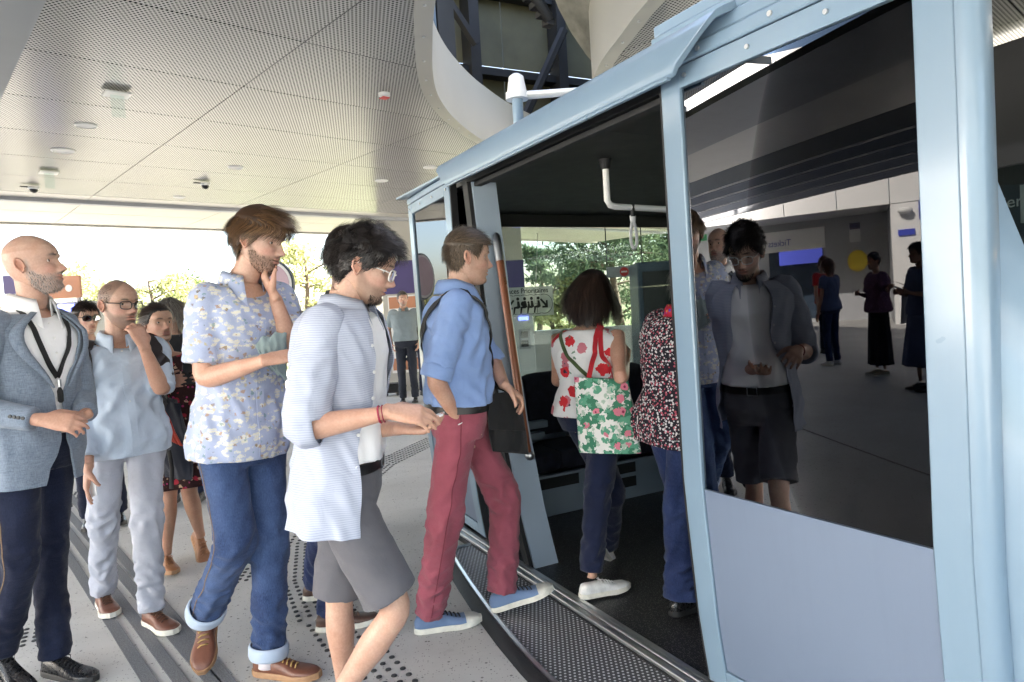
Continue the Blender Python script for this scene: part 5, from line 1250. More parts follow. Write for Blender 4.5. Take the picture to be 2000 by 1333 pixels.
# printed cloth
def print_floral():
    k = N('print_floral'); base = k.ramp(k.noise(5, 3).outputs[0], [(.3, (.35, .40, .57)), (.7, (.42, .47, .62))])
    warp = k.noise(56, 4, .75).outputs[0]; v = k.vor(27, vec=k.obj((1, 1, 1.7)))
    d = k.math('ADD', v.outputs['Distance'], k.math('MULTIPLY_ADD', warp, 1.5, -.75)); isl = k.ramp(d, [(.36, 1.0), (.44, 0.0)])
    st = k.n('SeparateXYZ', {0: k.co.outputs['Object']}); wv = k.math('SINE', k.math('ADD', k.math('MULTIPLY', st.outputs[2], 520), k.math('MULTIPLY', k.noise(18, 2).outputs[0], 14)))
    cream = k.mix(k.ramp(wv, [(.3, 0.0), (.8, 1.0)]), (.70, .67, .56), (.60, .61, .66)); c = k.mix(isl, base, cream)
    v2 = k.vor(42); w2 = k.noise(100, 3, .7).outputs[0]; d2 = k.math('ADD', v2.outputs['Distance'], k.math('MULTIPLY_ADD', w2, 1.3, -.65)); c2 = k.n('SeparateColor', {0: v2.outputs['Color']})
    def spot(lo, hi, r, ch, colr, amt, c):
        m_ = k.math('MULTIPLY', k.math('LESS_THAN', d2, r), k.math('MULTIPLY', k.math('GREATER_THAN', c2.outputs[ch], lo), k.math('LESS_THAN', c2.outputs[ch], hi))); return k.mix(k.math('MULTIPLY', m_, amt), c, colr)
    c = spot(0, .26, .26, 0, (.16, .27, .26), .7, c); c = spot(.80, 1, .30, 0, (.40, .24, .13), .75, c); c = spot(.80, 1, .26, 1, (.60, .48, .24), .7, c); c = spot(0, .14, .24, 2, (.20, .13, .10), .7, c)
    k.pbr(c, .8, 0, k.bump(k.math('ADD', k.noise(500, 1).outputs[0], k.math('MULTIPLY', k.noise(14, 3, dist=1).outputs[0], 3)), .25, .006), **{'Specular IOR Level': .25})
print_floral()
def print_stripe(name, a, b, fr=1150):
    k = N(name); st = k.n('SeparateXYZ', {0: k.co.outputs['Object']}); ww = k.math('SINE', k.math('ADD', k.math('MULTIPLY', st.outputs[2], fr), k.math('MULTIPLY', k.noise(6, 2).outputs[0], 22)))
    c = k.mix(k.math('GREATER_THAN', ww, .25), a, b); k.pbr(c, .8, 0, k.bump(k.math('MULTIPLY', k.noise(13, 3, dist=1).outputs[0], 3), .22, .006), **{'Specular IOR Level': .25})
print_stripe('stripe_shirt', (.46, .49, .58), (.355, .39, .50), 900)
def print_check(name, a, b):
    k = N(name); n1 = k.noise(1, 2, vec=k.obj((520, 520, 34))).outputs[0]; n2 = k.noise(1, 2, vec=k.obj((40, 40, 520))).outputs[0]
    c = k.ramp(k.math('MULTIPLY', k.math('ADD', n1, n2), .5), [(.36, b), (.64, a)]); k.pbr(c, .8, 0, k.bump(k.math('ADD', k.math('ADD', n1, n2), k.math('MULTIPLY', k.noise(11, 3).outputs[0], 3)), .25, .005), **{'Sheen Weight': .2, 'Specular IOR Level': .2})
print_check('blazer_check', (.24, .285, .35), (.12, .155, .21))
def print_blobs(name, base, sets, rough=.8):
    """sets: (scale, radius, warp scale, warp amount, channel, lo, hi, colour)"""
    k = N(name); c = base
    for (sc, r, ws_, wa, ch, lo, hi, colr) in sets:
        v = k.vor(sc); cid = k.n('SeparateColor', {0: v.outputs['Color']}).outputs[ch]
        d = k.math('ADD', v.outputs['Distance'], k.math('MULTIPLY_ADD', k.noise(ws_, 2).outputs[0], wa, -wa/2))
        m_ = k.math('MULTIPLY', k.math('LESS_THAN', d, r), k.math('MULTIPLY', k.math('GREATER_THAN', cid, lo), k.math('LESS_THAN', cid, hi))); c = k.mix(m_, c, colr)
    k.pbr(c, rough, 0, k.bump(k.math('MULTIPLY', k.noise(14, 3, dist=1).outputs[0], 3), .22, .006), **{'Specular IOR Level': .25})
print_blobs('print_poppy', (.78, .77, .77), [(15, .40, 50, .5, 0, .70, 1.0, (.55, .18, .22)), (13, .42, 55, .55, 1, .0, .42, (.60, .03, .04)), (13, .13, 90, .2, 1, .0, .42, (.05, .02, .03)), (30, .26, 80, .7, 2, .0, .22, (.16, .26, .19)), (26, .16, 80, .3, 0, .0, .15, (.05, .06, .10))])
print_blobs('print_ditsy', (.016, .014, .022), [(88, .44, 150, .25, 0, .0, .45, (.66, .64, .64)), (88, .44, 150, .25, 0, .45, .85, (.46, .10, .14)), (62, .16, 120, .1, 1, .0, .5, (.70, .45, .42)), (95, .3, 150, .2, 2, .0, .35, (.60, .58, .58))])
print_blobs('print_paisley', (.035, .012, .012), [(24, .42, 60, .7, 0, .0, .42, (.40, .03, .05)), (34, .32, 80, .8, 1, .55, 1.0, (.52, .36, .24)), (40, .25, 90, .6, 2, .0, .25, (.42, .04, .16)), (60, .2, 120, .5, 0, .7, 1, (.10, .03, .02))])
print_blobs('print_tropic', (.76, .75, .72), [(17, .62, 45, 1.3, 0, .15, 1.0, (.05, .20, .12)), (26, .50, 80, 1.2, 1, .35, 1.0, (.11, .34, .22)), (40, .40, 110, 1.2, 1, .6, 1.0, (.40, .52, .42)), (19, .36, 70, .5, 2, .0, .40, (.66, .20, .27)), (19, .12, 60, .1, 2, .0, .40, (.25, .03, .08))])
print_blobs('print_blouse', (.16, .07, .13), [(40, .4, 90, .7, 0, .0, .35, (.36, .20, .30)), (60, .3, 90, .5, 1, .6, 1, (.06, .04, .10))])
print_blobs('print_trim', (.45, .02, .05), [(60, .4, 90, .3, 0, .0, .35, (.08, .08, .45)), (60, .4, 90, .3, 0, .65, 1, (.6, .3, .04))])
hairmat('hair_brown', (.060, .030, .014), (.24, .135, .065)); hairmat('hair_black', (.010, .008, .008), (.035, .026, .022)); hairmat('hair_ash', (.085, .060, .040), (.21, .155, .105)); hairmat('hair_dark', (.016, .010, .008), (.055, .032, .024)); hairmat('hair_grey', (.10, .085, .075), (.30, .28, .26)); hairmat('beard_grey', (.14, .12, .11), (.45, .43, .41)); hairmat('hair_red', (.08, .03, .015), (.20, .08, .04)); hairmat('beard_brown', (.055, .032, .02), (.14, .085, .05))

def drape(name, mat, par, corners, thick=.05, seed=1.0, amp=.02):
    a, b, c, d = [Vector(q) for q in corners]; m = MB(); rows = []; nrm = nz((b-a).cross(d-a))
    for t in np.linspace(0, 1, 22):
        A_, B_ = a.lerp(d, t), b.lerp(c, t); f1 = []; f2 = []
        for q in np.linspace(0, 1, 22):
            p_ = A_.lerp(B_, q); e_ = (math.sin(math.pi*q)**.5)*(.35+.65*math.sin(math.pi*min(1, max(.02, t*.9+.05)))**.5); o_ = amp*fbm(q*5+seed, t*2.2, seed); f1.append(p_+nrm*(thick*.5*e_+o_)); f2.append(p_-nrm*(thick*.5*e_-o_*.6))
        rows.append(f1+f2[::-1])
    m.loft(rows); return m.build(name, mat, par, smooth='auto', angle=70)
# ================================================================== PEOPLE: the figures
def side_of(f): f = Vector(f); return nz(Vector((f.y, -f.x, 0)))
class Fig:
    """a person: an Empty at the feet that carries body and clothes"""
    def __init__(s, label, base, cat='person', group=None):
        s.e = empty('person', base); tag(s.e, label, cat, group); s.h = None
    def rig(s, **k): s.__dict__.update(k); return s
    def body(s, skin, headkw, fem=False, hands=(), kb=1.0, legs=True, arms=(0, 1), leg_vox=.016, arm_vox=.0056, neck_r=None, hk=1.0, leg_k=.76):
        LEG_K[0] = leg_k
        H = s.H; mb, col = H.build(skin=skin, neck_to=s.N+Z*.01, neck_r=neck_r or (.045 if fem else .053), **headkw)
        s.T = Torso(s.P, s.N, s.hr, s.sr, FEMALE if fem else MALE, kb, getattr(s, 'lean', 0.0))
        b = MB(); torso_solid(b, s.T, t0=-.01, t1=1.0, n=22, seg=28, infl=-.010, fold=0)
        if legs:
            for i in (0, 1): leg(b, s.hip[i], s.kn[i], s.an[i], kb, fem)
        fb = fuse(b, leg_vox, 4); sk = np.array(skin); mb.add(fb.v, fb.f); col += [tuple(sk*np.array([1, .95, .92]))]*len(fb.v)
        a = MB(); any_ = False
        for i in arms: arm(a, s.sh[i], s.el[i], s.wr[i], kb, fem); any_ = True
        for i, hd in hands: hand(a, s.wr[i], **dict(dict(side=1 if i == 0 else -1, k=(.92 if fem else 1.0)*hk), **hd))
        if any_:
            fa = fuse(a, arm_vox, 4, .45); mb.add(fa.v, fa.f); col += [tuple(sk*np.array([1, .90, .86]))]*len(fa.v)
        s.body_o = build_tone('body', mb, col, s.e); return s
    def hair(s, mat, parts, cap=None, name='hair'):
        m = MB(); sh = []
        for p in parts: m.add(p.v, p.f); sh += list(p.c)
        if cap: m.add(cap.v, cap.f); sh += [.12]*len(cap.v)
        s.hair_o = m.build(name, mat, s.e, smooth=True)
        a_ = s.hair_o.data.attributes.new('shade', 'FLOAT', 'POINT'); a_.data.foreach_set('value', np.array(sh, np.float32))
def flow_to(dx, dy, dz, part=None):
    """combed direction field, laid tangent to the head"""
    def f(p, n):
        d = np.tile(np.array([dx, dy, dz], float), (len(p), 1))
        if part: d = d+part(p)
        d = d-n*np.sum(d*n, 1, keepdims=True)*.75; return d
    return f
def curve_foot(an, kn, f): return nz(f)
SK_A, SK_B, SK_C = (.60, .405, .31), (.57, .375, .285), (.52, .325, .235)
paint('stitch_tan', (.20, .13, .07), .8, var=.3, vs=300); paint('stitch_red', (.20, .03, .05), .8, var=.2, vs=300)
def seam(F, mat):
    t_ = next(o for o in reversed(F.e.children) if o.name.split('.')[0] == 'trousers'); bv_ = bvh_of([t_])
    for i, sg in ((0, 1), (1, -1)):
        sd = F.hr*(sg*.10); strap(F.e, bv_, [F.hip[i]+sd+Z*.08, F.hip[i]+sd*1.1-Z*.10, F.kn[i]+sd*.9, F.kn[i].lerp(F.an[i], .5)+sd*.8, F.an[i]+sd*.7], .0045, mat, 'seam', .0008, 60, .0012)
# ---- 1 bald man in the grey-blue blazer --------------------------------------------------
D = 2.72; f = nz((.985, -.17, 0)); r = side_of(f)
F = Fig('bald grey-bearded man in grey-blue blazer with black lanyard, hands clasped', (onz(105, 1318).x, 2.72, 0)); P1 = F
N_ = at(58, 602, D+.02); Pv = at(66, 884, D+.0)
F.rig(N=N_, P=Pv, hr=r, sr=nz(side_of((.95, -.31, 0))), hip=[Pv+r*.095, Pv-r*.095])
F.sh = [N_+r*.185-Z*.055, N_-r*.148-Z*.06]
F.el = [reach(F.sh[0], -58, 800, .30), reach(F.sh[1], 160, 776, .28, True)]
F.wr = [reach(F.el[0], 84, 822, .265, True), reach(F.el[1], 168, 812, .20, True)]
F.kn = [at(40, 1095, 2.62), at(96, 1098, 2.84)]; F.an = [at(2, 1268, 2.66), onz(112, 1318, 0)+Z*.088]
F.H = Head(at(64, 517, D), (.955, .20, .13), (-.10, 0, 1), recede=.5)
F.body(SK_B, dict(beard=(.40, .37, .35, .55), brow=(.14, .11, .10), scalp=(.50, .36, .30, .25), lids=.25), hands=[(0, dict(direc=(.92, .25, -.20), palm=(.1, .75, -.6), curl=.55)), (1, dict(direc=(-.55, -.72, -.38), palm=(-.3, .2, .75), curl=.62))])
bm = strands(F.H, 1500, .009, flow_to(0, .2, -1), 3, .0014, .5, 3, mask=F.H.bm*(F.H.grid[2] < -.035)); F.hair('beard_grey', [bm], name='beard')
shirt(F.e, F.T, 'cotton_white', t0=.2, t1=.97, infl=.006, name='shirt', fold=.006, hemw=0, drape=0, vneck=.09)
collar(F.e, F.H, N_+Z*.012, f, F.sr, 'cotton_white', r=.070, gap=.42, h=.060, point=.085, stand=.042)
bl = MB(); gp = lambda t: .06+.50*math.exp(-((t-.80)/.22)**2)+(1.1*max(0, .16-t))
torso_open(bl, F.T, th=.008, t0=-.10, t1=.955, n=44, seg=60, infl=.019, hemw=.012, fold=.007, drape=.003, gap=gp, seed=4.2)
sl_ = MB()
for i in (0, 1):
    pts = [F.sh[i].lerp(F.T.frame(.84)[0], .30)-Z*.01, F.sh[i], F.el[i], F.wr[i].lerp(F.el[i], .12)]
    limb(sl_, pts, [(0, .062), (.2, .070), (.45, .062), (.6, .056), (.8, .050), (1, .045)], Z, 44, 24, wr=[(.52, .2, .010, 16), (.2, .2, .006, 12)], seed=5+i, rnd=.22)
fs_ = fuse(sl_, .008, 3); bl.add(fs_.v, fs_.f); bz = bl.build('blazer', 'blazer_check', F.e, smooth='auto', angle=60)
bv = bvh_of([bz])
for s_ in (1, -1):   # lapels
    rows = []
    for t in np.linspace(.50, .965, 14):
        g_ = gp(t); u_ = (t-.50)/.465; wd_ = .25*math.sin(min(1, u_*1.25)*math.pi*.62)*(1 if u_ < .72 else max(.45, 1-(u_-.72)*1.3))
        rows.append([F.T.pt(t, s_*(g_+wd_*q), .034+.006*math.sin(q*3.1)) for q in (0, .33, .66, 1)])
    m = MB(); m.loft(rows, cap=False, closed=False); lo = m.build('lapel', 'blazer_check', bz, smooth=True); so = lo.modifiers.new('s', 'SOLIDIFY'); so.thickness = .004
for q in range(4):
    w_ = F.wr[0].lerp(F.el[0], .16+.055*q); h = bv.ray_cast(w_+Vector((0, -.3, .06)), Vector((0, 1, -.2)))
    if h[0] is not None: m = MB(); m.tube([h[0], h[0]+h[1]*.004], [.007, .006], 10); m.build('button', 'button_black', bz, smooth='auto')
trousers(F.e, F.T, F.hip, F.kn, F.an, 'denim_dark', infl=.006, seed=3.3, wr=.0065)
belt(F.e, F.T, .245, .010)
seam(F, 'stitch_tan')
bs = bvh_of([o for o in F.e.children if o.name.startswith('shirt')])
for s_ in (.40, -.34):   # lanyard
    strap(F.e, bs, [F.T.pt(.985, s_*2.6, .012), F.T.pt(.93, s_*1.3, .012), F.T.pt(.78, s_*.75, .012), F.T.pt(.62, s_*.25, .012), F.T.pt(.56, 0.0, .014)], .020, 'strap_black', 'lanyard', .005, 30)
c_ = F.T.pt(.545, 0, .022); m = MB(); m.tube([c_, c_-Z*.028], .008, 8); m.build('lanyard_clip', 'steel', F.e, smooth='auto')
m = MB(); m.tube([c_-Z*.03, c_-Z*.045, c_-Z*.085, c_-Z*.092], [.006, .012, .012, .006], 12, flat=.5); m.build('lanyard_tag', 'strap_black', F.e, smooth=True)
buttons(F.e, bs, F.T.pt(.90, 0, 0), F.T.pt(.34, 0, 0), 7, F.T.frame(.6)[2])
shoe(F.e, F.an[1], (.93, -.36, -.02), mats=('leather_black', 'sole_black', 'lace_black'), L=.30)
shoe(F.e, F.an[0]+Z*.0, (.80, -.2, -.56), mats=('leather_black', 'sole_black', 'lace_black'), L=.29)
# ---- 2 balding man with glasses, hand at mouth ------------------------------------------
D = 3.36; f = nz((.70, -.71, 0)); r = side_of(f)
F = Fig('balding man in glasses and pale blue shirt holding a hand to his mouth', (onz(260, 1205).x, 3.32, 0)); P2 = F
N_ = at(228, 664, D); Pv = at(247, 862, D)
F.rig(N=N_, P=Pv, hr=r, sr=nz(side_of((.62, -.78, 0))), hip=[Pv+r*.09, Pv-r*.09])
F.sh = [N_+F.sr*.172-Z*.055, N_-F.sr*.172-Z*.05]
F.el = [reach(F.sh[0], 166, 818, .30, False), reach(F.sh[1], 318, 766, .28, True)]
F.wr = [reach(F.el[0], 172, 915, .25, True), reach(F.el[1], 280, 676, .245, True)]
F.kn = [at(202, 1030, 3.38), at(288, 1045, 3.22)]; F.an = [onz(204, 1186, 0)+Z*.09, onz(300, 1222, 0)+Z*.09]
F.H = Head(at(232, 594, D-.01), (.90, -.42, -.06), (.03, 0, 1), recede=.035)
F.body(SK_B, dict(beard=(.13, .10, .085, .6), brow=(.04, .03, .025), scalp=(.10, .085, .075, .55), lids=.45), hands=[(0, dict(direc=(-.04, -.22, -1), palm=(.75, .6, .1), curl=.22)), (1, dict(direc=(-.36, .05, .93), palm=(-.75, .55, -.1), curl=.72, thumb=.9))])
sh_ = strands(F.H, 1800, .006, flow_to(0, -.4, -1), 5, .0014, .6, 3, mask=F.H.hairline(*F.H.grid)*(np.degrees(np.arctan2(np.abs(F.H.grid[0]), F.H.grid[1])) > 62)*(F.H.grid[2] < .09)); F.hair('hair_dark', [sh_])
glasses(F.e, F.H, 'frame_dark', None, .0022, .95, .002)
s2 = shirt(F.e, F.T, 'shirt_pale_blue', [(F.sh[0], F.el[0], F.wr[0].lerp(F.el[0], .22), .058, .043), (F.sh[1], F.el[1].lerp(F.sh[1], .06), None, .060, .056)], t0=-.03, infl=.011, hemw=.024, fold=.013, drape=.006, belly=.02, seed=6.1, vneck=.07)
collar(F.e, F.H, N_+Z*.008, f, F.sr, 'shirt_pale_blue', r=.069, gap=.40, h=.05)
bs = bvh_of([s2]); strap(F.e, bs, [F.T.pt(t, 0, .05) for t in (.88, .75, .5, .25, 0, -.02)], .032, 'shirt_pale_blue', 'placket', .001, 40, .002); buttons(F.e, bs, F.T.pt(.90, 0, 0), F.T.pt(.02, 0, 0), 7, F.T.frame(.6)[2])
# small printed mark on the chest
h = bs.ray_cast(F.T.pt(.66, -.75, .3), nz(F.T.pt(.66, -.75, 0)-F.T.pt(.66, -.75, .3)))
if h[0] is not None:
    rr_ = nz(h[1].cross(Z)); m = MB(); pts = [h[0]+h[1]*.002+(-rr_*math.cos(a)+Z*math.sin(a))*(.016 if i % 2 == 0 else .007) for i, a in enumerate(np.linspace(math.pi/2, math.pi*2.5, 10, endpoint=False))]; m.add(pts, [tuple(range(10))]); m.build('badge_mark', 'strap_black', F.e)
trousers(F.e, F.T, F.hip, F.kn, F.an, 'chino_pale', infl=.008, seed=7.3, wr=.010, ankr=.052)
for i, d in ((0, (.62, -.72, 0)), (1, (.80, -.60, 0))): shoe(F.e, F.an[i], d, 'sneaker_low', mats=('leather_brown', 'sole_white', 'lace_brown'))
for q, gpz in enumerate(((-1, 1), (1, -1))):
    pass
# ---- 6 man in the floral shirt ------------------------------------------------------------
D = 2.70; f = nz((.80, -.60, 0)); r = side_of(f)
F = Fig('tall brown-haired man in floral short-sleeved shirt resting chin on hand', (onz(520, 1312).x, 2.72, 0)); P6 = F
N_ = at(474, 550, D+.02); Pv = at(472, 866, D+.02)
F.rig(N=N_, P=Pv, hr=r, sr=r, hip=[Pv+r*.095, Pv-r*.095])
F.sh = [N_+r*.165-Z*.06, N_-r*.165-Z*.055]
F.el = [reach(F.sh[0], 396, 742, .30, True), reach(F.sh[1], 572, 690, .28, True)]
F.wr = [at(520, 704, 2.47), reach(F.el[1], 537, 580, .235, True)]
F.kn = [at(462, 1058, 2.60), at(528, 1066, 2.72)]; F.an = [at(400, 1198, 2.78), onz(528, 1318, 0)+Z*.09]
F.H = Head(at(506, 470, D), (.955, -.16, -.24), (.12, 0, 1), jaw=.96)
F.body(SK_A, dict(beard=(.13, .08, .055, .62), brow=(.04, .024, .016), lids=.5), hands=[(0, dict(direc=(.9, .4, .1), palm=(.2, .6, -.8), curl=.3)), (1, dict(direc=(-.42, .10, .82), palm=(.35, .35, .75), curl=.85))])
H = F.H
bl = lambda p, a, w: 1/(1+np.exp(-(p[:, 2]-a)/w))
bk_ = lambda p: 1/(1+np.exp((p[:, 1]+.03)/.015))
top = lambda p: np.stack([-.12*bl(p, .05, .01), (-.75+1.25*bl(p, .055, .012))*(1-bk_(p)), -.60+.55*bl(p, .05, .012)*(1-bk_(p))-.5*bk_(p)], -1)
h1 = strands(H, 5600, lambda p: .035+.065*bl(p, .055, .012), flow_to(0, 0, 0, top), 11, .0028, .45, 8, .06, shift=-.002, keep=.010, clump=60, jitter=.055, lenv=.18)
h2 = strands(H, 1600, .03, flow_to(0, -.9, -.8), 12, .0024, .18, 5, shift=-.004, keep=.004, jitter=.12)
F.hair('hair_brown', [h1, h2], hair_cap(H, .006, vol=lambda P_: .018*np.clip((P_[..., 2]-.03)/.06, 0, 1)))
bd = strands(H, 900, .008, flow_to(0, .25, -1), 13, .0015, .45, 3, mask=H.bm*(H.grid[2] < -.04)); F.hair('beard_brown', [bd], name='beard')
s6 = shirt(F.e, F.T, 'print_floral', [(F.sh[0], F.el[0].lerp(F.sh[0], .20), None, .060, .070), (F.sh[1], F.el[1].lerp(F.sh[1], .25), None, .060, .068)], t0=.02, t1=.97, infl=.010, hemw=.026, fold=.012, drape=.006, seed=8.4, vneck=.15)
collar(F.e, H, N_+Z*.0, f, r, 'print_floral', r=.074, gap=.60, h=.060, point=.11)
bs = bvh_of([s6]); strap(F.e, bs, [F.T.pt(t, 0.02, .05) for t in (.80, .75, .5, .25, .05, .03)], .030, 'print_floral', 'placket', .001, 40, .002); buttons(F.e, bs, F.T.pt(.76, .02, 0), F.T.pt(.08, .02, 0), 5, F.T.frame(.6)[2])
trousers(F.e, F.T, F.hip, F.kn, F.an, 'denim_mid', infl=.008, seed=9.1, wr=.008, ankr=.058, kr=.070)
seam(F, 'stitch_tan')
for i in (0, 1): d = nz(F.an[i]-F.kn[i]); cuff(F.e, F.an[i]-d*.040, d, .076, .052, 'cuff_pale', 'turn_up')
m = MB(); m.tube([F.an[1]+Z*.05, F.an[1]-Z*.02, F.an[1]-Z*.05], [.043, .041, .045], 18); m.build('sock', 'sock_white', F.e, smooth=True)
shoe(F.e, F.an[1], (.96, -.28, 0), mats=('leather_brown', 'sole_tan', 'lace_tan'), L=.30)
shoe(F.e, F.an[0], (.18, -.80, -.62), mats=('leather_brown', 'sole_tan', 'lace_tan'), L=.29)
# teal jersey over the arm
# ---- 8 man in the open striped shirt, mid-stride ------------------------------------------
D = 2.28; f = nz((.995, .06, 0)); r = side_of(f)
F = Fig('dark-haired man in clear glasses, open striped shirt and grey shorts striding past', (at(690, 900, D).x, 2.28, 0)); P8 = F
N_ = at(672, 588, D); Pv = at(668, 960, D)
F.rig(N=N_, P=Pv, hr=r, sr=nz(side_of((.985, -.15, 0))), hip=[Pv+r*.09, Pv-r*.09])
F.sh = [N_+F.sr*.170-Z*.06+f*.0, N_-F.sr*.17-Z*.055]
F.el = [reach(F.sh[0], 592, 838, .30, False), reach(F.sh[1], 690, 838, .29, False)]
F.wr = [reach(F.el[0], 762, 806, .265, True), reach(F.el[1], 782, 838, .25, True)]
F.kn = [at(778, 1190, 2.18), at(662, 1190, 2.34)]; F.an = [at(655, 1420, 2.1), onz(668, 1500, .09)]
F.an[1] = Vector((F.kn[1].x-.01, 2.38, .09)); F.an[0] = F.kn[0]+nz(Vector((-.62, .05, -.80)))*.41
F.H = Head(at(712, 518, D), (.935, .10, -.36), (.30, 0, 1), jaw=.94)
F.body(SK_A, dict(beard=(.10, .07, .055, .50), brow=(.02, .015, .015), lids=.7), leg_vox=.0075, leg_k=.9, hands=[(0, dict(direc=(.97, .05, -.16), palm=(.25, .55, -.75), curl=.42, thumb=.6)), (1, dict(direc=(.95, -.15, -.05), palm=(0, -.1, 1), curl=.5))], hk=1.0)
H = F.H
top = lambda p: np.stack([0*p[:, 2], -.6+1.15*bl(p, .05, .015), -.75+.80*bl(p, .04, .015)], -1)
h1 = strands(H, 5600, lambda p: .030+.045*bl(p, .045, .015), flow_to(0, 0, 0, top), 21, .0030, .65, 8, .04, curl=.42, keep=.010, clump=110, jitter=.08, lenv=.2)
h2 = strands(H, 1600, .024, flow_to(0, -.7, -.8), 22, .0024, .25, 4, shift=-.002, keep=.003, jitter=.15)
F.hair('hair_black', [h1, h2], hair_cap(H, .005, vol=lambda P_: .015*np.clip((P_[..., 2]-.03)/.06, 0, 1)))
bd = strands(H, 900, .009, flow_to(0, .3, -1), 23, .0015, .45, 3, mask=H.bm*(H.grid[2] < -.086)*(H.grid[1] > .05)); F.hair('hair_black', [bd], name='beard')
glasses(F.e, H, 'frame_clear', None, .0024, .95, .004)
shirt(F.e, F.T, 'cotton_white', t0=.262, t1=.955, infl=.012, name='t_shirt', fold=.006, hemw=.006, drape=.004, belly=.012)
op = MB(); gp = lambda t: .42+.60/(1+math.exp((t-.47)/.045))
torso_open(op, F.T, th=.003, t0=-.055, t1=.965, n=90, seg=110, infl=.027, hemw=.030, fold=.010, drape=.009, gap=gp, seed=2.7)
sl_ = MB()
for i in (0, 1):
    pts = [F.sh[i].lerp(F.T.frame(.84)[0], .30)-Z*.01, F.sh[i], F.el[i], F.el[i].lerp(F.wr[i], .12)]
    limb(sl_, pts, [(0, .058), (.2, .067), (.5, .070), (.8, .066), (1, .058)], Z, 40, 26, wr=[(.5, .4, .014, 9), (.85, .2, .010, 20)], seed=1.4+i, rnd=.2)
fs_ = fuse(sl_, .0075, 3); op.add(fs_.v, fs_.f); so_ = op.build('open_shirt', 'stripe_shirt', F.e, smooth='auto', angle=60)
for i in (0, 1): d = nz(F.wr[i]-F.el[i]); cuff(F.e, F.el[i]-d*.012, d, .060, .055, 'stripe_shirt', 'rolled_cuff')
collar(F.e, H, N_-Z*.008, f, F.sr, 'stripe_shirt', r=.072, gap=.50, h=.052, point=.075, stand=.028)
for t in (.80, .68, .56, .40, .26, .12, .0):
    p = F.T.pt(t, gp(t)+.05, .034); q = F.T.frame(t)[1]; m = MB(); m.tube([p, p+nz(F.T.pt(t, gp(t)+.05, .1)-p)*.004], .0055, 10); m.build('button', 'button_white', so_, smooth='auto')
trousers(F.e, F.T, F.hip, F.kn, F.an, 'shorts_grey', infl=.010, cut=-.12, name='shorts', seed=5.5, wr=.010, waist_t=.25)
belt(F.e, F.T, .235, .0115, h=.034)
w_ = F.wr[0]; d = nz(w_-F.el[0]); cuff(F.e, w_-d*.035, d, .0275, .006, 'bracelet_red', 'bracelet'); cuff(F.e, w_-d*.022, d, .0270, .003, 'bracelet_red', 'bracelet')
shoe(F.e, F.an[1], f, mats=('leather_white', 'sole_white', 'lace_white')); shoe(F.e, F.an[0], (.75, 0, -.65), mats=('leather_white', 'sole_white', 'lace_white'))
pc = F.wr[1]+Vector((.10, -.01, .028)); m = MB(); m.box((-.045, -.03, 0), (.045, .03, .006), lambda x, y, z: pc+Vector((x, y, z+.25*x))); tag(m.build('paper_card', 'cotton_white', None, bevel=.001), 'white folded card held by the man in striped shirt', 'card')
# ---- 7 man hidden behind him --------------------------------------------------------------
D = 3.0; f = nz((.97, .25, 0)); r = side_of(f)
F = Fig('dark-haired man in jeans and brown shoes almost hidden behind the striped shirt', (onz(640, 1220).x, 3.0, 0)); P7 = F
N_ = at(668, 585, D); Pv = at(655, 838, D)
F.rig(N=N_, P=Pv, hr=r, sr=r, hip=[Pv+r*.09, Pv-r*.09]); F.sh = [N_+r*.16-Z*.06, N_-r*.17-Z*.055]
F.el = [F.sh[0]+Vector((-.05, .02, -.28)), F.sh[1]+Vector((-.04, .02, -.28))]; F.wr = [F.el[0]+Vector((.03, 0, -.25)), F.el[1]+Vector((.03, 0, -.25))]
F.kn = [at(660, 1010, 2.98), at(632, 1000, 3.1)]; F.an = [onz(650, 1228, 0)+Z*.09, onz(622, 1172, 0)+Z*.10]
F.H = Head(at(684, 498, D), (.97, .2, -.12), (0, 0, 1))
F.body(SK_A, dict(), hands=[(0, dict(direc=(.1, 0, -1), palm=(0, 1, 0))), (1, dict(direc=(.1, 0, -1), palm=(0, -1, 0)))])
top = lambda p: np.stack([0*p[:, 2], np.where(p[:, 2] > .04, .5, -.7), np.where(p[:, 2] > .04, .0, -.7)], -1)
F.hair('hair_dark', [strands(F.H, 2600, .05, flow_to(0, 0, 0, top), 31, .0026, .5, 5, keep=.010, jitter=.15)], hair_cap(F.H, .012))
shirt(F.e, F.T, 'jacket_navy', [(F.sh[0], F.el[0], F.wr[0], .072, .05), (F.sh[1], F.el[1], F.wr[1], .072, .05)], t0=.0, infl=.018, seed=3.1)
collar(F.e, F.H, N_, f, r, 'cotton_black', r=.064)
trousers(F.e, F.T, F.hip, F.kn, F.an, 'denim_blue', seed=4.4, wr=.008, ankr=.060)
for i in (0, 1): shoe(F.e, F.an[i], (.97, .2, 0), mats=('leather_dark', 'sole_white', 'lace_brown'))
# ---- 9 man in blue shirt and raspberry trousers stepping in -------------------------------
D = 2.98; f = nz((.975, .22, 0)); r = side_of(f)
F = Fig('man in blue shirt and raspberry red trousers stepping up into the cabin', (onz(890, 1238).x, 2.98, 0)); P9 = F
N_ = at(888, 568, D); Pv = at(893, 822, D)
F.rig(N=N_, P=Pv, hr=r, sr=nz(side_of((.985, .17, 0))), hip=[Pv+r*.09-f*.01, Pv-r*.09+f*.02])
F.sh = [N_+F.sr*.170-Z*.06-f*.01, N_-F.sr*.17-Z*.055]
F.el = [reach(F.sh[0], 850, 742, .285, True), reach(F.sh[1], 962, 706, .29, True)]
F.wr = [at(898, 826, 2.83), reach(F.el[1], 985, 752, .22, True)]
F.kn = [at(868, 1018, 2.90), at(988, 978, 3.13)]; F.an = [onz(842, 1232, 0)+Z*.09, onz(982, 1192, .03)+Z*.10]
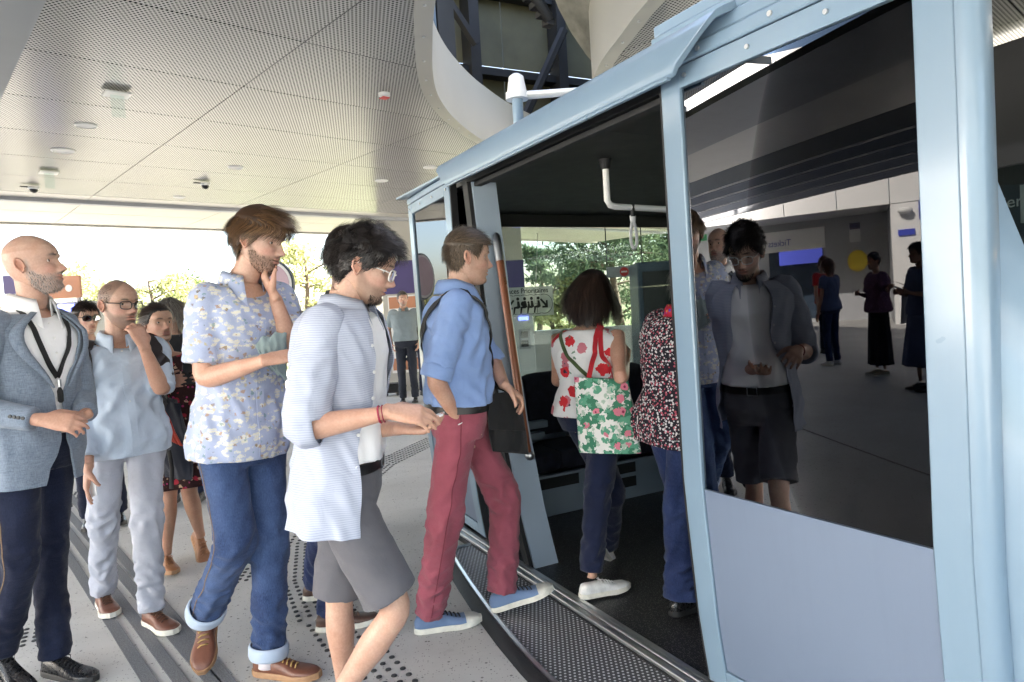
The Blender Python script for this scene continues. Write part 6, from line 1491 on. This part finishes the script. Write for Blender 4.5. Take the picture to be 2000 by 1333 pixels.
F.H = Head(at(912, 502, D), (.955, .27, -.08), (.06, 0, 1), jaw=.98)
F.body(SK_A, dict(beard=(.25, .16, .11, .22), brow=(.10, .065, .04), lids=.45), hands=[(0, dict(direc=(.06, .55, -.82), palm=(.3, .6, .5), curl=.15, thumb=.2)), (1, dict(direc=(.62, .18, -.62), palm=(-.5, -.15, -.55), curl=.62))])
H = F.H; top = lambda p: np.stack([0*p[:, 2], np.where(p[:, 2] > .05, .75, .05), np.where(p[:, 2] > .05, -.05, -.85)], -1)
F.hair('hair_ash', [strands(H, 5500, lambda p: np.where(p[:, 2] > .05, .040, .018), flow_to(0, 0, 0, top), 41, .0020, .55, 5, keep=.006, jitter=.18), strands(H, 1500, .014, flow_to(0, .1, -1), 42, .0018, .4, 3, shift=-.006, jitter=.2)], hair_cap(H, .005, vol=lambda P_: .008*np.clip((P_[..., 2]-.04)/.05, 0, 1)))
s9 = shirt(F.e, F.T, 'shirt_blue', [(F.sh[0], F.el[0].lerp(F.sh[0], .10), None, .064, .060), (F.sh[1], F.el[1].lerp(F.sh[1], -.05), None, .062, .056)], t0=.215, infl=.016, hemw=.004, fold=.013, drape=.006, belly=.02, seed=12.1)
cuff(F.e, F.el[0].lerp(F.sh[0], .20), nz(F.el[0]-F.sh[0]), .066, .06, 'shirt_blue', 'rolled_cuff')
collar(F.e, H, N_+Z*.006, f, F.sr, 'shirt_blue', r=.070, gap=.42, h=.050)
trousers(F.e, F.T, F.hip, F.kn, F.an, 'chino_red', infl=.010, seed=13.1, wr=.009, ankr=.060, kr=.072, waist_t=.24)
belt(F.e, F.T, .197, .015)
seam(F, 'stitch_red')
d = nz(F.wr[0]-F.el[0]); cuff(F.e, F.wr[0]-d*.01, d, .030, .005, 'white_metal', 'bracelet')
shoe(F.e, F.an[0], (.96, .22, 0), 'toecap', mats=('canvas_blue', 'sole_white', 'lace_black'), L=.30); shoe(F.e, F.an[1], (.95, .10, .22), 'toecap', mats=('canvas_blue', 'sole_white', 'lace_black'), L=.30)
# messenger bag
bs = bvh_of([s9]); bag = empty('messenger_bag', G(1.7, 2.9, .4)); tag(bag, 'black messenger bag slung across the blue-shirted man', 'bag')
b0 = F.T.pt(.20, -.75, .10)+f*.13; bx_, bz_ = nz(f*.9+r*.1), Z; bn = nz(bx_.cross(Z))
b0 = at(985, 772, 3.02)
drape('bag_body', 'strap_black', bag, (at(948, 775, 2.98), at(1012, 765, 3.08), at(1032, 888, 3.08), at(962, 882, 2.96)), .12, 7.0, .012)
drape('flap', 'strap_black', bag, (at(948, 772, 2.93), at(1012, 762, 3.03), at(1026, 842, 3.01), at(956, 840, 2.90)), .02, 8.0, .006)
strap(bag, bs, [F.T.pt(.955, 1.35, .02), F.T.pt(.93, .95, .02), F.T.pt(.80, .55, .02), F.T.pt(.60, .25, .02), F.T.pt(.42, -.15, .02), b0+Vector((.03, 0, .01))], .036, 'strap_black', 'strap', .009, 44)
strap(bag, bs, [F.T.pt(.955, 1.35, .02), F.T.pt(.93, 2.0, .02), F.T.pt(.75, 2.9, .02), F.T.pt(.5, 3.9, .02), F.T.pt(.30, 4.6, .03), b0-Vector((.07, 0, 0))], .036, 'strap_black', 'strap', .009, 44)
# ---- 12 woman in the poppy-print top ------------------------------------------------------
D = 3.30; f = nz((.55, .835, 0)); r = side_of(f)
F = Fig('dark-haired woman in sleeveless poppy-print top walking into the cabin', (onz(1165, 1172, .03).x, 3.3, .03)); P12 = F
N_ = at(1146, 634, D); Pv = at(1158, 818, D)
F.rig(N=N_, P=Pv, hr=r, sr=nz(side_of((.50, .866, 0))), hip=[Pv+r*.08, Pv-r*.08])
F.sh = [N_+F.sr*.148-Z*.055, N_-F.sr*.148-Z*.055]
F.el = [reach(F.sh[0], 1212, 742, .27, True), reach(F.sh[1], 1088, 748, .27, False)]
F.wr = [reach(F.el[0], 1222, 708, .225, False), reach(F.el[1], 1106, 700, .22, False)]
F.kn = [at(1168, 962, 3.22), at(1196, 960, 3.42)]; F.an = [onz(1158, 1168, .03)+Z*.09, at(1188, 1062, 3.66)]
F.H = Head(at(1158, 574, D), (.75, .66, -.16), (.05, 0, 1), k=.95, fem=True)
F.body(SK_B, dict(brow=(.04, .03, .02)), fem=True, hands=[(0, dict(direc=(.25, .8, .3), palm=(-.6, .2, .3), curl=.6)), (1, dict(direc=(.3, .8, .2), palm=(.6, .2, 0), curl=.5))])
H = F.H; fall = lambda p: np.stack([np.where(p[:, 2] < -.05, -p[:, 0]*2.0, p[:, 0]*1.0), np.where(p[:, 2] > .0, -.22, .06), np.full(len(p), -1.0)], -1)
F.hair('hair_dark', [strands(H, 5800, lambda p: .115+.11*np.clip((p[:, 2]+.05)/.13, 0, 1), flow_to(0, 0, 0, fall), 51, .0034, .06, 12, .25, curl=.06, keep=.006, clump=90, jitter=.045, lenv=.10)], hair_cap(H, .008))
s12 = shirt(F.e, F.T, 'print_poppy', t0=.13, t1=.955, infl=.018, hemw=.012, fold=.008, drape=.006, seed=14.2, name='sleeveless_top')
trousers(F.e, F.T, F.hip, F.kn, [F.an[0]+Z*.05, F.an[1]], 'navy_twill', infl=.006, seed=15.0, wr=.007, ankr=.052, kr=.066, k=.95)
shoe(F.e, F.an[0], (.93, .30, 0), 'sneaker_low', .90, ('leather_white', 'sole_white', 'lace_white')); shoe(F.e, F.an[1], (.45, .45, -.77), 'sneaker_low', .90, ('leather_white', 'sole_white', 'lace_white'))
bs = bvh_of([s12, F.body_o]); tote = empty('tote_bag', at(1180, 890, 3.15)); tag(tote, 'white tote bag with green leaf and pink flower print', 'bag')
tl, tr = at(1121, 737, 3.10), at(1226, 742, 3.06); bl_, br_ = at(1131, 884, 3.10), at(1252, 886, 3.02); bk = Vector((.05, .06, 0)); m = MB(); rows = []
for i, t in enumerate(np.linspace(0, 1, 15)):
    a, b = bl_.lerp(tl, t), br_.lerp(tr, t); row = []
    for j in range(33):
        q = j/32; bul = math.sin(math.pi*q)**.7*(.035*math.sin(math.pi*min(1, t*.9+.08))**.6+.006)*(1+.25*fbm(q*3, t*3, 1)); row.append(a.lerp(b, q)+Vector((-.2, -1, 0))*bul)
    for j in range(32, -1, -1):
        q = j/32; row.append(a.lerp(b, q)+Vector((.2, 1, 0))*(math.sin(math.pi*q)**.7*.03*math.sin(math.pi*min(1, t*.9+.08))**.6)+Vector((.004, .012, 0)))
    rows.append(row)
m.loft(rows); m.build('bag_body', 'print_tropic', tote, smooth='auto', angle=70)
shp = F.sh[0].lerp(N_, .40)+Z*.085
strap(tote, bs, [tl.lerp(tr, .28), at(1160, 690, 3.10), at(1163, 650, 3.13), shp+Vector((-.01, -.03, 0)), shp+Vector((.02, .05, -.01))], .022, 'cloth_red', 'handle', .004, 34)
strap(tote, bs, [tl.lerp(tr, .62), at(1174, 690, 3.14), at(1172, 650, 3.16), shp+Vector((.0, -.02, 0)), shp+Vector((.04, .05, -.01))], .022, 'cloth_red', 'handle', .004, 34)
cbag = empty('crossbody_strap', at(1140, 700, 3.2)); tag(cbag, 'thin green bag strap crossing the back of the poppy-print top', 'strap')
strap(cbag, bs, [F.T.pt(.95, 4.3, .01), F.T.pt(.90, 3.75, .02), F.T.pt(.72, 3.35, .02), F.T.pt(.5, 2.8, .02), F.T.pt(.34, 2.2, .02)], .018, 'strap_green', 'strap', .004, 40)
# ---- 13 woman in ditsy-print blouse -------------------------------------------------------
D = 2.98; f = nz((.86, .51, 0)); r = side_of(f)
F = Fig('woman in small red and white flower print blouse half behind the door post', (onz(1335, 1200, .03).x, 3.0, .03)); P13 = F
N_ = at(1334, 612, D); Pv = at(1322, 838, D)
F.rig(N=N_, P=Pv, hr=r, sr=r, hip=[Pv+r*.08, Pv-r*.08]); F.sh = [N_+r*.15-Z*.055, N_-r*.15-Z*.05]
F.el = [F.sh[0]+Vector((.03, .0, -.27)), F.sh[1]+Vector((.02, .02, -.27))]; F.wr = [F.el[0]+Vector((.16, .10, .05)), F.el[1]+Vector((.16, .10, .05))]
F.kn = [at(1324, 1010, 2.95), at(1338, 1005, 3.1)]; F.an = [onz(1334, 1200, .03)+Z*.09, onz(1364, 1180, .03)+Z*.09]
F.H = Head(at(1362, 540, D), (.86, .5, 0), k=.95, fem=True)
F.body(SK_A, dict(), fem=True, hands=[(0, dict(direc=(.8, .5, 0), palm=(0, 1, 0))), (1, dict(direc=(.8, .5, 0), palm=(0, -1, 0)))])
F.hair('hair_dark', [strands(F.H, 3600, .13, flow_to(0, 0, 0, fall), 61, .0030, .10, 9, .2, curl=.12, keep=.008, clump=70, jitter=.06)], hair_cap(F.H, .008))
s13 = shirt(F.e, F.T, 'print_ditsy', [(F.sh[0], F.el[0].lerp(F.sh[0], .35), None, .072, .07), (F.sh[1], F.el[1].lerp(F.sh[1], .35), None, .072, .07)], t0=-.03, t1=.965, infl=.035, hemw=.02, fold=.010, drape=.010, belly=.02, seed=16, name='blouse')
collar(F.e, F.H, N_, f, r, 'print_trim', r=.066, gap=.3, h=.05)
bs = bvh_of([s13]); strap(F.e, bs, [F.T.pt(.96, 2.2, .02), F.T.pt(.85, 2.2, .03), F.T.pt(.7, 2.35, .03), F.T.pt(.64, 2.4, .03)], .05, 'print_trim', 'embroidery', .002, 30)
trousers(F.e, F.T, F.hip, F.kn, F.an, 'denim_blue', seed=17, wr=.008, ankr=.072, flare=.012, k=.95)
for i in (0, 1): shoe(F.e, F.an[i], (.9, .45, 0), k=.92, mats=('leather_black', 'sole_black', 'lace_black'))
# ---- people further off: upright figures set out by their place, height and facing -----------
def stander(label, x, y, yaw, h=1.70, fem=False, z0=0.0, arms='down', step=0.0, group=None, **k):
    s = h/1.75; f = nz((math.sin(yaw), math.cos(yaw), 0)); r = side_of(f); B = Vector((x, y, z0)); F = Fig(label, B, group=group)
    N_ = B+Z*(1.47*s); Pv = B+Z*(.93*s); w = .148 if fem else .178
    F.rig(N=N_, P=Pv, hr=r, sr=r, hip=[Pv+r*.085, Pv-r*.085], sh=[N_+r*w-Z*.055, N_-r*w-Z*.055])
    F.kn = [B+r*.09+Z*(.50*s)+f*(.05+step*.5), B-r*.09+Z*(.50*s)+f*(.03-step*.3)]; F.an = [B+r*.10+Z*.09+f*step, B-r*.10+Z*.09-f*step]
    A = {'down': ((.05, .03, -.29), (.03, .06, -.25)), 'pocket': ((.09, -.06, -.27), (-.05, .10, -.21)), 'front': ((.06, .05, -.27), (-.10, .20, .04)), 'out': ((.20, .06, -.20), (.20, .10, .04)), 'card': ((.08, .06, -.26), (-.06, .18, .12))}
    arms = (arms, arms) if isinstance(arms, str) else arms
    F.el, F.wr, F.dirs = [], [], []
    for i, sg in ((0, 1), (1, -1)):
        e_, w_ = A[arms[i]]; el = F.sh[i]+(r*(sg*e_[0])+f*e_[1]+Z*e_[2])*s; F.el.append(el); F.wr.append(el+(r*(sg*w_[0])+f*w_[1]+Z*w_[2])*s)
        F.dirs.append((i, dict(direc=nz(F.wr[i]-el), palm=-r*sg if arms[i] != 'out' else Z, curl=.35)))
    hf = k.get('hf', f); F.H = Head(N_+Z*(.165*s)+f*.035, hf, k=.96 if fem else 1.0, fem=fem, lod=True); F.f = f; F.r = r; return F
def dress_up(F, skin, top, bottom, shoes=('leather_black', 'sole_black', 'lace_black'), sleeve=.8, hairc='hair_dark', hairlen=.05, fem=False, headkw=None, top_name='shirt', t0=.05, infl=.018, skirt=None, vox=.012, coll=None, n=1500, belt_=False):
    F.body(skin, headkw or {}, fem=fem, hands=F.dirs, leg_vox=.02, arm_vox=.0085)
    if hairc:
        if hairlen > .09: fl_ = lambda p: np.stack([np.sign(p[:, 0])*.12, np.where(p[:, 2] > .0, -.3, .0), np.full(len(p), -1.0)], -1)
        else: fl_ = lambda p: np.stack([0*p[:, 2], np.where(p[:, 2] > .05, .6, -.4), np.where(p[:, 2] > .05, 0, -.9)], -1)
        F.hair(hairc, [strands(F.H, n, hairlen, flow_to(0, 0, 0, fl_), 71, .0044, .35, 6, .15, keep=.010, jitter=.12)], hair_cap(F.H, .010))
    sl_ = []
    for i in (0, 1):
        if sleeve <= 0: continue
        if sleeve <= 1: sl_.append((F.sh[i], F.sh[i].lerp(F.el[i], sleeve), None, .068, .064))
        else: sl_.append((F.sh[i], F.el[i], F.el[i].lerp(F.wr[i], min(.95, sleeve-1)), .068, .046))
    F.top_o = shirt(F.e, F.T, top, sl_, t0=t0, infl=infl, seed=F.P.x, name=top_name, voxel=vox)
    if coll: collar(F.e, F.H, F.N, F.f, F.r, coll, r=.062)
    if skirt:
        m = MB(); rings = []; B = F.e.location
        for t in np.linspace(0, 1, 24):
            z = lerp(F.P.z+.12, B.z+skirt[0], t); w = lerp(.15, skirt[1], t**.8)
            rings.append([Vector((F.P.x, F.P.y, z))+F.r*((w*1.0+.012*t*math.sin(q*9+1))*math.sin(q))+F.f*((w*.78+.012*t*math.cos(q*8))*math.cos(q)) for q in np.linspace(0, 2*math.pi, 48, endpoint=False)])
        m.loft(rings); m.build('skirt', bottom, F.e, smooth=True)
    else: trousers(F.e, F.T, F.hip, F.kn, F.an, bottom, seed=F.P.y, wr=.007, voxel=.013, k=.95 if fem else 1.0)
    if belt_: belt(F.e, F.T, .25, .012)
    for i in (0, 1): shoe(F.e, F.an[i], F.f, k=.92 if fem else 1.0, mats=shoes)
    return F
# grey-haired man in the polo shirt by the column
p = onz(800, 786, 0); F = stander('grey-haired man in grey polo shirt, hands in pockets, by the white column', p.x, p.y, R_(176), 1.79, arms='pocket', hf=(.35, -.93, .0)); P10 = F
dress_up(F, SK_B, 'polo_grey', 'jacket_navy', sleeve=.75, hairc='hair_grey', hairlen=.03, headkw=dict(beard=(.30, .27, .25, .6)), coll='polo_grey', t0=.16, belt_=True, infl=.03)
p = at(832, 700, 11.9); F = stander('man in dark jacket half hidden behind the cabin end window', p.x, p.y, R_(150), 1.72); dress_up(F, SK_B, 'jacket_navy', 'denim_dark', sleeve=1.9)
p = at(851, 700, 9.0); F = stander('person with dark hair showing past the blue-shirted man shoulder', p.x, p.y, R_(40), 1.72); dress_up(F, SK_B, 'cotton_black', 'denim_dark', sleeve=.8, hairc='hair_black')
# women queueing behind the bald men
p = at(176, 700, 5.0); F = stander('woman in dark sunglasses with tied-back hair behind the bald men', p.x, p.y, R_(150), 1.64, fem=True, hf=(.80, -.60, -.02)); P3 = F
dress_up(F, SK_A, 'cotton_black', 'denim_dark', fem=True, hairlen=.06, headkw=dict(brow=(.05, .03, .02))); glasses(F.e, F.H, 'frame_dark', 'lens_dark', .0022, 1.05)
p = at(343, 700, 5.5); F = stander('smiling woman with long greying hair in black top behind the floral shirt', p.x, p.y, R_(175), 1.66, fem=True, hf=(-.25, -.96, .10)); P5 = F
dress_up(F, SK_A, 'cotton_black', 'denim_dark', fem=True, hairc='hair_grey', hairlen=.17, headkw=dict(lips=(.5, .22, .2)), sleeve=.5)
m = MB(); m.tube([F.T.pt(.98, a, .012)-Z*(.02+.06*max(0, math.cos(a))) for a in np.linspace(-1.6, 1.6, 16)], .003, 6); m.build('necklace', 'gold_shoe', F.e, smooth=True)
# woman in the paisley dress with phone
D = 3.95; F = stander('woman in red paisley dress looking up with phone in hand', at(352, 700, D).x, D, R_(148), 1.66, fem=True, arms='front', hf=(.80, -.60, .05)); P4 = F
F.an = [onz(328, 1112, 0)+Z*.09, at(392, 1048, 4.12)]; F.kn = [at(330, 960, 3.95), at(368, 955, 3.95)]
F.H = Head(at(309, 632, D-.02), (.80, -.60, .06), (.0, 0, 1), k=.95, fem=True); F.N = at(322, 690, D)
F.body(SK_C, dict(brow=(.03, .02, .02), eye=(.05, .03, .02), lips=(.42, .17, .15), lids=.15), fem=True, hands=[(i, dict(d_[1], curl=.6)) for i, d_ in enumerate(F.dirs)], leg_vox=.008, leg_k=.86)
F.hair('hair_dark', [strands(F.H, 2600, .075, flow_to(0, -.8, -.25), 81, .003, .12, 6, keep=.006, jitter=.06)], hair_cap(F.H, .007)); F.f = nz((.6, -.8, 0))
F.T = Torso(F.P, F.N, F.hr, F.sr, FEMALE, 1.0); F.top_o = shirt(F.e, F.T, 'print_paisley', [(F.sh[0], F.sh[0].lerp(F.el[0], .7), None, .066, .068), (F.sh[1], F.sh[1].lerp(F.el[1], .7), None, .066, .068)], t0=.1, t1=.93, infl=.014, name='dress_bodice', seed=5)
m = MB(); rings = []
for t in np.linspace(0, 1, 20):
    z = lerp(F.P.z+.10, .50, t); w = lerp(.16, .22, t); rings.append([Vector((F.P.x, F.P.y, z))+F.r*((w+.014*t*math.sin(q*8))*math.sin(q))+nz(F.T.frame(.1)[2])*((w*.75+.012*t*math.cos(q*7))*math.cos(q)) for q in np.linspace(0, 2*math.pi, 48, endpoint=False)])
m.loft(rings); m.build('dress_skirt', 'print_paisley', F.e, smooth=True)
for i, d in ((0, (.6, -.8, 0)), (1, (.45, -.45, -.77))): shoe(F.e, F.an[i], d, k=.88, mats=('leather_tan', 'sole_tan', 'leather_tan'))
ph = (F.wr[0]+F.wr[1])/2+F.f*.07+Z*.05; m = MB(); xx, yy_ = F.r, nz(Z*.75+F.f*.5); nn_ = xx.cross(yy_); m.box((-.036, -.075, -.004), (.036, .075, .004), lambda a, b, c: ph+xx*a+yy_*b+nn_*c); tag(m.build('mobile_phone', 'phone_black', None, bevel=.003), 'black phone held by the woman in paisley dress', 'phone')
# dark jacket with red lining carried over her arm
jk = empty('folded_jacket', at(345, 940, 3.75)); tag(jk, 'black jacket with red lining hanging beside the paisley dress', 'jacket')
drape('jacket_shell', 'jacket_navy', jk, (at(296, 765, 3.80), at(352, 790, 3.70), at(375, 938, 3.70), at(322, 930, 3.80)), .07, 2.0, .03)
drape('red_lining', 'lining_red', jk, (at(297, 782, 3.66), at(318, 795, 3.64), at(357, 872, 3.62), at(334, 862, 3.64)), .02, 3.0, .012)
m = MB(); m.tube([at(330, 880, 3.66), at(336, 915, 3.66), at(335, 955, 3.68)], .012, 8, flat=.4); m.build('dangling_strap', 'strap_black', jk, smooth=True)
# backpack on the man with glasses
F = P2; bp = empty('backpack', F.T.pt(.3, math.pi, .15)); tag(bp, 'dark leather backpack worn by the balding man with glasses', 'backpack')
fr_ = F.T.frame(.6); m = MB(); rings = []
for t, w, d in ((0, .11, .05), (.03, .135, .07), (.15, .15, .085), (.5, .15, .085), (.8, .14, .075), (.95, .11, .05), (1, .07, .03)):
    c_ = F.T.pt(.25, math.pi, .10).lerp(F.T.pt(.92, math.pi, .10), t); rings.append([c_+fr_[1]*(w*math.copysign(abs(math.cos(q))**.6, math.cos(q)))+fr_[2]*(d*math.copysign(abs(math.sin(q))**.6, math.sin(q))) for q in np.linspace(0, 2*math.pi, 28, endpoint=False)])
m.loft(rings); m.build('bag_body', 'pack_leather', bp, smooth='auto')
bs = bvh_of([o for o in F.e.children if o.name.split('.')[0] == 'shirt'])
for s_ in (1, -1):
    strap(bp, bs, [F.T.pt(.90, s_*2.6, .04), F.T.pt(.955, s_*1.55, .02), F.T.pt(.90, s_*.90, .02), F.T.pt(.76, s_*.85, .02), F.T.pt(.58, s_*1.0, .02), F.T.pt(.40, s_*1.5, .02), F.T.pt(.30, s_*2.2, .03)], .062, 'pack_leather', 'shoulder_strap', .006, 48, .014)
h = bs.ray_cast(F.T.pt(.74, .86, .3), nz(F.T.pt(.74, .86, 0)-F.T.pt(.74, .86, .3)))
if h[0] is not None: m = MB(); m.tube([h[0]+h[1]*.018, h[0]+h[1]*.023], [.024, .022], 20); m.build('round_badge', 'cotton_teal', bp, smooth='auto')
strap(bp, bs, [F.T.pt(.40, 1.3, .025), F.T.pt(.2, 1.25, .03), F.T.pt(.0, 1.2, .03), F.T.pt(-.08, 1.2, .03)], .016, 'strap_black', 'loose_strap', .006, 24)
c_ = F.wr[0]+Vector((.035, -.03, -.085)); m = MB(); m.box((-.022, -.002, -.04), (.022, .002, .04), lambda x, y, z: c_+Vector((x*.9, x*-.4, z+x*.3))+Vector((.3, .6, 0))*y); tag(m.build('paper_card', 'cotton_white', None), 'small white card in the lowered hand of balding man', 'card')
# teal jersey held under the floral man's arm
F = P6; tj = empty('teal_jersey', F.wr[0]); tag(tj, 'grey-green jersey bunched under the arm of the floral-shirted man', 'jersey')
drape('jersey_folds', 'cotton_teal', tj, (at(496, 672, 2.62), at(560, 650, 2.66), at(560, 740, 2.66), at(516, 712, 2.56)), .06, 4.0, .03)
# trolley beside the polo man
p = onz(772, 772, 0); e = empty('trolley_case', p); tag(e, 'small black wheeled case standing beside the grey polo man', 'suitcase')
m = MB(); m.box((-.19, -.12, .05), (.13, .12, .22), lambda x, y, z: p+Vector((x, y, z))); m.build('case_body', 'cotton_black', e, bevel=.02)
m = MB(); m.tube([p+Vector((-.10, 0, .2)), p+Vector((-.16, 0, .95)), p+Vector((-.10, 0, .99))], .012, 8); m.build('handle', 'steel', e, smooth=True)
for s_ in (-1, 1): m = MB(); m.tube([p+Vector((.1*s_-.03, -.13, .03)), p+Vector((.1*s_-.03, -.10, .03))], .03, 14); m.build('wheel', 'rubber', e, smooth='auto')
# ---- people behind the photographer, seen only in the door glass ----------------------------
def rf(dx, dy): v = Vector((dx, dy, 0)); return v-VV*(2*v.dot(VV))
p = seen_z(1716, 735); d = nz(rf(-1, .05)); F = stander('woman in purple patterned blouse and long black skirt reflected in the glass', p.x, p.y, math.atan2(d.x, d.y), 1.66, fem=True, arms=('out', 'front')); PW = F
dress_up(F, SK_C, 'print_blouse', 'skirt_black', ('gold_shoe', 'sole_white', 'gold_shoe'), .85, 'hair_black', .03, True, top_name='blouse', infl=.045, skirt=(.16, .21))
tb_ = empty('tote_bag', p+Z*.6); tag(tb_, 'pale grey tote bag of the woman reflected in the glass', 'bag'); c_ = F.T.pt(.35, 2.3, .16)
drape('bag_body', 'tote_grey', tb_, (c_+Z*.10-F.f*.05, c_+Z*.10-F.f*.32, c_-Z*.30-F.f*.36, c_-Z*.34-F.f*.0), .14, 5.0, .02)
strap(tb_, bvh_of([F.top_o]), [c_+Z*.10-F.f*.08, F.T.pt(.7, 1.9, .05), F.T.pt(.93, 1.5, .02), F.T.pt(.8, 2.6, .05), c_+Z*.10-F.f*.25], .025, 'tote_grey', 'handle')
p = seen_z(1800, 765); d = nz(rf(-1, .1)); F = stander('woman in long slate blue dress at the edge of the door reflection', p.x, p.y, math.atan2(d.x, d.y), 1.70, fem=True, arms='front')
dress_up(F, SK_C, 'dress_blue', 'dress_blue', sleeve=.9, hairc='hair_black', hairlen=.05, fem=True, top_name='dress_bodice', skirt=(.30, .30), infl=.03)
p = seen_z(1625, 715); d = nz(rf(-.3, .95)); F = stander('brown-haired woman with grey shoulder bag reflected behind the striped shirt', p.x, p.y, math.atan2(d.x, d.y), 1.66, fem=True)
dress_up(F, SK_B, 'dress_blue', 'denim_blue', ('leather_white', 'sole_white', 'lace_white'), .5, 'hair_red', .12, True)
p = seen_z(1612, 690); d = nz(rf(.2, -1)); F = stander('person in red shirt reflected far back near the ticket hall', p.x, p.y, math.atan2(d.x, d.y), 1.72)
dress_up(F, SK_A, 'cloth_red', 'denim_dark', sleeve=.6, hairc='hair_red', hairlen=.08)
